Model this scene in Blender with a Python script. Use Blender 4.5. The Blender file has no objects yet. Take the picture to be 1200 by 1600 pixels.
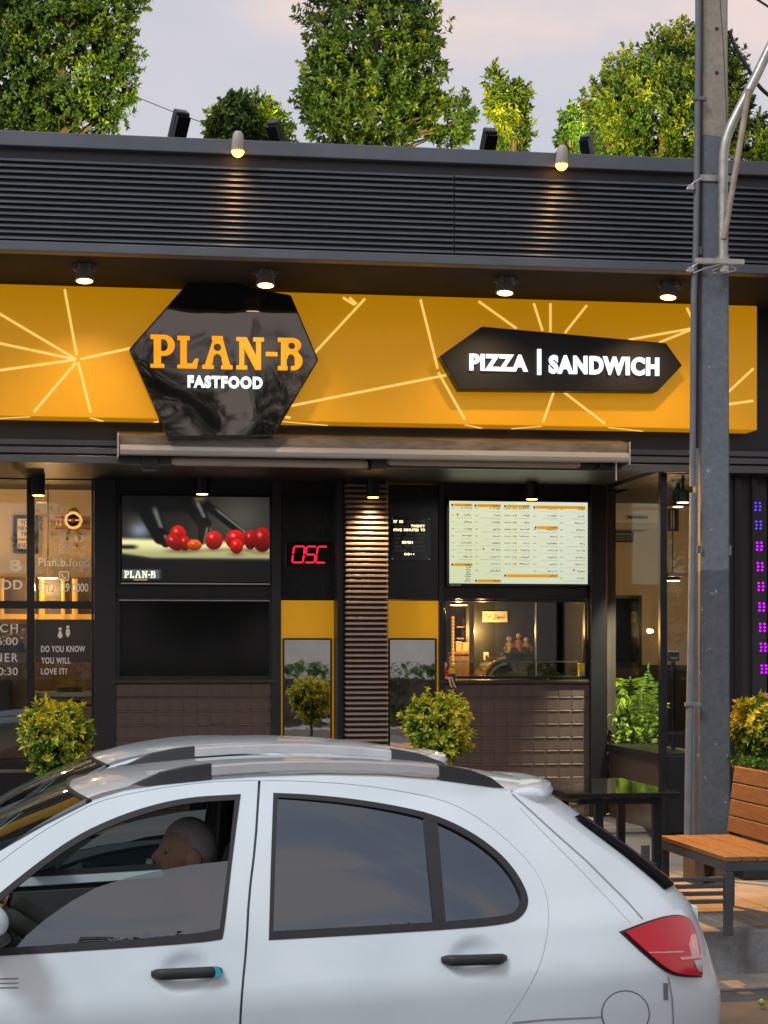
import bpy, bmesh, math, random
import numpy as np
from mathutils import Vector, Matrix, geometry
R = math.radians
random.seed(7)
SC = bpy.context.scene
COL = SC.collection

# ------------------------------------------------------------------ camera, world, sun, exposure
F, YAW, EYE = 2900.0, R(8.59), 1.78          # focal length in px of a 1600 px tall frame, turn to the right, eye height
SY, CY = math.sin(YAW), math.cos(YAW)
cam = bpy.data.objects.new('camera', bpy.data.cameras.new('camera'))
COL.objects.link(cam)
cam.location = (0, 0, EYE)
cam.rotation_euler = (R(90), 0, -YAW)
cam.data.sensor_fit = 'VERTICAL'
cam.data.sensor_height = 36.0
cam.data.lens = F / 1600 * 36.0
cam.data.shift_y = 220 / 1600
cam.data.clip_start = 0.1
cam.data.clip_end = 2000
SC.camera = cam

SUN_EL, SUN_ROT = R(46), R(226)
world = bpy.data.worlds.new("World")
SC.world = world
world.use_nodes = True
nt = world.node_tree
bg = nt.nodes['Background']
sky = nt.nodes.new('ShaderNodeTexSky')
sky.sky_type = 'NISHITA'
sky.sun_disc = False
sky.sun_elevation = SUN_EL
sky.sun_rotation = SUN_ROT
sky.air_density = 1.2
sky.dust_density = 2.5
tc = nt.nodes.new('ShaderNodeTexCoord')
mp = nt.nodes.new('ShaderNodeMapping')
mp.inputs['Scale'].default_value = (1.0, 1.0, 2.2)
mp.inputs['Location'].default_value = (0.62, 0.1, 0.45)
n1 = nt.nodes.new('ShaderNodeTexNoise')
n1.inputs['Scale'].default_value = 3.2
n1.inputs['Detail'].default_value = 6
n1.inputs['Roughness'].default_value = .55
cr = nt.nodes.new('ShaderNodeValToRGB')          # cloud tint: lavender grey to pale pink
e = cr.color_ramp.elements
e[0].position, e[0].color = .36, (3.9, 3.85, 4.2, 1)
e[1].position, e[1].color = .61, (6.3, 4.75, 4.05, 1)
e2 = cr.color_ramp.elements.new(.49)
e2.color = (4.45, 4.15, 4.3, 1)
mx = nt.nodes.new('ShaderNodeMix')
mx.data_type = 'RGBA'
mx.inputs[0].default_value = .82                   # how much of the sky the thin cloud covers
L = nt.links.new
L(tc.outputs['Generated'], mp.inputs[0])
L(mp.outputs[0], n1.inputs['Vector'])
L(n1.outputs['Fac'], cr.inputs[0])
L(sky.outputs[0], mx.inputs[6])
L(cr.outputs[0], mx.inputs[7])
L(mx.outputs[2], bg.inputs['Color'])
bg.inputs['Strength'].default_value = .1

sun = bpy.data.objects.new('sun', bpy.data.lights.new('sun', 'SUN'))
COL.objects.link(sun)
sun.data.energy = .95
sun.data.angle = R(14)
sun.data.color = (.84, .95, 1)
# nishita: rotation 0 puts the sun at +Y, turning towards +X
sd = Vector((math.sin(SUN_ROT) * math.cos(SUN_EL), math.cos(SUN_ROT) * math.cos(SUN_EL), math.sin(SUN_EL)))
sun.rotation_euler = sd.to_track_quat('Z', 'Y').to_euler()
SC.view_settings.view_transform = 'Standard'
SC.view_settings.look = 'None'
SC.view_settings.gamma = 1
SC.view_settings.use_curve_mapping = False
SC.view_settings.exposure = .7
SC.cycles.max_bounces = 8
SC.cycles.transparent_max_bounces = 12
SC.cycles.sample_clamp_indirect = 4
SC.cycles.caustics_reflective = False
SC.cycles.caustics_refractive = False

# ------------------------------------------------------------------ helpers
def P(u, v, Y):
    """The point of the facade-parallel plane at distance Y that the photograph shows at (u, v)."""
    k = (u - 600) / F
    X = Y * (SY + k * CY) / (CY - k * SY)
    d = X * SY + Y * CY
    return X, EYE - (v - 1020) * d / F
def ray(u, v):
    k, h = (u - 600) / F, (1020 - v) / F
    return Vector((SY + k * CY, CY - k * SY, h))
def rect(u0, v0, u1, v1, Y):
    um = (u0 + u1) / 2
    return P(u0, v0, Y)[0], P(um, v1, Y)[1], P(u1, v0, Y)[0], P(um, v0, Y)[1]     # x0, z0, x1, z1

MATS = {}
def mat(name, col, rough=.5, metal=0.0, var=.12, scale=6, bump=0.0, bscale=80, spec=.5, coat=0.0, emit=None, es=0.0, stretch=None, trans=0.0):
    if name in MATS: return MATS[name]
    m = bpy.data.materials.new(name)
    m.use_nodes = True
    t = m.node_tree
    b = t.nodes['Principled BSDF']
    b.inputs['Roughness'].default_value = rough
    b.inputs['Metallic'].default_value = metal
    b.inputs['Specular IOR Level'].default_value = spec
    b.inputs['Coat Weight'].default_value = coat
    b.inputs['Coat Roughness'].default_value = .04
    c4 = (*col, 1)
    co = t.nodes.new('ShaderNodeTexCoord')
    src = co.outputs['Object']
    if stretch:
        mpn = t.nodes.new('ShaderNodeMapping')
        mpn.inputs['Scale'].default_value = stretch
        t.links.new(src, mpn.inputs[0])
        src = mpn.outputs[0]
    if var:
        n = t.nodes.new('ShaderNodeTexNoise')
        n.inputs['Scale'].default_value = scale
        n.inputs['Detail'].default_value = 6
        n.inputs['Roughness'].default_value = .65
        t.links.new(src, n.inputs['Vector'])
        r = t.nodes.new('ShaderNodeValToRGB')
        r.color_ramp.elements[0].position, r.color_ramp.elements[1].position = .28, .72
        r.color_ramp.elements[0].color = (*[x * (1 - var) for x in col], 1)
        r.color_ramp.elements[1].color = (*[min(1, x * (1 + var)) for x in col], 1)
        t.links.new(n.outputs['Fac'], r.inputs[0])
        t.links.new(r.outputs[0], b.inputs['Base Color'])
        ma = t.nodes.new('ShaderNodeMapRange')
        ma.inputs['To Min'].default_value = max(.02, rough * .82)
        ma.inputs['To Max'].default_value = min(1, rough * 1.18)
        t.links.new(n.outputs['Fac'], ma.inputs['Value'])
        t.links.new(ma.outputs[0], b.inputs['Roughness'])
    else:
        b.inputs['Base Color'].default_value = c4
    if bump:
        n2 = t.nodes.new('ShaderNodeTexNoise')
        n2.inputs['Scale'].default_value = bscale
        n2.inputs['Detail'].default_value = 4
        t.links.new(src, n2.inputs['Vector'])
        bp = t.nodes.new('ShaderNodeBump')
        bp.inputs['Strength'].default_value = bump
        bp.inputs['Distance'].default_value = .01
        t.links.new(n2.outputs['Fac'], bp.inputs['Height'])
        t.links.new(bp.outputs[0], b.inputs['Normal'])
    if emit:
        b.inputs['Emission Color'].default_value = (*emit, 1)
        b.inputs['Emission Strength'].default_value = es
    MATS[name] = m
    return m
def emat(name, col, s):
    if name in MATS: return MATS[name]
    m = bpy.data.materials.new(name)
    m.use_nodes = True
    b = m.node_tree.nodes['Principled BSDF']
    b.inputs['Base Color'].default_value = (*[x * .3 for x in col], 1)
    b.inputs['Roughness'].default_value = .4
    b.inputs['Emission Color'].default_value = (*col, 1)
    b.inputs['Emission Strength'].default_value = s
    MATS[name] = m
    return m
def glass(name, tint, film, rough=.01, pw=3):
    """Window glass: see-through, tinted, with a mirror share (film) that grows at grazing angles."""
    if name in MATS: return MATS[name]
    m = bpy.data.materials.new(name)
    m.use_nodes = True
    t = m.node_tree
    t.nodes.remove(t.nodes['Principled BSDF'])
    out = t.nodes['Material Output']
    tr = t.nodes.new('ShaderNodeBsdfTransparent')
    tr.inputs[0].default_value = (*tint, 1)
    gl = t.nodes.new('ShaderNodeBsdfGlossy')
    gl.inputs['Roughness'].default_value = rough
    gl.inputs[0].default_value = (.7, .85, 1, 1)
    lw = t.nodes.new('ShaderNodeLayerWeight')
    lw.inputs[0].default_value = .35
    ma = t.nodes.new('ShaderNodeMapRange')
    ma.inputs['To Min'].default_value = film
    ma.inputs['To Max'].default_value = 1
    mi = t.nodes.new('ShaderNodeMixShader')
    po = t.nodes.new('ShaderNodeMath')
    po.operation = 'POWER'
    po.inputs[1].default_value = pw
    t.links.new(lw.outputs['Facing'], po.inputs[0])
    t.links.new(po.outputs[0], ma.inputs['Value'])
    t.links.new(ma.outputs[0], mi.inputs[0])
    t.links.new(tr.outputs[0], mi.inputs[1])
    t.links.new(gl.outputs[0], mi.inputs[2])
    t.links.new(mi.outputs[0], out.inputs[0])
    MATS[name] = m
    return m

WL = {}                                            # world location of each parent, by name
def wl(o): return WL.get(o.name, Vector((0, 0, 0))) if o is not None else Vector((0, 0, 0))
def props(o, label=None, cat=None, group=None, kind=None):
    if label: o['label'] = label
    if cat: o['category'] = cat
    if group: o['group'] = group
    if kind: o['kind'] = kind
    return o
def thing(name, label, cat, loc, group=None):
    o = bpy.data.objects.new(name, None)
    o.empty_display_size = .05
    COL.objects.link(o)
    o.location = loc
    WL[o.name] = Vector(loc)
    return props(o, label, cat, group)
def link(name, me, m, parent=None, bevel=0, smooth=False, seg=2):
    o = bpy.data.objects.new(name, me)
    COL.objects.link(o)
    if m is not None and not me.materials: me.materials.append(m)
    if parent is not None: o.parent = parent
    WL[o.name] = wl(parent)
    if smooth: me.shade_smooth()
    if bevel:
        b = o.modifiers.new('bevel', 'BEVEL')
        b.width, b.segments, b.limit_method, b.angle_limit = bevel, seg, 'ANGLE', R(40)
        b.harden_normals = False
    return o
class MB:
    """Collects shapes in world coordinates; build() links them as one mesh object."""
    def __init__(s): s.v, s.f = [], []
    def add(s, vs, fs):
        n = len(s.v)
        s.v += [tuple(v) for v in vs]
        s.f += [tuple(n + i for i in f) for f in fs]
        return s
    def box(s, x0, y0, z0, x1, y1, z1):
        x0, x1 = min(x0, x1), max(x0, x1)
        y0, y1 = min(y0, y1), max(y0, y1)
        z0, z1 = min(z0, z1), max(z0, z1)
        return s.add([(x0, y0, z0), (x1, y0, z0), (x1, y1, z0), (x0, y1, z0), (x0, y0, z1), (x1, y0, z1), (x1, y1, z1), (x0, y1, z1)],
                     [(0, 3, 2, 1), (4, 5, 6, 7), (0, 1, 5, 4), (1, 2, 6, 5), (2, 3, 7, 6), (3, 0, 4, 7)])
    def prism(s, pts, y0, y1):
        """pts: (x, z) outline, extruded from y0 (front) to y1."""
        a = sum(pts[i][0] * pts[(i + 1) % len(pts)][1] - pts[(i + 1) % len(pts)][0] * pts[i][1] for i in range(len(pts)))
        if a < 0: pts = pts[::-1]
        n = len(pts)
        return s.add([(x, y0, z) for x, z in pts] + [(x, y1, z) for x, z in pts],
                     [tuple(range(n)), tuple(range(2 * n - 1, n - 1, -1))] + [(i, i + n, (i + 1) % n + n, (i + 1) % n) for i in range(n)])
    def tube(s, pts, r, n=8, cap=True):
        pts = [Vector(p) for p in pts]
        rs = r if isinstance(r, (list, tuple)) else [r] * len(pts)
        rings = []
        up = None
        for i, p in enumerate(pts):
            d = (pts[min(i + 1, len(pts) - 1)] - pts[max(i - 1, 0)]).normalized()
            if up is None:
                up = Vector((0, 0, 1)) if abs(d.z) < .9 else Vector((1, 0, 0))
            a = d.cross(up).normalized()
            up = a.cross(d).normalized()
            rings.append([p + (a * math.cos(2 * math.pi * j / n) + up * math.sin(2 * math.pi * j / n)) * rs[i] for j in range(n)])
        vs = [v for rg in rings for v in rg]
        fs = [(i * n + j, i * n + (j + 1) % n, (i + 1) * n + (j + 1) % n, (i + 1) * n + j) for i in range(len(pts) - 1) for j in range(n)]
        if cap: fs += [tuple(range(n - 1, -1, -1)), tuple((len(pts) - 1) * n + j for j in range(n))]
        return s.add(vs, fs)
    def lathe(s, c, prof, n=20, axis='Z'):
        """prof: (radius, height) pairs along the axis."""
        c = Vector(c)
        vs = []
        for r, h in prof:
            for j in range(n):
                a = 2 * math.pi * j / n
                p = {'Z': (r * math.cos(a), r * math.sin(a), h), 'Y': (r * math.cos(a), h, r * math.sin(a)), 'X': (h, r * math.cos(a), r * math.sin(a))}[axis]
                vs.append(c + Vector(p))
        fs = [(i * n + j, i * n + (j + 1) % n, (i + 1) * n + (j + 1) % n, (i + 1) * n + j) for i in range(len(prof) - 1) for j in range(n)]
        fs += [tuple(range(n - 1, -1, -1)), tuple((len(prof) - 1) * n + j for j in range(n))]
        return s.add(vs, fs)
    def quad(s, a, b, c, d): return s.add([a, b, c, d], [(0, 1, 2, 3)])
    def ball(s, c, rx, ry, rz, n=14, m=9):
        c = Vector(c)
        vs = [c + Vector((0, 0, rz))] + [c + Vector((rx * math.sin(math.pi * i / m) * math.cos(2 * math.pi * j / n), ry * math.sin(math.pi * i / m) * math.sin(2 * math.pi * j / n), rz * math.cos(math.pi * i / m))) for i in range(1, m) for j in range(n)] + [c - Vector((0, 0, rz))]
        q = len(vs) - 1
        fs = [(0, 1 + j, 1 + (j + 1) % n) for j in range(n)] + [(q, q - n + (j + 1) % n, q - n + j) for j in range(n)]
        fs += [(1 + i * n + j, 1 + (i + 1) * n + j, 1 + (i + 1) * n + (j + 1) % n, 1 + i * n + (j + 1) % n) for i in range(m - 2) for j in range(n)]
        return s.add(vs, fs)
    def mesh(s, name, parent=None):
        o = wl(parent)
        me = bpy.data.meshes.new(name)
        me.from_pydata([(x - o.x, y - o.y, z - o.z) for x, y, z in s.v], [], s.f)
        me.update()
        return me
    def build(s, name, m, parent=None, bevel=0, smooth=False, fix=True, seg=2):
        me = s.mesh(name, parent)
        if fix:
            bm = bmesh.new()
            bm.from_mesh(me)
            bmesh.ops.recalc_face_normals(bm, faces=bm.faces)
            bm.to_mesh(me)
            bm.free()
        o = link(name, me, m, parent, bevel, smooth, seg)
        if smooth and not bevel:
            me.set_sharp_from_angle(angle=R(42))
        return o
def bx(name, m, parent, *a, bevel=0): return MB().box(*a).build(name, m, parent, bevel)
def frame_box(name, m, parent, x0, z0, x1, z1, t, y0, y1, bevel=.003):
    """A picture-frame of four bars round a rectangle, one mesh."""
    b = MB()
    b.box(x0, y0, z0, x0 + t, y1, z1).box(x1 - t, y0, z0, x1, y1, z1)
    b.box(x0 + t, y0, z1 - t, x1 - t, y1, z1).box(x0 + t, y0, z0, x1 - t, y1, z0 + t)
    return b.build(name, m, parent, bevel)

def obj_mesh(o):
    dg = bpy.context.evaluated_depsgraph_get()
    me = bpy.data.meshes.new_from_object(o.evaluated_get(dg))
    return me
def islands(me):
    """Splits a mesh into its connected pieces, left to right: [(verts, faces)]."""
    n = len(me.vertices)
    pa = list(range(n))
    def fd(a):
        while pa[a] != a:
            pa[a] = pa[pa[a]]
            a = pa[a]
        return a
    for e in me.edges:
        a, b = fd(e.vertices[0]), fd(e.vertices[1])
        if a != b: pa[a] = b
    grp = {}
    for p in me.polygons: grp.setdefault(fd(p.vertices[0]), []).append(list(p.vertices))
    res = []
    for fs in grp.values():
        ids = sorted({i for f in fs for i in f})
        mp_ = {i: j for j, i in enumerate(ids)}
        res.append(([tuple(me.vertices[i].co) for i in ids], [tuple(mp_[i] for i in f) for f in fs]))
    res.sort(key=lambda r: min(v[0] for v in r[0]))
    return res
def text_mesh(s, off=0.0, ext=.02, spacing=1.0):
    c = bpy.data.curves.new('lettering', 'FONT')
    c.body, c.size, c.offset, c.extrude, c.space_character = s, 1, off, ext, spacing
    c.resolution_u = 4
    o = bpy.data.objects.new('lettering', c)
    COL.objects.link(o)
    bpy.context.view_layer.update()
    me = obj_mesh(o)
    bpy.data.objects.remove(o)
    return me
def text_fit(s, x0, z0, x1, z1, y, depth, m, parent, off=0.0, spacing=1.0, name='letter', split=True, shear=0.0):
    """Lettering fitted into the rectangle x0..x1, z0..z1 on the plane y (towards the street), depth thick."""
    me = text_mesh(s, off, .5, spacing)
    xs = [v.co.x for v in me.vertices]
    ys = [v.co.y for v in me.vertices]
    a, b, c, d = min(xs), max(xs), min(ys), max(ys)
    def T(p):
        return (x0 + (p[0] - a) / (b - a) * (x1 - x0) + shear * (p[1] - c) / (d - c), y - depth * (p[2] + .5), z0 + (p[1] - c) / (d - c) * (z1 - z0))
    pcs = islands(me) if split else [([tuple(v.co) for v in me.vertices], [tuple(p.vertices) for p in me.polygons])]
    out = []
    for vs, fs in pcs:
        mb = MB()
        mb.add([T(v) for v in vs], fs)
        out.append(mb.build(name, m, parent, fix=False))
    return out
def shape(loops, y, depth, fn):
    """Filled outlines with holes (loops of 2D points), mapped by fn(x, y) -> (X, Z), extruded towards the street: (verts, faces)."""
    c = bpy.data.curves.new('outline', 'CURVE')
    c.dimensions = '2D'
    c.fill_mode = 'BOTH'
    c.extrude = .5
    for lp in loops:
        sp = c.splines.new('POLY')
        sp.points.add(len(lp) - 1)
        for p, q in zip(sp.points, lp): p.co = (q[0], q[1], 0, 1)
        sp.use_cyclic_u = True
    o = bpy.data.objects.new('outline', c)
    COL.objects.link(o)
    bpy.context.view_layer.update()
    me = obj_mesh(o)
    bpy.data.objects.remove(o)
    vs = []
    for v in me.vertices:
        X, Z = fn(v.co.x, v.co.y)
        vs.append((X, y - depth * (v.co.z + .5), Z))
    return vs, [tuple(p.vertices) for p in me.polygons]
def lamp(kind, loc, target, energy, col, size=.05, angle=60, blend=.5, name='lamp'):
    d = bpy.data.lights.new(name, kind)
    d.energy = energy
    d.color = col
    if kind == 'SPOT':
        d.spot_size, d.spot_blend, d.shadow_soft_size = R(angle), blend, size
    elif kind == 'AREA':
        d.size = size
    else: d.shadow_soft_size = size
    o = bpy.data.objects.new(name, d)
    COL.objects.link(o)
    o.location = loc
    if target is not None:
        o.rotation_euler = (Vector(target) - Vector(loc)).to_track_quat('-Z', 'Y').to_euler()
    return o
# ------------------------------------------------------------------ materials of the place
M_DARK = mat('charcoal_paint', (.014, .016, .021), .42, var=.25, scale=3, bump=.05, bscale=140)
M_SLAT = mat('slate_metal', (.105, .116, .138), .38, metal=.35, var=.16, scale=5, stretch=(.6, 3, 3))
M_CAP = mat('slate_flashing', (.11, .123, .148), .42, metal=.25, var=.14, scale=2.5)
M_BLACK = mat('satin_black', (.008, .009, .011), .3, var=.2, scale=5)
M_GLOSSBLK = mat('gloss_black', (.008, .009, .011), .07, var=0, spec=.55)
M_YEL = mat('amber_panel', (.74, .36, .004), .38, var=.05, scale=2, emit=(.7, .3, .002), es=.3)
M_YELP = mat('amber_glow_panel', (.86, .45, .008), .4, var=.07, scale=3, emit=(.75, .34, .003), es=.2)  # emission put into the colour so the shaded panels look lit
M_TILE = mat('brown_tile', (.115, .082, .075), .58, var=.1, scale=9, bump=.06, bscale=200)
M_GROUT = mat('dark_grout', (.085, .062, .057), .8, var=.2)
M_CONC = mat('concrete', (.25, .24, .23), .85, var=.28, scale=4, bump=.35, bscale=60)
M_KERB = mat('kerb_concrete', (.2, .2, .205), .88, var=.5, scale=5, bump=.5, bscale=45)
M_WALLTAN = mat('tan_plaster', (.42, .33, .22), .8, var=.08, scale=2)
M_WALLIN = mat('dark_interior_paint', (.06, .05, .042), .7, var=.2, scale=2)
M_STEEL = mat('brushed_steel', (.55, .53, .5), .3, metal=1, var=.12, scale=8, stretch=(1, 1, 12))
M_ALU = mat('aged_aluminium', (.5, .49, .46), .42, metal=.6, var=.16, scale=6, stretch=(.5, 4, 4))
M_BEIGE = mat('beige_painted_metal', (.45, .41, .35), .5, var=.18, scale=4, stretch=(.5, 4, 4))
M_RUST = mat('weathered_hood_metal', (.2, .175, .15), .6, metal=.3, var=.55, scale=5, stretch=(.8, 3, 3))
M_WINGLASS = glass('shop_glass', (.93, .94, .92), .055)
M_MIRROR = mat('mirror_glass', (.86, .89, .9), .015, metal=1, var=0, bump=.07, bscale=1.6)
M_WARM = emat('warm_bulb', (1, .62, .22), 26)
M_ROAD = mat('asphalt', (.075, .068, .062), .85, var=.35, scale=3, bump=.6, bscale=150)

def striped(name, col, col2, rough, freq):
    return mat(name, col, rough, var=.3, scale=freq)

# ------------------------------------------------------------------ ground
KY = 9.82                                          # kerb face
ZS = .247                                          # pavement level
ZF = .327                                          # step level at the shop front
YW, YF, YS, YP, YR = 16.13, 14.3, 14.05, 12.85, 14.42
XR = 4.45                                          # side glass wall of the right hand room
XL, XE = -9.0, 12.0
b = MB()
b.quad((-150, -120, 0), (150, -120, 0), (150, KY + .05, 0), (-150, KY + .05, 0))
props(b.build('road', M_ROAD), kind='structure')
M_GUT = mat('gutter_concrete', (.19, .165, .14), .9, var=.35, scale=4, bump=.5, bscale=50)
b = MB()
b.box(-60, KY - .42, -.05, 60, KY - .005, .012)
props(b.build('gutter', M_GUT), kind='structure')
kerb = bpy.data.objects.new('kerb', None)
COL.objects.link(kerb)
props(kerb, kind='structure')
WL['kerb'] = Vector((0, 0, 0))
random.seed(3)
km = None
for i in range(-9, 15):
    x = 1.62 + i * 1.0
    if km is None:
        km = MB().box(-.495, 0, -.05, .495, .16, ZS + .004)
    o = km.build('kerb_stone', M_KERB, kerb, bevel=.012) if i == -9 else kerb_first.copy()
    if i == -9: kerb_first = o
    else: COL.objects.link(o)
    o.location = (x, KY + random.uniform(-.004, .004), random.uniform(-.005, .003))
M_PAVE = mat('pavement_concrete', (.27, .245, .21), .8, var=.22, scale=2.2, bump=.3, bscale=70)
pv = bpy.data.objects.new('pavement', None)
COL.objects.link(pv)
props(pv, kind='structure')
WL['pavement'] = Vector((0, 0, 0))
bx('paving_bed', M_GROUT, pv, -60, KY + .162, -.05, 60, 30, ZS - .012)
# large paving slabs where the photograph shows the ground (beyond them the bed carries on under the step)
slab = None
for i in range(-3, 6):
    for j in range(8):
        x, y = 1.25 + i * .9, KY + .165 + j * .72
        if slab is None:
            slab = MB().box(0, 0, -.04, .892, .712, 0).build('paving_slab', M_PAVE, pv, bevel=.004)
            o = slab
        else:
            o = slab.copy()
            COL.objects.link(o)
        o.location = (x, y, ZS + random.uniform(-.002, .002))
for i, (a, c) in enumerate(((-60, 1.25 - 2.7 - .01), (1.25 + 5.4 + .01, 60))):
    bx('paving_strip', M_PAVE, pv, a, KY + .165, ZS - .05, c, KY + 5.9, ZS)
st = MB().box(-30, 15.0, ZS - .3, 30, 40, ZF - .006)
st.box(-30, 14.985, ZF - .045, 30, 15.3, ZF)
props(st.build('step', M_PAVE, None, bevel=.006), kind='structure')

# ------------------------------------------------------------------ the restaurant building
bld = thing('restaurant_building', 'dark slatted fast food restaurant front with brown tiled counters and glazed rooms', 'building', (0, YW, ZF))
ztop = P(545, 228 - 1, YP)[1]
zb_cap = P(0, 228, YP)[1]
zrail_t, zrail_b = P(0, 376, YP)[1], P(0, 391, YP)[1]
b = MB()
b.prism([(XL, zb_cap), (XE, zb_cap), (XE, ztop), (XL, ztop)], YP - .03, YP + .3)
b.build('parapet_cap', M_CAP, bld, bevel=.006)
bx('bottom_rail', M_CAP, bld, XL, YP - .02, zrail_b, XE, YP + .1, zrail_t, bevel=.005)
back = bx('slat_panel', mat('slat_backing', (.03, .033, .042), .5, var=.2), bld, XL, YP + .034, zrail_t, XE, YP + .3, zb_cap)
seam = P(710, 300, YP)[0]
n = 14
pitch = (P(0, 244, YP)[1] - P(0, 376, YP)[1]) / n
sl = None
random.seed(5)
for k in range(n):
    z = zrail_t + (k + .62) * pitch
    for a, c in ((XL, seam - .004), (seam + .004, XE)):
        me = MB()
        hz = pitch * .25
        me.add([(a, YP - .006, z - hz), (c, YP - .006, z - hz), (c, YP + .033, z - hz), (a, YP + .033, z - hz), (a, YP + .008, z + hz), (c, YP + .008, z + hz), (c, YP + .033, z + hz), (a, YP + .033, z + hz)],
               [(0, 3, 2, 1), (4, 5, 6, 7), (0, 1, 5, 4), (1, 2, 6, 5), (2, 3, 7, 6), (3, 0, 4, 7)])
        o = me.build('slat', M_SLAT, back, bevel=.003)
        o.location.z += random.uniform(-.0015, .0015)
# soffit, roof slab, fascia
M_SOFF = mat('soffit_paint', (.006, .0065, .008), .8, var=.2, scale=2)
bx('soffit', M_SOFF, bld, XL, YP + .1, zrail_b + .03, XE, YF + .2, zrail_b + .09)
bx('roof', M_DARK, bld, XL, YP + .3, ztop - .35, XE, 26, ztop - .15)
zs_t, zs_b = P(600, 461, YS)[1], P(600, 661, YS)[1]
zlf = P(90, 724, YF)[1]                             # bottom of the lower fascia
bx('fascia', M_DARK, bld, XL, YF, zlf + .02, XE, YF + .2, zrail_b + .03)
lf = bx('lower_fascia', M_DARK, bld, XL, YF - .03, zlf + .02, XE, YF - .002, P(90, 668, YF)[1])
for v0, v1, pr in ((697, 688, .03), (710, 700, .05), (725, 713, .07)):
    bx('slat', M_SLAT, lf, XL, YF - .03 - pr, P(90, v0, YF)[1], XE, YF - .032, P(90, v1, YF)[1], bevel=.004)
bx('lower_soffit', M_DARK, bld, XL, YF + .2, zlf + .05, XE, YW + .5, zlf + .12)
ZC = zlf + .05                                     # ceiling of the recess

# wall behind the kiosks, leaving the openings free
zk = lambda u, v: P(u, v, YW)[1]
xk = lambda u: P(u, 1000, YW)[0]
bx('jamb', M_DARK, bld, xk(147), YW - .06, ZF, xk(181), YW + .25, ZC, bevel=.006)
# left kiosk
K0, K1 = xk(180), xk(434)
lk = bx('kiosk_front', M_BLACK, bld, K0 + .004, YW, zk(300, 1062), K1, YW + .2, ZC)
x0, z0, x1, z1 = rect(186, 937, 421, 1059, YW)
frame_box('shutter_frame', M_DARK, bld, x0 - .03, z0 - .02, x1 + .03, z1 + .02, .035, YW - .035, YW - .002)
bx('dark_pane', M_GLOSSBLK, bld, x0 + .007, YW - .02, z0 + .016, x1 - .007, YW - .004, z1 - .016)
bx('rail_trim', M_STEEL, bld, x0, YW - .042, z1 - .012, x1, YW - .036, z1 - .004)
# uprights between kiosks and the middle panels
bx('post', M_DARK, bld, xk(423), YW - .07, ZF, xk(438), YW - .003, ZC, bevel=.005)
bx('post', M_DARK, bld, xk(684), YW - .07, ZF, xk(692), YW - .003, ZC, bevel=.005)
bx('post', M_DARK, bld, xk(919), YW - .1, ZF, xk(943), YW + .2, ZC, bevel=.005)
# tiled counter fronts
def tile_wall(u0, u1, vt, cols, seed):
    x0, x1, zt = xk(u0), xk(u1), zk((u0 + u1) / 2, vt)
    w = bx('tiled_wall', M_GROUT, bld, x0, YW - .028, ZF, x1, YW + .2, zt)
    random.seed(seed)
    pw = (x1 - x0) / cols
    rows = int(round((zt - ZF) / .1215))
    ph = (zt - ZF) / rows
    g = .0045
    me = MB()
    # a tile: a flat plate with a raised lip along its top edge, so the light catches one line per tile
    d = .016
    gx = .004
    me.add([(.0008, 0, .001), (pw - .0008, 0, .001), (pw - .0008, -d, .001), (.0008, -d, .001), (.0008, -d, ph - .02), (pw - .0008, -d, ph - .02),
            (.016, -d - .009, ph - .013), (pw - .016, -d - .009, ph - .013), (.016, -d - .003, ph - .007), (pw - .016, -d - .003, ph - .007), (.0008, -d + .004, ph - .001), (pw - .0008, -d + .004, ph - .001), (.0008, 0, ph - .001), (pw - .0008, 0, ph - .001)],
           [(0, 3, 2, 1), (3, 4, 5, 2), (4, 6, 7, 5), (6, 8, 9, 7), (8, 10, 11, 9), (10, 12, 13, 11), (0, 12, 10, 4, 3), (4, 10, 8, 6), (1, 2, 5, 11, 13), (5, 7, 9, 11)])
    first = None
    for r in range(rows):
        for c in range(cols):
            if first is None:
                o = first = me.build('tile', M_TILE, w)
            else:
                o = first.copy()
                COL.objects.link(o)
            o.location = (x0 + c * pw, YW - .028 + random.uniform(-.0015, .0015), ZF + r * ph)
    return x0, x1, zt
tile_wall(180, 434, 1066, 12, 1)
tile_wall(690, 931, 1067, 12, 2)
for u0, u1, v in ((177, 436, 1063), (684, 934, 1064)):
    x0, x1, z = xk(u0), xk(u1), zk((u0 + u1) / 2, v)
    bx('ledge', mat('ledge_metal', (.09, .08, .075), .25, metal=.6, var=.1), bld, x0, YW - .075, z - .022, x1, YW + .18, z + .01, bevel=.006)
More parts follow.
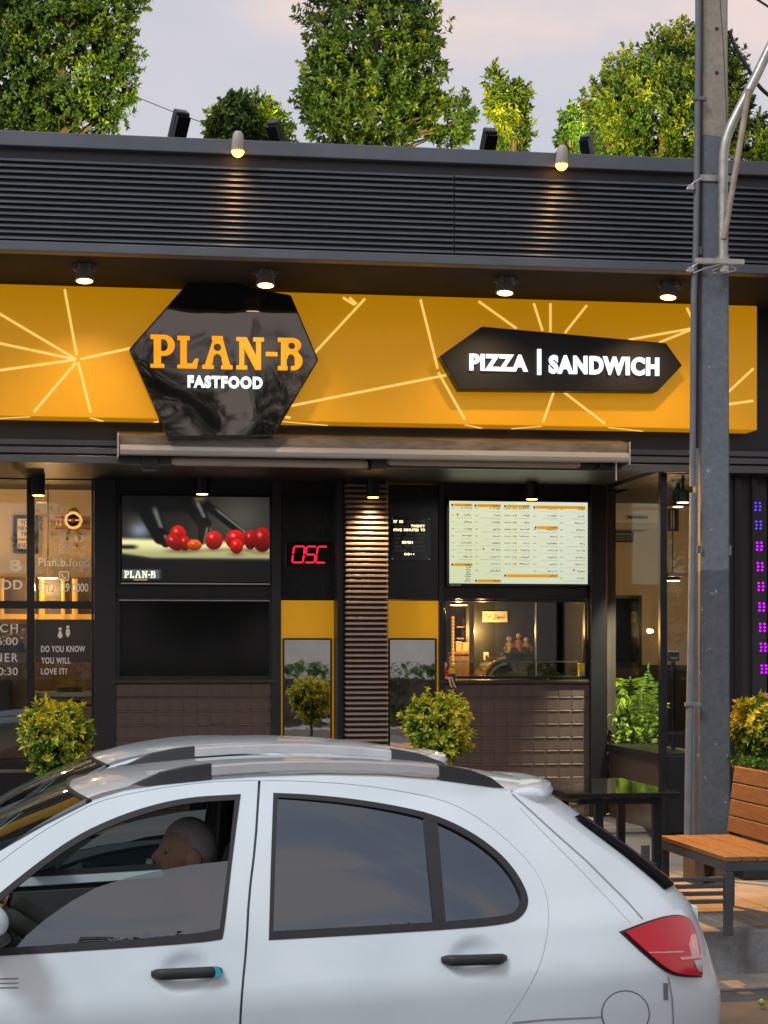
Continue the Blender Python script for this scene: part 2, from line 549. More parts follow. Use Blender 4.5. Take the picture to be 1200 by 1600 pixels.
# middle: black panels over amber panels either side of the slatted column
for u0, u1 in ((438.5, 526), (606, 684)):
    bx('black_panel', mat('black_acrylic', (.012, .013, .016), .14, var=.1), bld, xk(u0), YW - .04, zk(560, 936), xk(u1), YW, ZC - .01, bevel=.003)
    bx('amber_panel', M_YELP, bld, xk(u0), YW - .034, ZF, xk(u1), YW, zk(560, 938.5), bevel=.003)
YC = 15.74
c0, c1 = P(540, 1000, YC)[0], P(607, 1000, YC)[0]
colm = bx('column', mat('column_core', (.035, .022, .02), .7, var=.2), bld, c0 + .012, YC + .03, ZF, c1 - .012, YW - .042, ZC)
sm = None
np_ = int((ZC - ZF) / .0455)
M_CSLAT = mat('bronze_slat', (.3, .235, .2), .4, metal=.3, var=.12, scale=6, stretch=(1, 4, 4))
for k in range(np_):
    z = ZF + .01 + k * .0455
    if sm is None:
        m_ = MB()
        m_.add([(c0, YC - .006, 0), (c1, YC - .006, 0), (c1, YW - .045, 0), (c0, YW - .045, 0), (c0, YC, .022), (c1, YC, .022), (c1, YW - .045, .022), (c0, YW - .045, .022)],
               [(0, 3, 2, 1), (4, 5, 6, 7), (0, 1, 5, 4), (1, 2, 6, 5), (2, 3, 7, 6), (3, 0, 4, 7)])
        sm = o = m_.build('slat', M_CSLAT, colm, bevel=.003)
        base = o.location.copy()
    else:
        o = sm.copy()
        COL.objects.link(o)
    o.location = base + Vector((random.uniform(-.001, .001), random.uniform(-.001, .001), z))
bx('column_return', M_DARK, bld, P(527, 1000, YC + .1)[0], YC + .1, ZF, c0 - .002, YW - .042, ZC, bevel=.004)
# kiosk window on the right: frame and panes
x0, z0, x1, z1 = rect(692, 940, 917, 1060, YW)
kw = frame_box('kiosk_window', M_BLACK, bld, x0, z0, x1, z1 + .02, .022, YW - .02, YW + .05)
bx('header_panel', M_BLACK, bld, x0 - .003, YW, z1 + .022, x1 + .003, YW + .2, ZC)
xm = P(838, 1000, YW)[0]
bx('pane', M_WINGLASS, kw, x0 + .022, YW + .01, z0 + .022, xm - .004, YW + .018, z1 - .003)
bx('pane', M_WINGLASS, kw, xm + .004, YW + .026, z0 + .022, x1 - .022, YW + .034, z1 - .003)
bx('sliding_rail', M_STEEL, kw, xm - .004, YW + .005, z0 + .022, xm + .004, YW + .04, z1 - .003)
zt = zk(800, 1034)
bx('glass_edge', mat('green_glass_edge', (.16, .2, .13), .15, var=0), kw, x0 + .022, YW + .0, zt - .004, x1 - .022, YW + .004, zt + .003)

# left window wall
w0, w1 = XL, xk(147)
lw = frame_box('window_frame', M_BLACK, bld, w0, zk(100, 1186), w1 - .003, zk(100, 747), .02, YW - .03, YW + .06)
um0, um1 = xk(42), xk(54)
bx('mullion', M_BLACK, lw, um0, YW - .03, zk(100, 1186) + .021, um1, YW + .06, zk(100, 747) - .021, bevel=.003)
zt0, zt1 = zk(48, 951), zk(48, 939)
panes = []
for a, c in ((w0 + .021, um0 - .002), (um1 + .002, w1 - .024)):
    bx('transom', M_BLACK, lw, a, YW - .028, zt0, c, YW + .058, zt1, bevel=.003)
    for za, zb in ((zk(100, 1186) + .022, zt0 - .002), (zt1 + .002, zk(100, 747) - .022)):
        panes.append(bx('pane', M_WINGLASS, lw, a, YW + .01, za, c, YW + .018, zb))
bx('sill_panel', M_BLACK, bld, w0, YW - .02, ZF, w1, YW + .2, zk(100, 1189), bevel=.004)
bx('sill', mat('sill_stone', (.16, .13, .11), .5, var=.2), bld, w0, YW - .05, zk(100, 1206), w1, YW - .021, zk(100, 1201))

# right hand room: side glass wall at x = XR, front face at y = YR
zhd = ZC - .03
zld, zlb = .97, .9
bx('side_header', M_BLACK, bld, XR - .02, YR, zhd, XR + .2, YW - .12, ZC - .004)
bx('room_roof', M_DARK, bld, XR + .205, YR + .16, ZC - .027, XE, YW + 3.9, ZC - .006)
bx('rear_wall', M_WALLIN, bld, XL, 20.2, ZF, XE, 20.4, 5.2)
bx('front_header', M_DARK, bld, XR - .02, YR - .03, zhd - .02, XE, YR - .003, ZC - .004)
def sx(u):                                          # y on the side wall where the photograph shows u
    k = (u - 600) / F
    return XR * (CY - k * SY) / (SY + k * CY)
y1, y2 = YW - .1, YR + .06
xd0, xd1 = P(1043, 1000, YR)[0], P(1132, 1000, YR)[0]
M_LOW = mat('brown_gloss_panel', (.07, .05, .036), .3, var=.2, scale=3)
lowp = bx('low_panel', M_LOW, bld, XR, y2 + .002, ZF, XR + .15, y1, zlb)
bx('low_ledge', M_BLACK, bld, XR - .03, y2 + .002, zlb + .002, XR + .3, y1, zld, bevel=.004)
bx('corner_mullion', M_BLACK, bld, XR - .025, YR - .002, ZF, xd0 - .002, y2, zhd - .002, bevel=.004)
M_SIDEGL = glass('side_glass', (.95, .96, .94), .012, pw=6)
gp = bx('pane', M_SIDEGL, bld, XR + .01, y2 + .002, zld + .002, XR + .018, y1, zhd - .002)
dl = bx('door_leaf', M_BLACK, bld, xd0, YR, ZF + .01, xd1, YR + .05, ZF + .62, bevel=.004)
bx('pane', M_WINGLASS, dl, xd0, YR + .02, ZF + .622, xd1, YR + .028, zhd - .022)
bx('door_bar', mat('bronze_bar', (.2, .15, .1), .3, metal=.8, var=.1), dl, xd0, YR - .03, P(1060, 898, YR)[1] - .015, xd1, YR + .018, P(1060, 898, YR)[1] + .015)
bx('door_post', M_BLACK, bld, xd1 + .002, YR - .01, ZF, xd1 + .06, YR + .1, zhd - .022, bevel=.004)
M_FRONT = mat('night_cladding', (.014, .013, .016), .5, var=.3, scale=4)
fc = bx('front_cladding', M_FRONT, bld, xd1 + .062, YR, ZF, XE, YR + .15, zhd - .022)
for i in range(9):
    xx = xd1 + .08 + i * .14
    bx('batten', M_BLACK, fc, xx, YR - .02, ZF, xx + .05, YR - .002, zhd - .023, bevel=.003)

# interior shell
YB = 18.7
ZCI = 3.42
bx('interior_floor', mat('interior_floor_tile', (.16, .13, .1), .4, var=.2), bld, XL, YW + .2, ZF - .005, XE, YB + 2, ZF + .004)
bx('interior_ceiling', M_WALLIN, bld, XL, YW + .26, ZC + .13, XR + .2, YB + 1.2, ZC + .2)
bx('back_wall', M_WALLTAN, bld, XL, YB, ZF, xk(178), YB + .1, ZC + .13)
bx('partition_wall', M_WALLTAN, bld, xk(150), YW + .26, ZF, xk(170), YB, ZC + .13)
KB = 17.9
bx('kitchen_wall', mat('kitchen_wall_paint', (.02, .022, .025), .45, var=.2), bld, P(728, 1000, KB)[0], KB, ZF, XR - .02, KB + .1, ZC + .13)
bx('kitchen_side_wall', M_WALLIN, bld, P(900, 1000, 17)[0] + .12, YW + .21, ZF, P(900, 1000, 17)[0] + .2, KB, ZC + .13)
bx('kitchen_back_wall', mat('kitchen_tan_wall', (.34, .24, .13), .7, var=.1), bld, P(560, 1000, YB)[0], YB + .3, ZF, P(728, 1000, KB)[0] + .3, YB + .4, ZC + .13)
# room on the right: walls
YBR = 17.85
bx('room_back_wall', M_WALLTAN, bld, XR + .15, YBR, ZF, XE, YBR + .1, zhd + .4)
bx('room_side_wall', M_WALLTAN, bld, XR + 2.6, YR + .2, ZF, XR + 2.7, YBR, zhd + .02)
# ------------------------------------------------------------------ signs
sx0, sx1 = XL + .5, P(1183, 600, YS)[0]
sb = thing('yellow_signboard', 'long amber yellow signboard crossed by glowing lines across the whole front', 'signboard', (0, YS, zs_b))
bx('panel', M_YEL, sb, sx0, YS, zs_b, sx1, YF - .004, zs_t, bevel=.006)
M_NEON = emat('neon_strip', (1, .62, .16), .62)
neon = [((-60, 455), (120, 562)), ((-40, 528), (120, 562)), ((-40, 584), (120, 562)), ((101, 452), (120, 556)), ((53, 644), (119, 566)), ((122, 566), (142, 646)), ((126, 561), (214, 542)),
        ((492, 551), (571, 466)), ((536, 465), (555, 477)), ((546, 465), (558, 476)), ((450, 635), (698, 586)), ((657, 468), (684, 577)), ((685, 582), (727, 657)), ((442, 651), (455, 653)),
        ((748, 471), (808, 514)), ((834, 474), (848, 518)), ((860, 474), (860, 520)), ((917, 477), (882, 521)), ((982, 531), (1088, 512)), ((1030, 535), (1088, 512)), ((1073, 481), (1088, 512)),
        ((866, 610), (848, 661)), ((880, 612), (946, 663)), ((1130, 620), (1178, 575)), ((1130, 633), (1178, 626)), ((1084, 482), (1089, 508))]
for (a, c) in neon:
    A, B = Vector((*P(*a, YS),)), Vector((*P(*c, YS),))
    d = (B - A)
    ln = d.length
    d.normalize()
    nrm = Vector((-d.y, d.x)) * .0085
    mb = MB()
    q = 0
    while q < ln - .005:                             # lengths of strip with narrow joints
        e_ = min(q + .42, ln)
        p0, p1 = A + d * q, A + d * (e_ - .006)
        mb.prism([(p0 + nrm)[:], (p1 + nrm)[:], (p1 - nrm)[:], (p0 - nrm)[:]], YS - .004, YS + .01)
        q = e_
    mb.build('light_strip', M_NEON, sb)
for (a, c) in (((142, 655), (160, 664)), ((-20, 660), (46, 652)), ((243, 664), (262, 655)), ((440, 655), (516, 668)), ((728, 663), (760, 672)), ((808, 674), (846, 667)), ((952, 669), (1015, 677))):
    pa, pb = P(*a, YS), P(*c, YS)
    ya, yb = (YS + .01, YS + .2) if a[1] < c[1] else (YS + .2, YS + .01)
    mb = MB()
    A, B = Vector((pa[0], ya, zs_b)), Vector((pb[0], yb, zs_b))
    w = (B - A).cross(Vector((0, 0, 1))).normalized() * .012
    mb.add([A + w, B + w, B - w, A - w] + [p - Vector((0, 0, .004)) for p in (A + w, B + w, B - w, A - w)], [(0, 3, 2, 1), (4, 5, 6, 7), (0, 1, 5, 4), (1, 2, 6, 5), (2, 3, 7, 6), (3, 0, 4, 7)])
    mb.build('light_strip', M_NEON, sb)

def ipt(px, Y): return [P(u, v, Y) for u, v in px]
# hexagon
YH = YS - .16
hexa = thing('hexagon_sign', 'glossy black hexagon sign with glowing orange slab letters over white ones', 'sign', (P(350, 560, YH)[0], YH, P(350, 690, YH)[1]))
hp = [(201, 546), (303, 431), (455, 461), (498, 562), (428, 681), (262, 684)]
mb = MB()
pts = ipt(hp, YH)
M_HEX = bpy.data.materials.new('wavy_black_acrylic')
M_HEX.use_nodes = True
t = M_HEX.node_tree
bs = t.nodes['Principled BSDF']
bs.inputs['Base Color'].default_value = (.007, .008, .01, 1)
bs.inputs['Roughness'].default_value = .035
bs.inputs['Specular IOR Level'].default_value = 1
bs.inputs['Coat Weight'].default_value = .3
bs.inputs['Coat IOR'].default_value = 1.9
bs.inputs['Coat Roughness'].default_value = .02
co = t.nodes.new('ShaderNodeTexCoord')
nz = t.nodes.new('ShaderNodeTexNoise')
nz.inputs['Scale'].default_value = 1.15
nz.inputs['Detail'].default_value = 1.2
nz.inputs['Distortion'].default_value = .6
bp = t.nodes.new('ShaderNodeBump')
bp.inputs['Strength'].default_value = 1
bp.inputs['Distance'].default_value = .018
t.links.new(co.outputs['Object'], nz.inputs['Vector'])
t.links.new(nz.outputs['Fac'], bp.inputs['Height'])
t.links.new(bp.outputs[0], bs.inputs['Normal'])
t.links.new(bp.outputs[0], bs.inputs['Coat Normal'])
mb.prism(pts, YH, YS - .002)
mb.build('panel', M_HEX, hexa, bevel=.012)
M_ORL = emat('orange_letter', (1, .36, .006), .6)
M_WHL = emat('white_letter', (.85, .95, 1), .8)
def circ(cx, cy, r, a0=0, a1=360, n=16, ry=None):
    ry = ry or r
    return [(cx + r * math.cos(R(a0 + (a1 - a0) * i / n)), cy + ry * math.sin(R(a0 + (a1 - a0) * i / n))) for i in range(n + (0 if a1 - a0 == 360 else 1))]
def bowl(x, y0, y1, rx, n=10):                      # right half-ellipse from (x, y0) up to (x, y1)
    cy, ry = (y0 + y1) / 2, (y1 - y0) / 2
    return [(x + rx * math.sin(math.pi * i / n), cy - ry * math.cos(math.pi * i / n)) for i in range(n + 1)]
s_ = .16
LET = {
    'P': (.74, [[(0, 0), (.42, 0), (.42, .1), (.32, .12), (.32, .37)] + [p for p in bowl(.42, .37, 1.0, .32)] + [(0, 1), (0, .88), (.1, .88), (.1, .1), (0, .1)], [(.32, .5), (.32, .88)] + bowl(.4, .5, .88, .13)[::-1]]),
    'L': (.72, [[(0, 0), (.66, 0), (.72, .3), (.6, .3), (.5, .15), (.32, .15), (.32, .88), (.42, .88), (.42, 1), (0, 1), (0, .88), (.1, .88), (.1, .1), (0, .1)]]),
    'A': (.96, [[(0, 0), (.36, 0), (.36, .11), (.3, .11), (.34, .26)] + circ(.48, .3, .14, 180, 0, 8, .17)[0:9] + [(.62, .26), (.66, .11), (.6, .11), (.6, 0), (.96, 0), (.96, .11), (.88, .12), (.65, .9), (.65, 1), (.3, 1), (.3, .9), (.33, .88), (.08, .12), (0, .11)], circ(.48, .66, .125, n=18)]),
    'N': (.92, [[(0, 0), (.36, 0), (.36, .11), (.26, .12), (.26, .66), (.64, 0), (.82, 0), (.82, .88), (.92, .89), (.92, 1), (.56, 1), (.56, .89), (.66, .88), (.66, .42), (.34, 1), (0, 1), (0, .89), (.1, .88), (.1, .12), (0, .11)]]),
    '-': (.34, [[(0, 0), (.34, 0), (.34, .12), (0, .12)]]),
    'B': (.78, [[(0, 0), (.3, 0), (.3, .12), (.27, .14), (.27, .36)] + circ(.42, .36, .12, 180, 0, 8, .15) + [(.54, .14), (.42, .12), (.42, 0)] + bowl(.5, 0, .58, .28)[0:9] + bowl(.46, .56, 1.0, .28)[2:] + [(0, 1), (0, .88), (.1, .88), (.1, .12), (0, .12)], circ(.44, .76, .115, n=18)]),
}
place = [('P', 235, 273, 524, 575), ('L', 277, 310, 526, 576), ('A', 316, 363, 526, 577), ('N', 369, 412, 528, 578), ('-', 415, 433, 551, 557), ('B', 434, 472, 529, 579)]
for ch, u0, u1, v0, v1 in place:
    wdt, loops = LET[ch]
    x0, x1 = P(u0, 550, YH)[0], P(u1, 550, YH)[0]
    za, zb = P((u0 + u1) / 2, v1, YH)[1], P((u0 + u1) / 2, v0, YH)[1]
    hgt = .12 if ch == '-' else 1
    vs, fs = shape(loops, YH - .002, .03, lambda x, y: (x0 + x / wdt * (x1 - x0), za + y / hgt * (zb - za)))
    MB().add(vs, fs).build('letter', M_ORL, hexa, fix=False)
x0, z0, x1, z1 = rect(293, 588, 410, 607, YH)
text_fit('FASTFOOD', x0, z0, x1, z1, YH - .002, .02, M_WHL, hexa, off=.05, spacing=1.16)
# arrow sign
YA = YS - .13
arr = thing('arrow_sign', 'matt black pointed signboard with white glowing PIZZA | SANDWICH lettering', 'sign', (P(880, 560, YA)[0], YA, P(880, 612, YA)[1]))
pts = ipt([(688, 556), (753, 510), (1041, 536), (1066, 571), (1027, 612), (718, 609)], YA)
MB().prism(pts, YA, YS - .002).build('panel', mat('matt_black_board', (.006, .0065, .008), .5, var=.15), arr, bevel=.006)
x0, z0, x1, z1 = rect(733, 554, 824, 580, YA)
text_fit('PIZZA', x0, z0, x1, z1, YA - .002, .02, M_WHL, arr, off=.05, spacing=1.12)
x0, z0, x1, z1 = rect(839, 546, 845, 586, YA)
bx('letter', M_WHL, arr, x0, YA - .022, z0, x1, YA - .002, z1)
x0, z0, x1, z1 = rect(857, 557, 1029, 586, YA)
text_fit('SANDWICH', x0, z0, x1, z1, YA - .002, .02, M_WHL, arr, off=.05, spacing=1.12)

# ------------------------------------------------------------------ spotlights
M_FIX = mat('lamp_housing', (.3, .3, .3), .45, metal=.3, var=.15)
M_HALO = emat('lamp_lens', (1, .6, .2), 6)
SPOTC = (1, .66, .32)
def track_spot(u, v, lab, aim, power=26, ang=110):
    Y = YP + .55
    X, Z = P(u, v, Y)
    zc = zrail_b + .028
    t = thing('track_spotlight', lab, 'spotlight', (X, Y, zc), 'spotlights under the soffit')
    MB().box(X - .05, Y - .07, zc - .035, X + .05, Y + .07, zc).build('mount', M_FIX, t, bevel=.004)
    d = (Vector(aim) - Vector((X, Y, Z))).normalized()
    d = Vector((d.x * .35, -.13, -1)).normalized()
    p0 = Vector((X, Y, Z + .25))
    p1 = p0 + d * .25
    # yoke
    MB().tube([(X - .085, Y, zc - .03), (X - .088, Y, Z + .12), (X - .07, Y, Z + .1)], .008, 6).tube([(X + .085, Y, zc - .03), (X + .088, Y, Z + .12), (X + .07, Y, Z + .1)], .008, 6).tube([(X - .075, Y, zc - .036), (X + .075, Y, zc - .036)], .008, 6).build('yoke', M_FIX, t)
    MB().tube([p0, p0 + d * .03, p0 + d * .15, p1], [.035, .05, .056, .07], 18).build('housing', M_FIX, t, smooth=True)
    for j in range(6):
        a = 2 * math.pi * j / 6
        off = Vector((math.cos(a), math.sin(a), 0)) * .06
        MB().tube([p0 + off + d * .0, p0 + off * 1.08 + d * .17], .009, 5).build('fin', M_FIX, t)
    MB().tube([p1 - d * .012, p1 + d * .002], [.056, .056], 18).build('lens', M_HALO, t)
    lamp('SPOT', p1 + d * .02, p1 + d * .02 + Vector(aim), power, SPOTC, .04, ang, .9, 'spotlight_light')
track_spot(132, 441, 'spotlight under the soffit above the left end of the amber signboard', (0, .35, -1))
track_spot(416, 448, 'spotlight under the soffit just above the black hexagon sign', (0, .35, -1))
track_spot(791, 460, 'spotlight under the soffit above the tip of the black arrow sign', (0, .35, -1))
track_spot(1047, 467, 'spotlight under the soffit next to the utility pole', (0, .35, -1))
def parapet_spot(u, v, lab):
    Y = YP - .14
    X, Z = P(u, v, Y)
    zc = ztop
    t = thing('parapet_spotlight', lab, 'spotlight', (X, YP, zc), 'spotlights on the parapet edge')
    MB().tube([(X, YP + .1, zc + .012), (X, Y + .03, zc + .012), (X, Y, Z + .09)], .012, 8).build('bracket', M_FIX, t)
    p0, d = Vector((X, Y, Z + .13)), Vector((0, .22, -1)).normalized()
    M_SH = mat('pale_lamp_shell', (.4, .37, .32), .45, var=.1)
    MB().tube([p0, p0 + d * .02, p0 + d * .08, p0 + d * .135], [.018, .034, .042, .045], 16).build('housing', M_SH, t, smooth=True)
    p1 = p0 + d * .135
    MB().ball(p1 - d * .005, .045, .045, .048).build('bulb', emat('amber_bulb', (1, .44, .07), 5), t, smooth=True)
    lamp('SPOT', p1 + d * .05, p1 + d * 2, 2.6, (1, .52, .17), .03, 120, 1, 'spotlight_light')
# the warm light thrown on the pavement by the bench
sp3 = P(791, 463, YP + .55)
lamp('SPOT', (sp3[0], YP + .45, sp3[1] - .06), (3.95, 10.7, ZS), 1100, (1, .44, .09), .04, 50, .8, 'pavement_light')
parapet_spot(372, 234, 'small warm spotlight on the parapet edge left of the middle tree')
parapet_spot(879, 255, 'small warm spotlight on the parapet edge between the two right trees')
def downlight(u, v, Y, lab, r=.055, h=.19, power=14):
    X, Z = P(u, v, Y)
    t = thing('downlight', lab, 'lamp', (X, Y, Z + h), 'black can downlights over the shop front')
    prof = [(r, 0.0), (r, h)]
    MB().lathe((X, Y, Z), prof, 20).build('can', M_BLACK, t, smooth=True)
    MB().lathe((X, Y, Z), [(r * .86, -.004), (r * .86, .0)], 20).build('lens', M_HALO, t)
    if Z + h < ZC - .01: MB().tube([(X, Y, Z + h), (X, Y, ZC)], .012, 6).build('stem', M_BLACK, t)
    lamp('SPOT', (X, Y, Z - .02), (X, Y + .12, Z - 2), power, (1, .68, .36), .04, 110, .9, 'downlight_light')
downlight(60, 774, YW - .35, 'black can downlight in front of the left window mullion')
downlight(583, 777, YC - .13, 'black can downlight in front of the slatted column', power=34)
downlight(831, 780, YW - .3, 'black can downlight above the menu screen')
downlight(316, 772, YW - .3, 'black can downlight above the tomato picture screen', power=9)
downlight(1067, 785, YR + .4, 'black can downlight just beside the utility pole conduit', h=.1)

# ------------------------------------------------------------------ awning
YAW = YF - .32
aw = thing('folding_awning', 'closed folding awning with weathered metal hood and pale front bar', 'awning', (P(580, 700, YAW)[0], YF, P(580, 720, YAW)[1]))
a0, a1 = P(183, 700, YAW)[0], P(984, 700, YAW)[0]
za, zb_, zc_, zd_ = P(580, 684, YAW)[1], P(580, 701, YAW)[1], P(580, 716, YAW)[1], P(580, 690, YAW)[1]
mb = MB()
yz = [(YF - .032, za + .05), (YAW + .1, za + .01), (YAW + .015, za - .015), (YAW + .012, zb_ - .004), (YAW + .02, zb_ - .004), (YAW + .03, za - .03), (YAW + .11, za - .004), (YF - .032, za + .03)]
n_ = len(yz)
mb.add([(a0, y, z) for y, z in yz] + [(a1, y, z) for y, z in yz], [tuple(range(n_)), tuple(range(2 * n_ - 1, n_ - 1, -1))] + [(i, i + n_, (i + 1) % n_ + n_, (i + 1) % n_) for i in range(n_)])
mb.build('hood', M_RUST, aw)
mb = MB()
cs = [(-.0, 0), (-.018, -.012), (-.022, -.04), (-.012, -.066), (.0, -.074), (.05, -.074), (.05, 0)]
n_ = len(cs)
mb.add([(a0 + .02, YAW + y, zb_ + z) for y, z in cs] + [(a1 - .005, YAW + y, zb_ + z) for y, z in cs], [tuple(range(n_)), tuple(range(2 * n_ - 1, n_ - 1, -1))] + [(i, i + n_, (i + 1) % n_ + n_, (i + 1) % n_) for i in range(n_)])
mb.build('front_bar', mat('pale_aluminium', (.52, .52, .5), .4, metal=.25, var=.14, scale=4, stretch=(.4, 6, 6)), aw)
for x in (a0, a1 - .012):
    MB().box(x, YAW - .024, zc_ - .02, x + .014, YF - .033, za + .0).build('end_cap', M_ALU, aw, bevel=.004)
for u0, u1 in ((268, 574), (604, 906)):
    Y = YAW + .16
    x0, z0, x1, z1 = rect(u0, 714, u1, 731, Y)
    zc = (z0 + z1) / 2
    MB().tube([(x0, Y, zc), (x0 + .03, Y, zc), (x1 - .03, Y, zc), (x1, Y, zc)], [.02, .036, .036, .025], 10).build('arm', M_BEIGE, aw, smooth=True)
for u in (234, 590, 945):
    x, z = P(u, 722, YAW + .18)
    MB().box(x - .06, YAW + .1, z - .06, x + .06, YF - .034, z + .05).build('joint', M_DARK, aw, bevel=.01)
MB().tube([(a1 - .1, YAW + .03, zc_), (a1 - .1, YAW + .03, zc_ - .14)], .006, 6).build('crank_hook', M_ALU, aw)
MB().tube([(a1 - .1, YAW + .05, zc_ - .02), (a1 - .1, YAW + .12, zc_ - .03), (a1 - .22, YAW + .13, zc_ - .04)], .018, 6).build('elbow', M_DARK, aw)

# ------------------------------------------------------------------ screens
def px_image(name, w, h, fn):
    """An image drawn in code: fn(x, y) on arrays 0..1 (y up) gives r, g, b in display values."""
    xx, yy = np.meshgrid((np.arange(w) + .5) / w, (np.arange(h) + .5) / h)
    rgb = fn(xx, yy)
    im = bpy.data.images.new(name, w, h)
    a = np.ones((h, w, 4), np.float32)
    a[..., :3] = np.clip(rgb, 0, 1)
    im.pixels.foreach_set(a.ravel())
    im.update()
    im.pack()
    return im
def screen(name, im, parent, x0, z0, x1, z1, y, s):
    me = bpy.data.meshes.new(name)
    o_ = wl(parent)
    me.from_pydata([(x0 - o_.x, y - o_.y, z0 - o_.z), (x1 - o_.x, y - o_.y, z0 - o_.z), (x1 - o_.x, y - o_.y, z1 - o_.z), (x0 - o_.x, y - o_.y, z1 - o_.z)], [], [(0, 1, 2, 3)])
    uv = me.uv_layers.new(name='uv')
    for l, c in zip(uv.data, ((0, 0), (1, 0), (1, 1), (0, 1))): l.uv = c
    m = bpy.data.materials.new(name + '_picture')
    m.use_nodes = True
    t = m.node_tree
    b_ = t.nodes['Principled BSDF']
    b_.inputs['Base Color'].default_value = (.01, .01, .01, 1)
    b_.inputs['Roughness'].default_value = .18
    ti = t.nodes.new('ShaderNodeTexImage')
    ti.image = im
    t.links.new(ti.outputs[0], b_.inputs['Emission Color'])
    b_.inputs['Emission Strength'].default_value = s
    return link(name, me, m, parent)
def sm(a, e0, e1):
    t_ = np.clip((a - e0) / (e1 - e0), 0, 1)
    return t_ * t_ * (3 - 2 * t_)
def tomato(x, y):
    # a cutting board with cherry tomatoes and a black gloved hand, seen close up
    asp = 230 / 135
    X = x * asp
    c = np.zeros(x.shape + (3,))
    def over(mask, col):
        for i in range(3):
            cc = col[i]
            c[..., i] = c[..., i] * (1 - mask) + cc * mask
    bgv = .13 + .16 * np.exp(-((X - 1.35) ** 2) / .14 - (y - .75) ** 2 / .1) + .1 * np.exp(-((X - .2) ** 2) / .03 - (y - .62) ** 2 / .02)
    bgv = bgv * .9
    c[..., 0], c[..., 1], c[..., 2] = bgv * 1.02, bgv * .98, bgv * .88
    over(np.exp(-((X - .2) / .11) ** 2 - ((y - .6) / .09) ** 2) * .7, (.55, .6, .7))
    # board
    edge = .30 + .05 * np.clip((.35 - X) / .35, 0, 1)
    bd = sm(y, edge - .05, edge) * (1 - sm(y, .47 - .02 * X, .53 - .02 * X))
    tone = .62 + .25 * sm(y, .3, .45)
    over(bd, (tone * .98, tone * .96, tone * .68))
    over((1 - sm(y, edge - .08, edge - .02)), (.055, .06, .065))
    over(sm(y, .36, .4) * (1 - sm(y, .4, .45)) * (1 - sm(X, .1, .22)), (.08, .07, .06))
    # glove fingers: capsules
    def cap(ax, ay, bx_, by, r0, r1, col, hl=True, soft=.02):
        px_, py_ = X - ax, y - ay
        dx, dy = bx_ - ax, by - ay
        t_ = np.clip((px_ * dx + py_ * dy) / (dx * dx + dy * dy), 0, 1)
        d = np.hypot(px_ - t_ * dx, py_ - t_ * dy)
        r = r0 + (r1 - r0) * t_
        over(1 - sm(d, r - soft, r), col)
        if hl:
            s_ = ((px_ - t_ * dx) * dy - (py_ - t_ * dy) * dx) / np.hypot(dx, dy)
            over(np.exp(-((s_ + r * .45) / (r * .22)) ** 2) * (d < r) * .55 * sm(t_, .05, .3), (.62, .66, .62))
    cap(.0, 1.05, .7, .98, .3, .22, (.055, .057, .06), False, .1)
    cap(.72, .95, .95, .9, .14, .1, (.05, .052, .055), False, .06)
    cap(.28, .9, .44, .52, .15, .1, (.045, .047, .05), True, .03)
    cap(.44, .54, .5, .45, .1, .06, (.04, .041, .045), True, .02)
    cap(.78, .97, .95, .66, .13, .085, (.045, .047, .05), True, .02)
    cap(.95, .68, .92, .48, .085, .055, (.04, .042, .045), True, .02)
    cap(1.0, .88, 1.36, .6, .065, .06, (.06, .062, .066), True, .03)
    # tomatoes
    def tom(cx, cy, rx, ry, col=(.78, .08, .07), lean=0.0):
        dx, dy = (X - cx) + lean * (y - cy), y - cy
        d = np.sqrt((dx / rx) ** 2 + (dy / ry) ** 2)
        over(np.exp(-((X - cx) / (rx * 1.1)) ** 2 - ((y - (cy - ry)) / .025) ** 2) * .55, (.3, .2, .1))
        sh = .72 + .4 * np.clip(dy / ry, -1, 1) + .06 * np.sin(X * 90) * np.sin(y * 80)
        over(1 - sm(d, .9, 1.02), tuple(np.clip(k * sh, 0, 1) for k in col))
        over(np.exp(-((dx + rx * .25) / (rx * .2)) ** 2 - ((dy - ry * .4) / (ry * .18)) ** 2) * .6, (1, .75, .7))
    tom(.64, .55, .1, .115)
    tom(.72, .45, .075, .09, (.7, .06, .06))
    tom(.6, .46, .1, .1, (.66, .06, .06), .35)
    tom(.83, .43, .09, .065, (.95, .33, .05))
    tom(1.055, .49, .108, .115, (.8, .07, .06))
    tom(1.31, .5, .125, .12, (.82, .07, .06))
    tom(1.32, .42, .08, .09, (.86, .09, .06))
    tom(1.48, .5, .075, .12, (.66, .05, .05))
    tom(1.62, .5, .12, .15, (.62, .06, .06))
    # badge plate
    over((1 - sm(X, .4, .47)) * sm(y, .02, .04) * (1 - sm(y, .13, .15)) * .85, (.36, .4, .38))
    return c
def tv(lab, u0, v0, u1, v1, pad, im, s, Y, name='television'):
    x0, z0, x1, z1 = rect(u0, v0, u1, v1, Y)
    t = thing(name, lab, 'screen', ((x0 + x1) / 2, YW, z0 - pad))
    MB().box(x0 - pad, Y + .004, z0 - pad, x1 + pad, YW - .004, z1 + pad).build('case', M_BLACK, t, bevel=.006)
    frame_box('bezel', M_GLOSSBLK, t, x0 - pad, z0 - pad, x1 + pad, z1 + pad, pad - .001, Y - .01, Y + .003)
    screen('screen', im, t, x0, z0, x1, z1, Y - .001, s)
    return t, x0, z0, x1, z1
t1, x0, z0, x1, z1 = tv('wall screen showing a gloved hand over red cherry tomatoes', 191, 776, 421, 909, .022, px_image('tomatoes', 460, 270, tomato), .8, YW - .07)
bx('trim', M_STEEL, t1, x0 - .01, YW - .085, z0 - .022, x1 + .005, YW - .081, z0 - .012)
M_PALEP = emat('pale_print', (.9, .93, .72), .85)
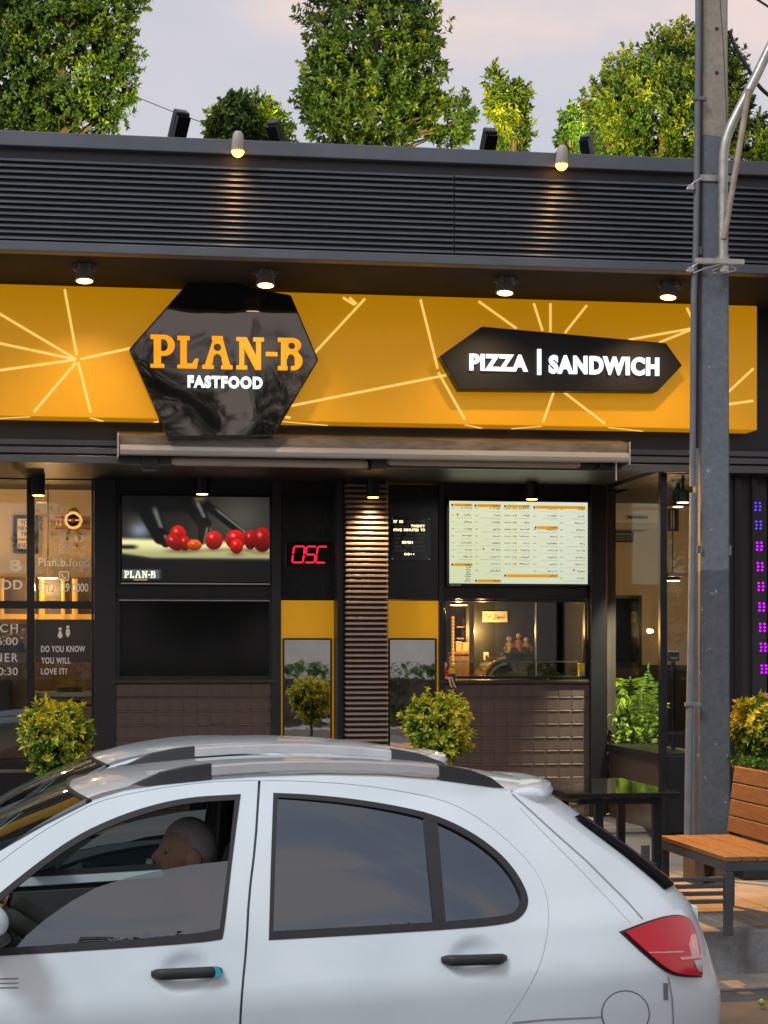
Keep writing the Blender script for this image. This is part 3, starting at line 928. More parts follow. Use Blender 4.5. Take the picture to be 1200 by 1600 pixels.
for ch, u0, u1, v0, v1 in place:
    wdt, loops = LET[ch]
    q0, q1 = 194 + (u0 - 235) * 49 / 237, 194 + (u1 - 235) * 49 / 237
    x0_, x1_ = P(q0, 897, YW - .072)[0], P(q1, 897, YW - .072)[0]
    vm, vn = (892, 903) if ch != '-' else (897, 899)
    za, zb = P(218, vn, YW - .072)[1], P(218, vm, YW - .072)[1]
    hgt = .12 if ch == '-' else 1
    vs, fs = shape(loops, YW - .072, .001, lambda x, y: (x0_ + x / wdt * (x1_ - x0_), za + y / hgt * (zb - za)))
    MB().add(vs, fs).build('letter', M_PALEP, t1, fix=False)
tx = rect(209, 904.5, 230, 907, YW - .072)
text_fit('FASTFOOD', tx[0], tx[1], tx[2], tx[3], YW - .072, .001, emat('amber_print', (.7, .45, .08), .7), t1, off=.02, name='lettering', split=False)
def menu(x, y):
    c = np.zeros(x.shape + (3,))
    base = (.83 + .05 * y, .86 + .03 * y, .74 + .06 * np.clip(x * 1.4 - .2, 0, 1))
    for i in range(3): c[..., i] = base[i] - (.04 * (1 - y) if i == 2 else 0)
    h, w = x.shape
    rng = np.random.RandomState(4)
    def blk(x0, y0, x1, y1, col, a=1.0):
        m = (x > x0) & (x < x1) & (1 - y > y0) & (1 - y < y1)
        for i in range(3): c[..., i][m] = c[..., i][m] * (1 - a) + col[i] * a
    def dot(cx, cy, r, col):
        m = ((x - cx) * 1.7) ** 2 + ((1 - y) - cy) ** 2 < r * r
        for i in range(3): c[..., i][m] = col[i]
    def word(xr, yy, ln):                            # an illegible dark scribble that ends at xr
        xx = xr
        while xx > xr - ln:
            wd = rng.uniform(.004, .011)
            hh = rng.uniform(.006, .016)
            o = rng.uniform(-.005, .005)
            blk(xx - wd, yy - hh / 2 + o, xx, yy + hh / 2 + o, (.28, .28, .22), .75)
            xx -= wd + rng.choice([.001, .001, .004])
    cols = [(.015, .165, 8), (.185, .37, 10), (.395, .58, 9), (.605, .785, 10), (.80, .985, 11)]
    amber, dk = (.83, .6, .08), (.33, .25, .1)
    for i, (a, b_, nr) in enumerate(cols):
        for r in range(nr):
            yy = .085 + r * .0845
            if i == 3 and r == 2: continue
            word(b_ - .005, yy, rng.uniform(.035, .075))
            blk(a, yy - .004, a + .02, yy + .004, (.42, .42, .36), .7)
            l0 = a + rng.uniform(.02, .08)
            blk(l0, yy + .032, b_, yy + .036, (.55, .57, .5), .7)
            if rng.rand() < .6: blk(b_ - rng.uniform(.03, .07), yy + .05, b_, yy + .053, (.6, .62, .55), .7)
            if i == 2:
                blk(a + .005, yy - .004, a + .05, yy + .004, (.45, .44, .3), .8)
                dot(.462, yy, .011, (.85, .6, .2))
                dot(.478, yy, .011, (.8, .5, .15))
    for (a, yy, b_) in ((.035, .03, .165), (.2, .035, .37), (.415, .038, .58), (.625, .045, .985), (.635, .295, .785), (.035, .755, .165), (.415, .885, .785), (.205, .95, .37)):
        blk(a, yy - .0, b_, yy + .036, amber)
        dot(a - .013, yy + .018, .014, dk)
        word(b_ - .01, yy + .018, .04)
    for k in range(7): word(.155, .805 + k * .028, .035)
    dot(.06, .165, .012, (.75, .25, .1))
    dot(.245, .58, .012, (.75, .25, .1))
    dot(.9, .83, .012, (.75, .25, .1))
    return c
t2, x0, z0, x1, z1 = tv('bright menu screen with amber headings above the order window', 702, 784, 918, 912, .024, px_image('menu', 648, 384, menu), .6, YW - .07)
bx('trim', M_STEEL, t2, x0 + .12 - .12, YW - .085, z0 - .02, x0 + .1, YW - .081, z0 - .012)

# red LED letters
YL = YW - .045
led = thing('led_display', 'small red LED display reading OSC on the black glass panel', 'display', (*P(483, 880, YL)[:1], YL, P(483, 880, YL)[1]))
x0, z0, x1, z1 = rect(446, 848, 520, 886, YL)
bx('case', M_GLOSSBLK, led, x0, YL - .012, z0, x1, YL, z1, bevel=.004)
M_RED = emat('red_segments', (1, .008, .035), 1.1)
seg = {'a': ((0, 1), (1, 1)), 'b': ((1, 1), (1, .5)), 'c': ((1, .5), (1, 0)), 'd': ((0, 0), (1, 0)), 'e': ((0, 0), (0, .5)), 'f': ((0, .5), (0, 1)), 'g': ((0, .5), (1, .5))}
for (u0, u1), ss in (((456, 473), 'abcdef'), ((476, 491), 'afgcd'), ((493, 508), 'afed')):
    mb = MB()
    xa, xb = P(u0, 866, YL)[0], P(u1, 866, YL)[0]
    zA, zB = P(482, 879, YL)[1], P(482, 854, YL)[1]
    th = .0115
    for s in ss:
        (ax, ay), (bx2, by2) = seg[s]
        A = Vector((xa + ax * (xb - xa) + ay * .018, zA + ay * (zB - zA)))
        B = Vector((xa + bx2 * (xb - xa) + by2 * .018, zA + by2 * (zB - zA)))
        d = (B - A).normalized()
        A, B = A + d * th * .75, B - d * th * .75
        nn = Vector((-d.y, d.x)) * th
        mb.prism([(A + nn * .6 + d * 0)[:], (B + nn * .6)[:], (B + d * th * .5)[:], (B - nn * .6)[:], (A - nn * .6)[:], (A - d * th * .5)[:]], YL - .0155, YL - .0125)
    mb.build('letter', M_RED, led)
# word clock
wc = thing('word_clock', 'square black word clock with some words lit pale yellow', 'clock', (P(640, 880, YL)[0], YL, P(640, 880, YL)[1]))
x0, z0, x1, z1 = rect(610, 808, 673, 876, YL)
bx('plate', M_GLOSSBLK, wc, x0, YL - .012, z0, x1, YL, z1, bevel=.003)
for px_ in ((x0 + .015, z0 + .015), (x1 - .015, z0 + .015), (x0 + .015, z1 - .015), (x1 - .015, z1 - .015)):
    MB().lathe((px_[0], YL - .016, px_[1]), [(.007, 0), (.007, .004)], 10, 'Y').build('stud', M_STEEL, wc)
M_WON, M_WOFF = emat('lit_words', (1, .84, .5), 1.2), mat('unlit_words', (.42, .42, .4), .5, var=0)
words_ = [(815, [('IT', 615, 621, 1), ('IS', 624, 630, 1), ('HALF', 635, 647, 0), ('TEN', 655, 664, 0)]), (822, [('QUARTER', 616, 639, 0), ('TWENTY', 642, 664, 1)]), (828, [('FIVE', 615, 628, 1), ('MINUTES', 631, 654, 1), ('TO', 657, 664, 1)]),
          (835, [('PAST', 616, 627, 0), ('TWO', 634, 644, 0), ('THREE', 649, 664, 0)]), (841, [('ONE', 616, 625, 0), ('FOUR', 632, 645, 0), ('FIVE', 652, 664, 0)]), (847.5, [('SIX', 616, 624, 0), ('SEVEN', 628, 645, 1), ('EIGHT', 649, 663, 0)]),
          (854, [('NINE', 616, 627, 0), ('TEN', 632, 641, 0), ('ELEVEN', 645, 664, 0)]), (860, [('TWELVE', 616, 635, 0), ("O'CLOCK", 643, 663, 0)])]
for v, ws in words_:
    for s, u0, u1, on in ws:
        r_ = rect(u0, v - 2.1, u1, v + 2.1, YL - .012)
        text_fit(s, *r_, YL - .0123, .0012 if not on else .003, M_WON if on else M_WOFF, wc, off=.03 if on else 0, name='word', split=False)
for u, on in ((633, 1), (638, 1), (642, 0), (646, 0)):
    X, Z = P(u, 866, YL)
    MB().lathe((X, YL - .015, Z), [(.011 if on else .006, 0), (.011 if on else .006, .003)], 10, 'Y').build('lamp', M_WON, wc)
# mirrors
for u0, u1, lab in ((441.5, 518.5, 'tall wall mirror in a rounded black frame left of the slatted column'), (606.5, 682, 'tall wall mirror in a rounded black frame right of the slatted column')):
    Y = YW - .055
    x0, z0, x1, z1 = rect(u0, 997, u1, 1225, Y)
    z0 = ZF + .32
    t = thing('wall_mirror', lab, 'mirror', ((x0 + x1) / 2, YW, z0))
    frame_box('frame', M_BLACK, t, x0, z0, x1, z1, .016, Y - .02, YW - .036, bevel=.008)
    bx('glass', M_MIRROR, t, x0 + .0165, Y - .006, z0 + .0165, x1 - .0165, Y, z1 - .0165)
# ------------------------------------------------------------------ the white car
YN, HW = 6.0, .83                                   # near side of the car, half width
YCAR = YN + HW
def zbelt(X): return .833 + .04 * X
def zcrease(X): return .645 + .045 * X
HANDLES = []                                        # (X, Z) of the dished door handles
XE_T = [(0.2, 2.05), (1.4, 1.4)]                    # (Z, X) of the edge between side and tail, set below
def lerp_table(t, z):
    if z <= t[0][0]: return t[0][1]
    for (a, b_), (c, d) in zip(t, t[1:]):
        if z <= c: return b_ + (d - b_) * (z - a) / (c - a)
    return t[-1][1]
def xe(Z): return lerp_table(XE_T, Z)
def wside(X, Z):
    zb, zc = zbelt(X), zcrease(X)
    if Z > zb:
        t = (Z - zb) / .55
        w = .795 - .195 * (.62 * t + .38 * t * t)
    else:
        a = .795 + .215 * (zb - Z)
        b_ = .838 - .17 * (zc - Z)
        if Z < .34: b_ -= .25 * (.34 - Z)
        k = .0045
        h = max(0, 1 - abs(a - b_) / (4 * k)) 
        w = min(a, b_) - h * h * k
        a0 = max(0, 1 - (zb - Z) / .03)
        w += .004 * a0 * 0
    L = .85
    x0 = xe(Z) - L
    if X > x0:
        A = lerp_table([(.3, .2), (.95, .23), (1.38, .15)], Z)
        w -= A * min((X - x0) / L, 1.25) ** 2.6
    if X < -.6:
        w -= .2 * ((-.6 - X) / 1.3) ** 2.2
    for hx, hz in HANDLES:
        q = ((X - hx) / .068) ** 2 + ((Z - hz) / .05) ** 2
        if q < 4: w -= .02 * math.exp(-q * q)
    return w
def bow(Z): return lerp_table([(.2, .26), (.5, .29), (.7, .3), (.95, .3), (1.2, .22), (1.38, .15)], Z)
def xrear(y, Z):
    we = wside(xe(Z), Z)
    return xe(Z) + bow(Z) * (1 - min(abs(y) / we, 1.3) ** 2.6)
def inside(p, rear=True):
    y = p.y - YCAR
    if rear:
        X_ = p.x
        if X_ > xe(p.z):
            return X_ < xrear(y, p.z) and abs(y) < wside(xe(p.z), p.z)
    return abs(y) < wside(p.x, p.z)
EYEV = Vector((0, 0, EYE))
def cast(u, v, rear=False):
    """First point of the car's skin along the line of sight of pixel (u, v)."""
    d = ray(u, v)
    y = YN - .06
    pt = lambda yy: EYEV + d * (yy / d.y)
    while y < YCAR and not inside(pt(y), rear): y += .02
    lo, hi = y - .02, y
    for _ in range(14):
        m = (lo + hi) / 2
        if inside(pt(m), rear): hi = m
        else: lo = m
    return pt(hi)
def nrm_side(p):
    e_ = .006
    gx = (wside(p.x + e_, p.z) - wside(p.x - e_, p.z)) / (2 * e_)
    gz = (wside(p.x, p.z + e_) - wside(p.x, p.z - e_)) / (2 * e_)
    return Vector((-gx, -1, -gz)).normalized()
EDGE = [(797, 1237), (830, 1265), (868, 1300), (920, 1346), (985, 1410), (1010, 1434), (1030, 1478), (1047, 1524), (1054, 1560), (1056, 1600), (1054, 1660), (1048, 1770)]
for it in range(4):
    tb = []
    for u, v in EDGE:
        p = cast(u, v)
        tb.append((p.z, p.x))
    XE_T = sorted(tb)
for u, v in ((290, 1519), (740, 1496)):
    p = cast(u, v)
    HANDLES.append((p.x, p.z))

def dense(poly, step=14):
    out = []
    for a, c in zip(poly, poly[1:] + poly[:1]):
        n = max(1, int(math.hypot(c[0] - a[0], c[1] - a[1]) / step))
        out += [(a[0] + (c[0] - a[0]) * i / n, a[1] + (c[1] - a[1]) * i / n) for i in range(n)]
    return out
def smooth_poly(poly, sharp=(), n=2):
    """Corner cutting; the indices in sharp keep their corner."""
    pts = [(p, i in sharp) for i, p in enumerate(poly)]
    for _ in range(n):
        o = []
        m = len(pts)
        for i in range(m):
            (p, s), (q, s2) = pts[i], pts[(i + 1) % m]
            if s: o.append((p, True))
            else: o.append(((p[0] * .75 + q[0] * .25, p[1] * .75 + q[1] * .25), False))
            if s2: pass
            else: o.append(((p[0] * .25 + q[0] * .75, p[1] * .25 + q[1] * .75), False))
        pts = o
    return [p for p, s in pts]
def inpoly(x, y, poly):
    r = False
    n = len(poly)
    j = n - 1
    for i in range(n):
        xi, yi = poly[i]
        xj, yj = poly[j]
        if (yi > y) != (yj > y) and x < (xj - xi) * (y - yi) / (yj - yi) + xi: r = not r
        j = i
    return r
def shrink(poly, d):
    n = len(poly)
    a = sum(poly[i][0] * poly[(i + 1) % n][1] - poly[(i + 1) % n][0] * poly[i][1] for i in range(n))
    s = 1 if a > 0 else -1
    out = []
    for i in range(n):
        p, c, q = Vector(poly[i - 1]), Vector(poly[i]), Vector(poly[(i + 1) % n])
        e1, e2 = (c - p), (q - c)
        if e1.length < 1e-6 or e2.length < 1e-6:
            out.append(tuple(c))
            continue
        n1 = Vector((-e1.y, e1.x)).normalized()
        n2 = Vector((-e2.y, e2.x)).normalized()
        m = (n1 + n2)
        if m.length < 1e-3: m = n1
        m = m.normalized()
        c2 = c + m * (s * d / max(.45, m.dot(n1)))
        out.append(tuple(c2))
    return out
def panel(outer, holes=(), step=9, off=0.0, skirt=.014, rear=False, world=False):
    """A skin panel: the outline (pixels) filled with a fine triangulation and laid on the car's skin. off lifts it, skirt turns its edges in.
    Returns verts, faces, normals."""
    loops = [dense(list(outer), step)] + [dense(list(h), step) for h in holes]
    vs, ed = [], []
    for lp in loops:
        s = len(vs)
        vs += [Vector(p) for p in lp]
        ed += [(s + i, s + (i + 1) % len(lp)) for i in range(len(lp))]
    us, vv = [p[0] for p in outer], [p[1] for p in outer]
    u = min(us) + step * .5
    while u < max(us):
        v = min(vv) + step * .5
        while v < max(vv):
            if inpoly(u, v, loops[0]) and not any(inpoly(u, v, h) for h in loops[1:]):
                ok = True
                for lp in loops:
                    for q in lp:
                        if abs(q[0] - u) < step * .55 and abs(q[1] - v) < step * .55:
                            ok = False
                            break
                    if not ok: break
                if ok: vs.append(Vector((u, v)))
            v += step
        u += step
    r = geometry.delaunay_2d_cdt(vs, ed, [], 0, 1e-4)
    V, T = r[0], r[2]
    F_ = []
    for t_ in T:
        cx, cy_ = sum(V[i].x for i in t_) / 3, sum(V[i].y for i in t_) / 3
        if inpoly(cx, cy_, loops[0]) and not any(inpoly(cx, cy_, h) for h in loops[1:]): F_.append(tuple(t_))
    pts = [cast(p.x, p.y, rear) for p in V]
    if rear:
        N = [Vector((0, 0, 0)) for _ in pts]
        for f in F_:
            fn = (pts[f[1]] - pts[f[0]]).cross(pts[f[2]] - pts[f[0]])
            if fn.y > 0 and fn.x < abs(fn.y): fn = -fn
            for i in f: N[i] += fn
        N = [n.normalized() if n.length > 0 else Vector((0, -1, 0)) for n in N]
    else: N = [nrm_side(p) for p in pts]
    pts = [p + n * off for p, n in zip(pts, N)]
    # face orientation: outward
    F2 = []
    for f in F_:
        fn = (pts[f[1]] - pts[f[0]]).cross(pts[f[2]] - pts[f[0]])
        F2.append(f if fn.dot(N[f[0]]) > 0 else (f[0], f[2], f[1]))
    if skirt:
        cnt = {}
        for f in F2:
            for a, c in zip(f, f[1:] + f[:1]): cnt[(a, c)] = 1
        bd = [(a, c) for (a, c) in cnt if (c, a) not in cnt]
        base = len(pts)
        idx = {}
        for a, c in bd:
            for i in (a, c):
                if i not in idx:
                    idx[i] = len(pts)
                    pts.append(pts[i] - N[i] * skirt)
                    N.append(N[i])
        top = {}
        for a, c in bd:                              # the turned-in edge has vertices of its own, so that it shades sharp
            for i in (a, c):
                if i not in top:
                    top[i] = len(pts)
                    pts.append(pts[i].copy())
                    N.append(N[i])
        for a, c in bd: F2.append((top[c], top[a], idx[a], idx[c]))
    return pts, F2, N
def mesh_from(name, pts, fs, m, parent, mirror=False, smooth=True, thick=0):
    o_ = wl(parent)
    if mirror:
        pts = [Vector((p[0], 2 * YCAR - p[1], p[2])) for p in pts]
        fs = [tuple(reversed(f)) for f in fs]
    me = bpy.data.meshes.new(name)
    me.from_pydata([(p[0] - o_.x, p[1] - o_.y, p[2] - o_.z) for p in pts], [], fs)
    me.update()
    ob = link(name, me, m, parent, smooth=smooth)
    if smooth: me.set_sharp_from_angle(angle=R(50))
    if thick:
        s = ob.modifiers.new('thickness', 'SOLIDIFY')
        s.thickness = thick
        s.offset = -1
    return ob

# materials
def car_paint():
    m = bpy.data.materials.new('white_car_paint')
    m.use_nodes = True
    t = m.node_tree
    b_ = t.nodes['Principled BSDF']
    b_.inputs['Base Color'].default_value = (.73, .745, .76, 1)
    b_.inputs['Roughness'].default_value = .32
    b_.inputs['Specular IOR Level'].default_value = .45
    b_.inputs['Coat Weight'].default_value = .9
    b_.inputs['Coat Roughness'].default_value = .035
    co = t.nodes.new('ShaderNodeTexCoord')
    nz = t.nodes.new('ShaderNodeTexNoise')
    nz.inputs['Scale'].default_value = 3.5
    nz.inputs['Detail'].default_value = 8
    r = t.nodes.new('ShaderNodeValToRGB')
    r.color_ramp.elements[0].position, r.color_ramp.elements[1].position = .3, .62
    r.color_ramp.elements[0].color = (.685, .785, .845, 1)
    r.color_ramp.elements[1].color = (.745, .845, .9, 1)
    t.links.new(co.outputs['Object'], nz.inputs['Vector'])
    t.links.new(nz.outputs['Fac'], r.inputs[0])
    # painted outside, dark trim on the inner face of the sheet
    ge = t.nodes.new('ShaderNodeNewGeometry')
    mx_ = t.nodes.new('ShaderNodeMix')
    mx_.data_type = 'RGBA'
    mx_.inputs[7].default_value = (.02, .02, .022, 1)
    t.links.new(ge.outputs['Backfacing'], mx_.inputs[0])
    t.links.new(r.outputs[0], mx_.inputs[6])
    t.links.new(mx_.outputs[2], b_.inputs['Base Color'])
    return m
M_PAINT = car_paint()
M_RUB = mat('black_rubber', (.02, .02, .024), .5, var=.15, scale=12)
M_TRIM = mat('grained_black_plastic', (.022, .024, .028), .55, var=.15, scale=20, bump=.15, bscale=400)
M_CABIN = mat('dark_cabin', (.014, .014, .016), .8, var=.2)
M_FILM = glass('tinted_film_glass', (.1, .11, .12), .17)
M_FILM2 = glass('light_tint_glass', (.16, .17, .18), .17)
M_CLEAR = glass('windscreen_glass', (.55, .6, .58), .07)
M_RAIL = mat('silver_rail', (.5, .5, .51), .36, metal=.5, var=.08, scale=10)

car = thing('hatchback_car', 'white hatchback with black ended roof rails driving past on the road', 'car', (.5, YCAR, 0))
C = car
d_front = smooth_poly([(404, 1219), (350, 1220), (300, 1224), (250, 1231), (200, 1240), (150, 1253), (100, 1279), (50, 1309), (0, 1346), (-50, 1388), (-92, 1425), (-100, 1500), (-102, 1600), (-100, 1700), (-92, 1778), (376, 1778), (372, 1700), (374, 1600), (378, 1540), (384, 1480), (388, 1400), (398, 1320), (403, 1240)], sharp=(0,), n=1)
d_rear = smooth_poly([(406.5, 1219), (405, 1240), (400, 1320), (390, 1400), (386, 1480), (380, 1540), (376, 1600), (374, 1700), (378, 1778), (735, 1778), (748, 1700), (765, 1650), (790, 1600), (812, 1568), (832, 1535), (848, 1498), (857, 1455), (858, 1418), (851, 1385), (830, 1349), (783, 1303), (732, 1267), (685, 1247), (600, 1231), (540, 1224), (470, 1220)], sharp=(0,), n=1)
w_front = smooth_poly([(375, 1242), (300, 1246), (240, 1258), (180, 1278), (120, 1306), (60, 1348), (0, 1396), (-52, 1441), (-60, 1496), (0, 1493), (344, 1471), (349, 1460), (362, 1340)], sharp=(0, 8), n=2)
w_rear = smooth_poly([(428, 1240), (480, 1242), (560, 1250), (640, 1264), (690, 1278), (740, 1303), (780, 1333), (806, 1363), (822, 1393), (825, 1413), (815, 1432), (795, 1443), (700, 1452), (421, 1468), (424, 1350)], sharp=(0, 13), n=2)
arch_r = [(885 + 146 * math.cos(R(a)), 1788 + 146 * math.sin(R(a))) for a in range(-14, -167, -8)]
ring_top = [(-135, 1436), (-100, 1405), (-50, 1368), (0, 1330), (70, 1290), (143, 1253), (193, 1237), (250, 1228), (330, 1220), (400, 1215), (500, 1212), (600, 1214), (690, 1221), (745, 1229), (797, 1237), (830, 1265), (868, 1300), (920, 1346), (985, 1410), (1010, 1434), (1030, 1478), (1047, 1524), (1054, 1560), (1056, 1600), (1055, 1640), (1054, 1712)]
ring = ring_top + arch_r + [(730, 1800), (715, 1812), (-118, 1812), (-122, 1700), (-124, 1500)]
def union_doors(d=0):
    a = shrink(d_front, -d)
    b_ = shrink(d_rear, -d)
    return a, b_
def add_panel(name, outer, holes, m, parent, both=True, **kw):
    pts, fs, N = panel(outer, holes, **kw)
    o = mesh_from(name, pts, fs, m, parent)
    if both: return o, mesh_from(name, pts, fs, m, parent, mirror=True)
    return o, None
d_both = smooth_poly([(404, 1219), (350, 1220), (300, 1224), (250, 1231), (200, 1240), (150, 1253), (100, 1279), (50, 1309), (0, 1346), (-50, 1388), (-92, 1425), (-100, 1500), (-102, 1600), (-100, 1700), (-92, 1778), (376, 1778), (735, 1778), (748, 1700), (765, 1650), (790, 1600), (812, 1568), (832, 1535), (848, 1498), (857, 1455), (858, 1418), (851, 1385), (830, 1349), (783, 1303), (732, 1267), (685, 1247), (600, 1231), (540, 1224), (470, 1220)], n=1)
body, body2 = add_panel('body', ring, [d_both], M_PAINT, C, step=10)
body2.name = 'body_side'
df, df2 = add_panel('front_door', shrink(d_front, .9), [w_front], M_PAINT, C, step=9)
dr, dr2 = add_panel('rear_door', shrink(d_rear, .9), [w_rear], M_PAINT, C, step=9)
# dark inner structure behind the shut lines, set in
M_INN = mat('inner_sheet', (.16, .17, .18), .6, var=.1)
inn, _ = add_panel('inner_frame', shrink(d_front, -14), [shrink(w_front, 2)], M_INN, C, step=16, off=-.015, skirt=0)
inn, _ = add_panel('inner_frame', shrink(d_rear, -14), [shrink(w_rear, 2)], M_INN, C, step=16, off=-.0165, skirt=0)
# window rubbers, glass
def ring_panel(name, outer, inner, m, parent, parent2, off=.002, skirt=.012):
    pts, fs, N = panel(outer, [inner], step=8, off=off, skirt=skirt)
    a = mesh_from(name, pts, fs, m, parent)
    return a, mesh_from(name, pts, fs, m, parent2, mirror=True)
gi_f = smooth_poly([(367, 1250), (300, 1254), (243, 1266), (184, 1286), (124, 1314), (64, 1356), (4, 1404), (-42, 1446), (-46, 1484), (0, 1482), (340, 1458), (347, 1440), (357, 1340)], sharp=(0,), n=2)
gi_r = smooth_poly([(434, 1246), (480, 1249), (558, 1257), (636, 1271), (686, 1285), (735, 1310), (773, 1338), (798, 1367), (813, 1395), (816, 1410), (806, 1424), (790, 1431), (700, 1440), (427, 1455), (430, 1350)], sharp=(0, 13), n=2)
ring_panel('window_rubber', shrink(w_front, -1.0), gi_f, M_RUB, df, df2)
ring_panel('window_rubber', shrink(w_rear, -1.0), gi_r, M_RUB, dr, dr2)
add_one = lambda name, poly, m, pa, **kw: mesh_from(name, *panel(poly, [], **kw)[:2], m, pa)
add_mir = lambda name, poly, m, pa, **kw: mesh_from(name, *panel(poly, [], **kw)[:2], m, pa, mirror=True)
add_one('glass', shrink(gi_r, -3), M_FILM, dr, off=-.008, skirt=0, step=14)
add_mir('glass', shrink(gi_r, -3), M_FILM, dr2, off=-.008, skirt=0, step=14)
# the driver's glass is partly wound down
low = [(357, 1344), (300, 1350), (240, 1361), (200, 1370), (150, 1386), (110, 1408), (70, 1436), (40, 1462), (20, 1486), (342, 1462)]
add_one('glass', low, M_FILM2, df, off=-.012, skirt=.004, step=14)
add_mir('glass', shrink(gi_f, -3), M_CLEAR, df2, off=-.008, skirt=0, step=14)
bar = [(661, 1268), (683, 1276), (697, 1445), (678, 1446)]
add_one('window_bar', bar, M_RUB, dr, off=.001, skirt=.01)
add_mir('window_bar', bar, M_RUB, dr2, off=.001, skirt=.01)

# roof, windscreen, tailgate as lofts between the two sides
def loft(E, bowf, crownf, m, name, parent, n=20, pw=2.0, cpw=2.0, q0=1.0, off=0.0, both=True):
    """E: near-edge points front to back. Rows across the car: X + bow, Z + crown."""
    pts, fs = [], []
    N_ = len(E)
    for i, e in enumerate(E):
        s = i / (N_ - 1)
        y0 = e[1] - YCAR
        for j in range(n + 1):
            q = -q0 + 2 * q0 * j / n
            k = 1 - abs(q) ** pw
            kc = 1 - abs(q) ** cpw
            pts.append(Vector((e[0] + bowf(s) * k + off * (1 if bowf(s) > 0 else 0), YCAR - y0 * q, e[2] + crownf(s) * kc + off)))
    for i in range(N_ - 1):
        for j in range(n):
            a = i * (n + 1) + j
            fs.append((a, a + n + 1, a + n + 2, a + 1))
    # outward: test one face
    f = fs[len(fs) // 2]
    fn = (pts[f[1]] - pts[f[0]]).cross(pts[f[2]] - pts[f[0]])
    if fn.z < 0: fs = [tuple(reversed(f)) for f in fs]
    return mesh_from(name, pts, fs, m, parent)
def curve_pts(px, n):
    P_ = [cast(u, v) for u, v in px]
    ln = [0]
    for a, c in zip(P_, P_[1:]): ln.append(ln[-1] + (c - a).length)
    out = []
    for i in range(n):
        t_ = ln[-1] * i / (n - 1)
        for k in range(len(P_) - 1):
            if t_ <= ln[k + 1] + 1e-9:
                f = (t_ - ln[k]) / (ln[k + 1] - ln[k])
                out.append(P_[k].lerp(P_[k + 1], f))
                break
    return out
roofE = curve_pts([(143, 1253), (193, 1237), (250, 1228), (330, 1220), (400, 1215), (500, 1212), (600, 1214), (690, 1221), (745, 1229), (797, 1237)], 26)
def rb(s): return -.085 * (1 - s) ** 3 + .15 * s ** 3
loft(roofE, rb, lambda s: .018 + .008 * math.sin(math.pi * s), M_PAINT, 'roof', C, n=24, pw=2.4, cpw=2.6)
A0 = cast(143, 1253)
wsE = curve_pts([(143, 1253), (70, 1290), (0, 1330), (-50, 1368), (-100, 1405), (-135, 1436)], 14)
wsE = [p - Vector((.012, 0, .002)) for p in wsE]
last = wsE[-1]
wsE += [last + Vector((-.3, .09, -.11)) * k for k in (.33, .66, 1)]
ws = loft(wsE, lambda s: -.085 - .17 * s, lambda s: .018, M_CLEAR, 'windscreen', C, n=20, pw=2.4, cpw=2.6)
hdr = MB()
hb, hp_ = [], []
for j in range(21):
    q = -1 + j / 10
    k = 1 - abs(q) ** 2.4
    kc = 1 - abs(q) ** 2.6
    hp_.append(Vector((A0.x - .085 * k - .006, YCAR - (A0.y - YCAR) * q, A0.z + .018 * kc + .001)))
hdr.tube(hp_, .009, 6)
hdr.build('windscreen_seal', M_RUB, C, smooth=True)
# tail: rows of constant height
tailZ = [XE_T[-1][0] + .004] + [z / 100 for z in range(136, 56, -4) if z / 100 < XE_T[-1][0] - .01]
tailE = [Vector((xe(z), YCAR - wside(xe(z), z), z)) for z in tailZ]
def tail_loft(name, Zs, m, q0=1.0, off=0.0, n=28, crown=0):
    pts, fs = [], []
    for z in Zs:
        we = wside(xe(z), z)
        for j in range(n + 1):
            q = -q0 + 2 * q0 * j / n
            pts.append(Vector((xe(z) + bow(z) * (1 - abs(q) ** 2.6) + (float(off(z)) * (1 - abs(q) ** 6) if callable(off) else off), YCAR + we * q, z + (0 if callable(off) else off * .5) + crown * (1 - abs(q) ** 2.6))))
    for i in range(len(Zs) - 1):
        for j in range(n):
            a = i * (n + 1) + j
            fs.append((a, a + n + 1, a + n + 2, a + 1))
    f = fs[0]
    if (pts[f[1]] - pts[f[0]]).cross(pts[f[2]] - pts[f[0]]).x < 0: fs = [tuple(reversed(f)) for f in fs]
    return mesh_from(name, pts, fs, m, C)
zr = XE_T[-1][0]
tg = tail_loft('tailgate', [zr - .006 - i * (zr - .006 - .62) / 24 for i in range(25)], M_PAINT)
rg = tail_loft('rear_window', [1.19 - i * .022 for i in range(13)], mat('black_screen_glass', (.006, .006, .008), .06, var=0), q0=.68, off=.008)
rw = MB()
# rear wiper
rw.tube([Vector((xrear(0, .97) + .03, YCAR, .97)), Vector((xrear(.2, 1.0) + .035, YCAR + .2, 1.0)), Vector((xrear(.33, 1.02) + .03, YCAR + .33, 1.02))], .009, 6)
rw.build('rear_wiper', M_RUB, C)
bp_ = tail_loft('rear_bumper', [.66 - i * .03 for i in range(15)], M_PAINT, off=lambda z: .022 * sm(np.float64(.665 - z), 0, .16))
# bumper corner: the bit of side skin behind the shut line is part of the tail loft; number plate
plate_z = .78
pb = MB()
xx = xrear(.17, plate_z) - .004
pb.box(xx - .01, YCAR - .17, plate_z - .055, xx + .006, YCAR + .17, plate_z + .055)
pb.build('number_plate', mat('plate_white', (.7, .7, .68), .4, var=.05), C, bevel=.003)
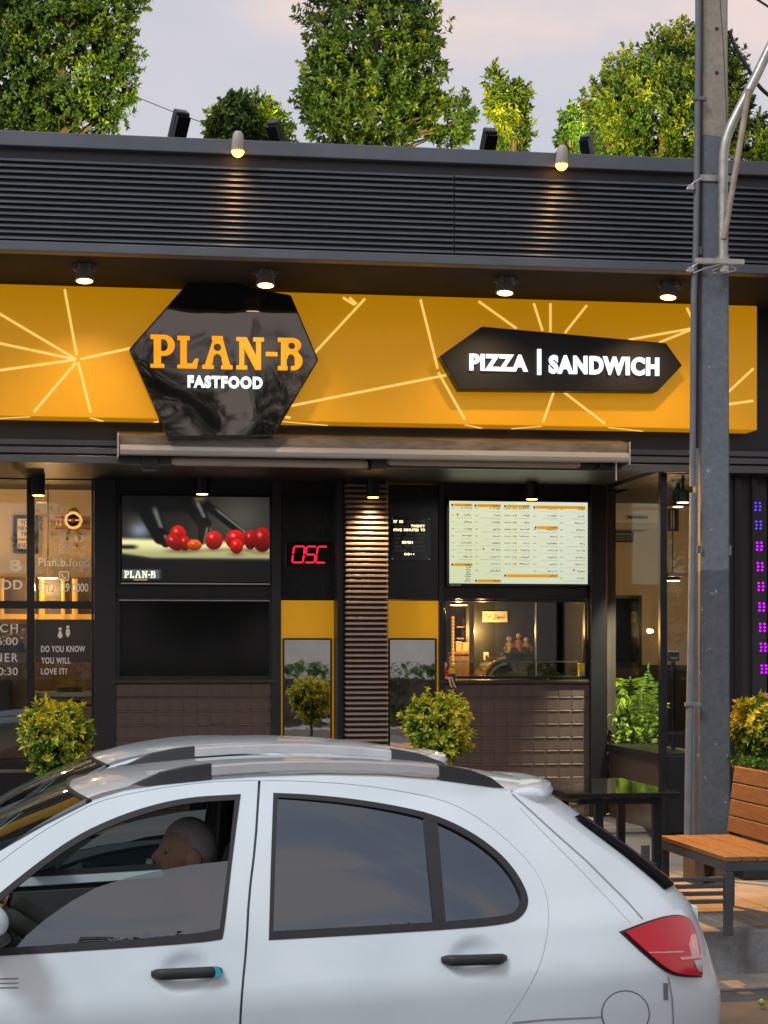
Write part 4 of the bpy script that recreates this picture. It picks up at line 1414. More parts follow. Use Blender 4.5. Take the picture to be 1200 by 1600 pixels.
# spoiler: a lip swept along the roof's rear edge
RE = roofE[-1]
sm1 = lambda t: t * t * (3 - 2 * t)
pts, fs = [], []
prof = [(-.03, .004), (.02, .006), (.05, .004), (.085, -.008), (.096, -.028), (.086, -.05), (.04, -.062), (.0, -.068)]
nn_ = 24
for j in range(nn_ + 1):
    q = -1 + 2 * j / nn_
    k = 1 - abs(q) ** 2.4
    kc = 1 - abs(q) ** 2.6
    edge_ = sm1(min(1, (1 - abs(q)) / .1))
    for dx, dz in prof:
        pts.append(Vector((RE.x + .15 * k + (dx * edge_ if dx > 0 else dx), YCAR - (RE.y - YCAR) * q * .985, RE.z + .018 * kc + (dz * edge_ if dz < 0 else dz * edge_) - .004 * (1 - edge_))))
m_ = len(prof)
for j in range(nn_):
    for i in range(m_):
        a, c = j * m_ + i, j * m_ + (i + 1) % m_
        fs.append((a, a + m_, c + m_, c))
fs += [tuple(range(m_)), tuple(nn_ * m_ + i for i in range(m_ - 1, -1, -1))]
b_ = MB()
b_.add(pts, fs)
b_.build('spoiler', M_PAINT, C, smooth=True)

# tail lights: laid on side and tail together
M_TAIL = bpy.data.materials.new('red_lamp_glass')
M_TAIL.use_nodes = True
b_ = M_TAIL.node_tree.nodes['Principled BSDF']
b_.inputs['Base Color'].default_value = (.5, .002, .014, 1)
b_.inputs['Specular IOR Level'].default_value = .3
b_.inputs['Roughness'].default_value = .12
b_.inputs['Coat Weight'].default_value = .25
b_.inputs['Coat Roughness'].default_value = .03
b_.inputs['Emission Color'].default_value = (.7, .01, .03, 1)
b_.inputs['Emission Strength'].default_value = .04
M_CLR = mat('clear_lamp_glass', (.5, .42, .42), .1, var=.2, coat=1)
M_PINK = mat('pink_reflector', (.75, .28, .26), .15, var=.25, scale=30, coat=1)
tl = [(973, 1457), (1010, 1443), (1040, 1434), (1064, 1432.5), (1076, 1440), (1084, 1462), (1090, 1495), (1092, 1524), (1070, 1524), (1044, 1519), (1008, 1490)]
tls = smooth_poly(tl, sharp=(0, 7), n=2)
pts, fs, N = panel(shrink(tls, -3.2), step=6, off=.004, skirt=.012, rear=True)
lb = mesh_from('tail_light', pts, fs, M_RUB, C)
lb2 = mesh_from('tail_light', pts, fs, M_RUB, C, mirror=True)
for nm, poly, m, of in (('lens', tls, M_TAIL, .016), ('reflector', [(1074, 1462), (1080, 1462), (1086, 1496), (1075, 1499), (1070, 1478)], M_PINK, .0195), ('clear_lens', [(1077, 1502), (1088, 1500), (1090, 1518), (1084, 1518)], M_CLR, .0195), ('lens_rib', [(1055, 1497), (1090, 1494), (1090, 1498), (1058, 1501)], M_PINK, .0185), ('lens_rib', [(1008, 1489), (1062, 1487.5), (1062, 1489.5), (1010, 1491)], M_PINK, .0175)):
    pts, fs, N = panel(poly, step=6 if nm == 'lens' else 4, off=of, skirt=.008, rear=True)
    mesh_from(nm, pts, fs, m, lb)
    mesh_from(nm, pts, fs, m, lb2, mirror=True)
# fuel flap groove, badge
def ring_groove(cx, cy, rx, ry, w):
    o = [(cx + rx * math.cos(a * math.pi / 20), cy + ry * math.sin(a * math.pi / 20)) for a in range(40)]
    i = [(cx + (rx - w) * math.cos(a * math.pi / 20), cy + (ry - w) * math.sin(a * math.pi / 20)) for a in range(40)]
    return o, i
o_, i_ = ring_groove(977, 1584, 38, 37, 2.4)
pts, fs, N = panel(o_, [i_], step=5, off=.0012, skirt=0)
mesh_from('fuel_flap_gap', pts, fs, mat('groove_dark', (.16, .165, .17), .7, var=0), C)
add_one('fuel_flap', shrink(i_, 0), M_PAINT, C, step=9, off=.0025, skirt=.003)
def groove(px, w=1.1, nm='shut_line', M_=None):
    v_ = [Vector(p) for p in px]
    n_ = []
    for i in range(len(v_)):
        d_ = (v_[min(i + 1, len(v_) - 1)] - v_[max(i - 1, 0)]).normalized()
        n_.append(Vector((-d_.y, d_.x)) * w)
    poly = [tuple(a + b for a, b in zip(p, q)) for p, q in zip(v_, n_)] + [tuple(a - b for a, b in zip(p, q)) for p, q in list(zip(v_, n_))[::-1]]
    pts, fs, N = panel(poly, step=5, off=.0012, skirt=0)
    M_ = M_ or mat('groove_grey', (.3, .31, .32), .6, var=0)
    mesh_from(nm, pts, fs, M_, C)
    mesh_from(nm, pts, fs, M_, C, mirror=True)
groove([(800, 1241), (828, 1266), (865, 1300), (917, 1346), (982, 1411), (1004, 1436)], 1.2)
groove([(1044, 1526), (1050, 1560), (1052, 1600), (1051, 1650), (1048, 1700)], 1.2)
groove([(812, 1262), (850, 1302), (900, 1352), (955, 1410), (985, 1442)], .5, 'crease_shade', mat('crease_shade_grey', (.55, .58, .6), .5, var=0))  # grey strip on the skin, drawn for the shade of a crease
fl = [(800, 1597), (850, 1592), (940, 1588), (940, 1590.5), (850, 1595), (802, 1600)]
add_one('flare_groove', fl, mat('groove_grey', (.3, .31, .32), .6, var=0), C, step=5, off=.001, skirt=0)
M_BADGE = mat('badge_grey', (.22, .23, .25), .35, metal=.3, var=0)
badge = add_one('badge', [(1036, 1536), (1043, 1536), (1043.5, 1562), (1036.5, 1562)], M_BADGE, C, step=5, off=.002, skirt=.002)
for k in range(3):
    add_one('side_vent', [(-30, 1529 + 7 * k), (30, 1528 + 7 * k), (27, 1530 + 7 * k), (-30, 1531.5 + 7 * k)], M_BADGE, df, step=6, off=.0015, skirt=.001)
# door handles
def handle(u0, v0, u1, v1, pa, mirror=False, sticker=False):
    a, c = cast(u0, v0), cast(u1, v1)
    mb = MB()
    n_ = 14
    secs = []
    for i in range(n_ + 1):
        s = i / n_
        p = a.lerp(c, s)
        p = Vector((p.x, YCAR - wside(p.x, p.z), p.z))
        lift = .038 * min(1, math.sin(math.pi * min(max(s, .02), .98)) * 2.2) ** .8
        h = .0185 * (1.0 if .12 < s < .9 else .86) * (1 if 0 < i < n_ else .55)
        d = .0155 if 0 < i < n_ else .008
        # ride on the undented skin
        hh, HANDLES[:] = list(HANDLES), []
        yy = YCAR - wside(p.x, p.z)
        HANDLES[:] = hh
        secs.append((p.x, yy - lift * .75, p.z, h, d))
    pts, fs = [], []
    m_ = 12
    for x, y, z, h, d in secs:
        for j in range(m_):
            t_ = 2 * math.pi * j / m_
            cs_, sn_ = math.cos(t_), math.sin(t_)
            pts.append(Vector((x, y + d * (abs(cs_) ** .7) * (1 if cs_ > 0 else -1), z + h * (abs(sn_) ** .7) * (1 if sn_ > 0 else -1))))
    for i in range(n_):
        for j in range(m_):
            fs.append((i * m_ + j, i * m_ + (j + 1) % m_, (i + 1) * m_ + (j + 1) % m_, (i + 1) * m_ + j))
    fs += [tuple(range(m_)), tuple(n_ * m_ + j for j in range(m_))]
    if mirror: pts = [Vector((p.x, 2 * YCAR - p.y, p.z)) for p in pts]
    mb.add(pts, fs)
    mb.build('handle', M_TRIM, pa, smooth=True)
    if sticker and not mirror:
        x, y, z, h, d = secs[-2]
        MB().lathe((x - .004, y - d - .003, z), [(.0165, 0), (.0165, .004)], 18, 'Y').build('lock_sticker', mat('cyan_sticker', (.05, .42, .6), .35, var=.25, scale=60), pa)
handle(236, 1521, 346, 1516, df, sticker=True)
handle(236, 1521, 346, 1516, df2, mirror=True)
handle(689, 1499, 791, 1496, dr)
handle(689, 1499, 791, 1496, dr2, mirror=True)
# roof rails: black ends, silver bar
def rail(side):
    px = [(190, 1236), (240, 1214), (295, 1200), (330, 1199), (480, 1197), (600, 1199), (690, 1204), (735, 1212), (775, 1226), (800, 1238)]
    # rail axis: half width and height, from the gutter line up
    tb = []
    gx = [(e.x, e.y, e.z) for e in roofE]
    def gut(x):
        x = min(max(x, gx[0][0]), gx[-1][0])
        for a, c in zip(gx, gx[1:]):
            if x <= c[0]:
                f = (x - a[0]) / (c[0] - a[0] + 1e-9)
                return a[1] + (c[1] - a[1]) * f, a[2] + (c[2] - a[2]) * f
        return gx[-1][1:]
    def X_of(u, z): 
        k = (u - 600) / F
        y = YN + .25
        return y * (SY + k * CY) / (CY - k * SY)
    def sec(x, h, w, z0):
        y, z = gut(x)
        y += .04
        if side: y = 2 * YCAR - y
        zb = z + .004
        return [Vector((x, y - w, zb + z0)), Vector((x, y - w * .8, zb + h)), Vector((x, y + w * .8, zb + h)), Vector((x, y + w, zb + z0))]
    return sec, X_of
def build_rail(side):
    sec, X_of = rail(side)
    x = lambda u: X_of(u, 0)
    def sweep(name, st, m, pa, sm_=True):
        pts, fs = [], []
        for xx_, h, w, z0 in st: pts += sec(xx_, h, w, z0)
        n = len(st)
        for i in range(n - 1):
            for j in range(4):
                a, c = i * 4 + j, i * 4 + (j + 1) % 4
                fs.append((a, a + 4, c + 4, c))
        fs += [(0, 1, 2, 3), tuple((n - 1) * 4 + j for j in (3, 2, 1, 0))]
        b_ = MB()
        b_.add(pts, fs)
        return b_.build(name, m, pa, bevel=.006)
    # bar: floats over the roof; ends: feet that come down to it
    bar_ = sweep('roof_rail', [(x(u), .047, .022, .01) for u in (322, 400, 480, 560, 640, 700)], M_RAIL, C)
    sweep('rail_end', [(x(190), .002, .012, -.004), (x(215), .018, .02, -.004), (x(250), .04, .026, -.004), (x(290), .05, .026, -.004), (x(330), .053, .025, .0)], M_TRIM, bar_)
    sweep('rail_end', [(x(688), .053, .025, .0), (x(705), .053, .026, -.004), (x(740), .05, .027, -.004), (x(775), .034, .026, -.004), (x(800), .003, .013, -.004)], M_TRIM, bar_)
build_rail(0)
build_rail(1)

# front end (outside the frame, but part of the car): wings, bonnet, nose, wheels
XFR = -1.88
def zbon(X): return .985 + .12 * (X + .95) * .8 - .09 * max(0, (-1.3 - X) / .6) ** 2
wing = MB()
pts, fs = [], []
xs_ = [-.59 - i * (1.253 / 18) for i in range(19)]
for x in xs_:
    top = min(zbon(x), .985)
    arch = 0
    d = abs(x + 1.08)
    zlow = .2
    if d < .375: zlow = max(zlow, .31 + math.sqrt(.375 ** 2 - d * d))
    zlow = min(zlow, top - .03)
    for j in range(9):
        z = zlow + (top - zlow) * j / 8
        pts.append(Vector((x, YCAR - wside(x, z), z)))
for i in range(18):
    for j in range(8):
        a = i * 9 + j
        fs.append((a, a + 1, a + 10, a + 9))
mesh_from('front_wing', pts, fs, M_PAINT, C)
mesh_from('front_wing', pts, fs, M_PAINT, C, mirror=True)
pts, fs = [], []
for i, x in enumerate(xs_):
    z = min(zbon(x), .985)
    w = wside(x, z)
    for j in range(17):
        q = -1 + j / 8
        pts.append(Vector((x - .17 * (1 - abs(q) ** 2.4) * (i / 18) * .6, YCAR + w * q, z + .05 * (1 - q * q))))
for i in range(18):
    for j in range(16):
        a = i * 17 + j
        fs.append((a, a + 17, a + 18, a + 1))
if (pts[fs[0][1]] - pts[fs[0][0]]).cross(pts[fs[0][2]] - pts[fs[0][0]]).z < 0: fs = [tuple(reversed(f)) for f in fs]
mesh_from('bonnet', pts, fs, M_PAINT, C)
xf = xs_[-1]
pts, fs = [], []
for i in range(11):
    z = min(zbon(xf), .985) - i * .06
    w = wside(xf, z)
    for j in range(17):
        q = -1 + j / 8
        pts.append(Vector((xf - (.102 + .08 * math.sin(math.pi * i / 10)) * (1 - abs(q) ** 2.4), YCAR + w * q, z + (.05 * (1 - q * q) * (1 - i / 10)))))
for i in range(10):
    for j in range(16):
        a = i * 17 + j
        fs.append((a, a + 1, a + 18, a + 17))
nose = mesh_from('front_bumper', pts, fs, M_PAINT, C)
for s in (-1, 1):
    MB().ball((xf + .03, YCAR + s * .5, .74), .08, .15, .06).build('headlight', mat('headlight_glass', (.5, .52, .55), .08, var=.1, coat=1), C, smooth=True)
MB().box(xf - .19, YCAR - .35, .5, xf - .02, YCAR + .35, .6).build('grille', M_TRIM, C, bevel=.02)
XW = (-1.08, P(885, 1000, YN + .1)[0])
for x in XW:
    for s in (-1, 1):
        yc = YCAR + s * (HW - .22)
        r = .285
        t_ = MB().lathe((x, yc - .095, 0 + r), [(.2, .0), (.27, 0), (r - .012, .012), (r, .04), (r, .15), (r - .012, .178), (.27, .19), (.2, .19)], 36, 'Y').build('wheel', mat('tyre_rubber', (.02, .02, .021), .8, var=.2, bump=.2), C, smooth=True)
        fy = yc - .098 if s < 0 else yc + .098
        rim = MB()
        rim.lathe((x, yc - .08, r), [(.2, 0), (.2, .16)], 30, 'Y')
        rim.build('rim', M_STEEL, t_, smooth=True)
        for k in range(5):
            a = 2 * math.pi * k / 5
            p0, p1 = Vector((x, fy, r)), Vector((x + .19 * math.cos(a), fy, r + .19 * math.sin(a)))
            MB().tube([p0, p1], [.035, .022], 8).build('spoke', M_RAIL, t_, smooth=True)
ua = MB()
ua.box(XFR + .1, YCAR - .7, .18, 1.95, YCAR + .7, .3)
ua.build('floor_pan', M_CABIN, C, bevel=.03)
for x in XW:
    for s in (-1, 1): MB().box(x - .34, YCAR + s * .5, .2, x + .34, YCAR + s * .51, .62).build('wheel_well', M_CABIN, C)

# cabin
def seat(xc, yc, w, rear=False):
    o = MB().box(xc - .25, yc - w / 2, .42, xc + .25, yc + w / 2, .58).build('seat', M_SEAT, C, bevel=.05, seg=3)
    bk = MB()
    prof = [(xc + .2, .5), (xc + .3, .5), (xc + .46, 1.02), (xc + .35, 1.04)]
    bk.prism(prof, yc - w / 2, yc + w / 2)
    bk.build('backrest', M_SEAT, o, bevel=.04, seg=3)
    for yy in ((yc,) if w < .7 else (yc - .35, yc + .35)):
        MB().prism([(xc + .38, 1.06), (xc + .46, 1.06), (xc + .5, 1.24), (xc + .42, 1.25)], yy - .12, yy + .12).build('headrest', M_SEAT, o, bevel=.03, seg=3)
M_SEAT = mat('dark_seat_fabric', (.03, .03, .032), .9, var=.25, scale=30)
XD = .02                                             # driver's hip
seat(XD + .12, YCAR - .37, .5)
seat(XD + .12, YCAR + .37, .5)
seat(XD + 1.0, YCAR, 1.3)
b_ = MB()
b_.prism([(-.95, .55), (-.55, .55), (-.48, .72), (-.55, .86), (-.7, .92), (-.95, .9)], YCAR - .66, YCAR + .66)
b_.build('dashboard', M_CABIN, C, bevel=.04, seg=3)
swc = Vector((-.36, YCAR - .37, .86))
ax = Vector((.86, 0, .5)).normalized()
e1, e2 = Vector((0, 1, 0)), ax.cross(Vector((0, 1, 0)))
sw = MB().tube([swc + (e1 * math.cos(2 * math.pi * k / 28) + e2 * math.sin(2 * math.pi * k / 28)) * .19 for k in range(29)], .016, 8)
sw = sw.build('steering_wheel', M_TRIM, C, smooth=True)
MB().tube([swc - ax * .25, swc - ax * .02], [.05, .06], 10).build('hub', M_TRIM, sw)
for k in (0, 180, 270):
    MB().tube([swc - ax * .02, swc + (e1 * math.cos(R(k)) + e2 * math.sin(R(k))) * .185], .014, 6).build('spoke', M_TRIM, sw)
for x, s in ((P(387, 1400, YN + .1)[0], 1),):
    for q in (-1, 1): MB().tube([(x, YCAR + q * .72, .8), (x + .03, YCAR + q * .55, 1.36)], .035, 8).build('centre_pillar', M_CABIN, C)
MB().tube([(-.17, YCAR, 1.2), (-.18, YCAR, 1.15)], .008, 6).box(-.2, YCAR - .11, 1.09, -.18, YCAR + .11, 1.15).build('rear_view_mirror', M_TRIM, C)
# door mirrors
for s in (-1, 1):
    mc = Vector((P(-22, 1440, YN - .02)[0], YCAR + s * (HW + .085), P(-22, 1438, YN - .02)[1]))
    mm = MB().ball(mc, .075, .12, .062, 18, 12).build('door_mirror', M_PAINT, C, smooth=True)
    MB().ball(mc - Vector((-.012, 0, .05)), .07, .105, .03, 14, 8).build('mirror_base', M_TRIM, mm, smooth=True)
    MB().tube([mc + Vector((-.02, -s * .06, -.055)), mc + Vector((-.05, -s * .15, -.075))], .025, 8).build('arm', M_TRIM, mm)
    MB().ball(mc + Vector((.038, s * .01, -.004)), .024, .08, .038, 14, 8).build('mirror_glass', mat('car_mirror_glass', (.2, .22, .24), .15, metal=1, var=0), mm, smooth=True)

# the parked car behind: the same body without rails
def copy_tree(o, parent=None, skip=()):
    c = o.copy()
    COL.objects.link(c)
    c.parent = parent
    for ch in list(o.children):
        if ch.name.split('.')[0] not in skip: copy_tree(ch, c, skip)
    return c
car2 = copy_tree(car, None, skip=('roof_rail', 'fuel_flap_gap'))
car2.location = (.55, 9.02, 0)
car2.scale = (.97, .95, .985)
car2['label'] = 'plain white car parked at the kerb behind the passing hatchback'

# ------------------------------------------------------------------ the driver
def skin_body(name, joints, edges, m, parent=None, sub=2, root=0):
    me = bpy.data.meshes.new(name)
    o_ = wl(parent)
    me.from_pydata([(j[0][0] - o_.x, j[0][1] - o_.y, j[0][2] - o_.z) for j in joints], edges, [])
    ob = link(name, me, m, parent)
    sk = ob.modifiers.new('skin', 'SKIN')
    sk.use_smooth_shade = True
    for i, (p, r) in enumerate(joints):
        me.skin_vertices[0].data[i].radius = (r, r) if not isinstance(r, tuple) else r
        me.skin_vertices[0].data[i].use_root = i == root
    s = ob.modifiers.new('subdivision', 'SUBSURF')
    s.levels = s.render_levels = sub
    return ob
def head_mesh(c, r, turn, tilt=0, n=40, m=30):
    """A head looking along -X before the turn: skull, brow, nose, lips, chin, cheeks. r: half height. Returns MB and the skull test for hair."""
    vs, fs = [], []
    pts = []
    for i in range(m + 1):
        th = math.pi * i / m
        for j in range(n):
            ph = 2 * math.pi * j / n
            x, y, z = -math.sin(th) * math.cos(ph), math.sin(th) * math.sin(ph), math.cos(th)
            # ellipsoid: long head, narrower jaw
            X, Y_, Z = x * .80, y * .62, z * 1.0
            if z < 0:
                k = -z
                Y_ *= 1 - .28 * k
                if X > 0: X *= 1 - .55 * k             # the nape goes in
                else: X *= 1 - .08 * k
            front = max(0, -x)
            g = lambda a, b2, s1, s2: math.exp(-((y - a) / s1) ** 2 - ((z - b2) / s2) ** 2) * (front > .25)
            X -= .2 * g(0, -.17, .13, .14) + .1 * g(0, -.02, .09, .16)      # nose
            X -= .05 * g(0, -.43, .22, .05) + .05 * g(0, -.53, .2, .05)     # lips
            X += .035 * g(0, -.48, .25, .03)
            X -= .09 * g(0, -.74, .25, .12)                                 # chin
            X -= .05 * (g(.3, .17, .2, .06) + g(-.3, .17, .2, .06))         # brow
            X += .07 * (g(.3, .03, .16, .08) + g(-.3, .03, .16, .08))       # eye sockets
            vs.append(Vector((X, Y_, Z)))
    Rm = Matrix.Rotation(turn, 3, 'Z') @ Matrix.Rotation(tilt, 3, 'Y')
    W = [Vector(c) + Rm @ (v * r) for v in vs]
    for i in range(m):
        for j in range(n):
            fs.append((i * n + j, (i + 1) * n + j, (i + 1) * n + (j + 1) % n, i * n + (j + 1) % n))
    T = lambda x, y, z: Vector(c) + Rm @ (Vector((x, y, z)) * r)
    return MB().add(W, fs), T, vs, fs, Rm
M_SKIN = mat('skin', (.3, .17, .12), .6, var=.22, scale=40, bump=.25, bscale=200)
M_HAIR = mat('short_grey_hair', (.42, .415, .41), .95, var=.55, scale=200, bump=.8, bscale=500)
M_SHIRT = mat('dark_olive_shirt', (.045, .05, .04), .85, var=.25, scale=14)
yd = YCAR - .37
hc = Vector((P(294, 1334, yd)[0], yd, P(294, 1334, yd)[1]))
man = thing('person', 'grey haired driver in a dark top facing the windscreen of the white hatchback', 'person', (hc.x + .1, yd, .55))
sh_z = hc.z - .29
hipx = hc.x + .16
J = [((hipx, yd, .66), (.15, .17)), ((hipx - .02, yd, .85), (.13, .165)), ((hipx - .05, yd, sh_z - .06), (.115, .17)), ((hipx - .06, yd, sh_z + .05), (.06, .09)), ((hc.x + .03, yd, sh_z + .15), .055), ((hc.x + .01, yd, sh_z + .2), .05),
     ((hipx - .05, yd - .19, sh_z - .02), .062), ((hipx - .2, yd - .24, sh_z - .24), .05), ((swc.x + .11, yd - .2, swc.z + .0), .036), ((swc.x + .03, yd - .17, swc.z + .06), .03),
     ((hipx - .05, yd + .19, sh_z - .02), .062), ((hipx - .2, yd + .24, sh_z - .24), .05), ((swc.x + .11, yd + .2, swc.z + .0), .036), ((swc.x + .03, yd + .17, swc.z + .06), .03),
     ((hipx - .42, yd - .11, .68), .082), ((hipx - .62, yd - .1, .42), .06), ((hipx - .42, yd + .11, .68), .082), ((hipx - .62, yd + .1, .42), .06)]
E_ = [(0, 1), (1, 2), (2, 3), (3, 4), (4, 5), (2, 6), (6, 7), (7, 8), (8, 9), (2, 10), (10, 11), (11, 12), (12, 13), (0, 14), (14, 15), (0, 16), (16, 17)]
skin_body('body', J, E_, M_SHIRT, man, 2)
hm, T, vs, fs, Rm = head_mesh(hc, .125, R(8), R(4))
hm.tube([T(.12, 0, -.55), Vector((hc.x + .05, yd, sh_z + .1))], [.058, .062], 14)
head = hm.build('head', M_SKIN, man, smooth=True, fix=False)
for s in (-1, 1):
    MB().ball(T(.06, s * .6, -.1), .028, .012, .034).build('ear', M_SKIN, head, smooth=True)
    MB().ball(T(-.63, s * .27, .04), .012, .012, .008).build('eye', mat('eye_dark', (.08, .06, .05), .25, var=0), head, smooth=True)
    MB().tube([T(-.77, s * .1, .16), T(-.75, s * .28, .2), T(-.62, s * .45, .14)], .0035, 6).build('eyebrow', M_HAIR, head)
hv, keep = [], {}
for i, v in enumerate(vs):
    line = -.3 + .0 * v.x
    front = -v.x
    lim = .52 if front > .35 else (.52 - (.35 - front) * 1.15)
    if v.z > max(lim, -.42) and not (front > .2 and v.z < .45): keep[i] = len(hv); hv.append(Vector(hc) + Rm @ (v * .125 * (1.012 + .02 * min(1, max(0, (v.z + .2))))))
hf = [tuple(keep[i] for i in f) for f in fs if all(i in keep for i in f)]
MB().add(hv, hf).build('hair', M_HAIR, head, smooth=True)
def hand(root, fwd, side, up, m, parent):
    """Five bent fingers closing round a rim: palm plus fingers as skinned chains in one object."""
    f, s_, u_ = Vector(fwd).normalized(), Vector(side).normalized(), Vector(up).normalized()
    r0 = Vector(root)
    J, E_ = [(r0, .026), (r0 + f * .045, (.024, .03)), (r0 + f * .085, (.02, .032))], [(0, 1), (1, 2)]
    for k, (o, ln) in enumerate(((-.03, .062), (-.01, .072), (.011, .068), (.031, .052))):
        b0 = len(J)
        p = r0 + f * .085 + s_ * o
        J += [(p, .0095), (p + f * ln * .4 - u_ * .012, .009), (p + f * ln * .45 - u_ * (.012 + ln * .35), .0085), (p + f * ln * .1 - u_ * (.016 + ln * .5), .008)]
        E_ += [(2, b0), (b0, b0 + 1), (b0 + 1, b0 + 2), (b0 + 2, b0 + 3)]
    b0 = len(J)
    J += [(r0 + f * .03 - s_ * .036 - u_ * .01, .012), (r0 + f * .06 - s_ * .045 - u_ * .03, .0105), (r0 + f * .085 - s_ * .03 - u_ * .042, .009)]
    E_ += [(0, b0), (b0, b0 + 1), (b0 + 1, b0 + 2)]
    return skin_body('hand', J, E_, m, parent, 1)
hand((swc.x + .05, yd - .175, swc.z + .05), (-1, .1, .35), (0, 1, 0), (0, 0, 1), M_SKIN, man)
hand((swc.x + .05, yd + .175, swc.z + .05), (-1, -.1, .35), (0, -1, 0), (0, 0, 1), M_SKIN, man)
# ------------------------------------------------------------------ vegetation
def leaf_mat(name, ramp, rough=.45, trans=.25):
    """Leaves whose colour varies from leaf to leaf (attribute 'tone' 0..1 runs through the ramp)."""
    if name in MATS: return MATS[name]
    m = bpy.data.materials.new(name)
    m.use_nodes = True
    t = m.node_tree
    b_ = t.nodes['Principled BSDF']
    at = t.nodes.new('ShaderNodeAttribute')
    at.attribute_name = 'tone'
    r = t.nodes.new('ShaderNodeValToRGB')
    els = r.color_ramp.elements
    while len(els) < len(ramp): els.new(.5)
    for e_, (p, c) in zip(els, ramp):
        e_.position = p
        e_.color = (*c, 1)
    t.links.new(at.outputs['Fac'], r.inputs[0])
    t.links.new(r.outputs[0], b_.inputs['Base Color'])
    b_.inputs['Roughness'].default_value = rough
    b_.inputs['Specular IOR Level'].default_value = .4
    tl = t.nodes.new('ShaderNodeBsdfTranslucent')
    t.links.new(r.outputs[0], tl.inputs[0])
    mi = t.nodes.new('ShaderNodeMixShader')
    mi.inputs[0].default_value = trans
    out = t.nodes['Material Output']
    t.links.new(b_.outputs[0], mi.inputs[1])
    t.links.new(tl.outputs[0], mi.inputs[2])
    t.links.new(mi.outputs[0], out.inputs[0])
    MATS[name] = m
    return m
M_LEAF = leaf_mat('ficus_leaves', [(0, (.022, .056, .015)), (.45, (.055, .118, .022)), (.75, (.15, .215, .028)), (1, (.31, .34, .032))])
M_EUO = leaf_mat('euonymus_leaves', [(0, (.035, .1, .015)), (.35, (.1, .22, .025)), (.6, (.36, .42, .035)), (1, (.7, .6, .035))])
M_PALM = leaf_mat('palm_leaflets', [(0, (.05, .13, .018)), (.5, (.15, .3, .03)), (1, (.34, .48, .05))], rough=.35)
M_BARK = mat('grey_bark', (.1, .08, .062), .9, var=.35, scale=12, bump=.6, bscale=40)
class Leaves:
    def __init__(s): s.v, s.f, s.t = [], [], []
    def leaf(s, p, d, up, L_, W, tone, curl=.2):
        """A folded leaf of two halves: 6 vertices, 4 faces."""
        sd_ = d.cross(up)
        if sd_.length < 1e-4: return
        sd_.normalize()
        nn = sd_.cross(d).normalized()
        n = len(s.v)
        mid, tip = p + d * L_ * .5 + nn * L_ * curl * .35, p + d * L_ - nn * L_ * curl * .3
        s.v += [p, mid + sd_ * W * .5 + nn * W * .18, mid, mid - sd_ * W * .5 + nn * W * .18, tip]
        s.f += [(n, n + 1, n + 2), (n + 1, n + 4, n + 2), (n, n + 2, n + 3), (n + 2, n + 4, n + 3)]
        s.t += [tone] * 4
    def build(s, name, m, parent):
        o_ = wl(parent)
        me = bpy.data.meshes.new(name)
        me.from_pydata([(p.x - o_.x, p.y - o_.y, p.z - o_.z) for p in s.v], [], s.f)
        a = me.attributes.new('tone', 'FLOAT', 'FACE')
        a.data.foreach_set('value', np.array(s.t, np.float32))
        me.update()
        return link(name, me, m, parent)
def rnd_dir(rg):
    while True:
        v = Vector((rg.uniform(-1, 1), rg.uniform(-1, 1), rg.uniform(-1, 1)))
        if .05 < v.length < 1: return v.normalized()
def crown(lv, rg, blobs, n, L_, W, per=9, tone=(.15, .75), shell=.62, up=.35, tip=0.0, clump=0.0, ragged=1.0):
    """Leaf whorls spread through the outer part of a union of blobs (centre, radii); the surface is made uneven by a few sines."""
    tot = sum(r.x * r.y + r.y * r.z + r.x * r.z for c, r in blobs)
    ph = [rg.uniform(0, 6.28) for _ in range(6)]
    for c, r in blobs:
        k = int(n * (r.x * r.y + r.y * r.z + r.x * r.z) / tot)
        for _ in range(k):
            d = rnd_dir(rg)
            s_ = shell + (1.06 - shell) * rg.random() ** .6
            if ragged > 1 and math.sin(7 * d.x + ph[4]) * math.sin(6 * d.z + ph[5]) * math.sin(5 * d.y + ph[0]) < -.32: s_ *= .8
            wob = 1 + .1 * math.sin(5 * d.x + ph[0]) * math.sin(6 * d.z + ph[1]) + .07 * math.sin(11 * d.y + ph[2] + 9 * d.z) + .05 * math.sin(17 * d.x + 13 * d.z + ph[3])
            if rg.random() < .07 * ragged: s_ *= rg.uniform(1.02, 1.05 + .09 * ragged)
            q = c + Vector((d.x * r.x, d.y * r.y, d.z * r.z)) * s_ * wob
            inner = False
            for c2, r2 in blobs:
                if c2 is c: continue
                e_ = q - c2
                if (e_.x / r2.x) ** 2 + (e_.y / r2.y) ** 2 + (e_.z / r2.z) ** 2 < .3:
                    inner = True
                    break
            if inner: continue
            ax_ = (d * .8 + Vector((0, 0, up)) + rnd_dir(rg) * .55).normalized()
            base = rg.uniform(*tone) + .1 * (d.z) + clump * (math.sin(9 * q.x + ph[1]) * math.sin(8 * q.z + ph[2]) + .5 * math.sin(19 * q.x + 11 * q.z + ph[3]))  # tone rises towards the crown's top, light put into the leaf colour
            hgt_ = s_
            for i in range(per):
                a = 2.4 * i + rg.uniform(-.4, .4)
                e1 = ax_.orthogonal().normalized()
                e2 = ax_.cross(e1)
                out = (e1 * math.cos(a) + e2 * math.sin(a))
                op = .25 + .75 * (1 - i / per)
                dd = (ax_ * (1.15 - op) + out * op + Vector((0, 0, -.12))).normalized()
                p = q + ax_ * (i / per) * L_ * .9 + rnd_dir(rg) * L_ * .12
                tn = base + rg.uniform(-.15, .15) + tip * (i / per) * (1 if s_ > .85 else .3)  # yellow tips; inner whorls get less, shade put into the colour
                lv.leaf(p, dd, ax_, L_ * rg.uniform(.65, 1.15), W * rg.uniform(.7, 1.2), min(1, max(0, tn)), rg.uniform(.05, .4))
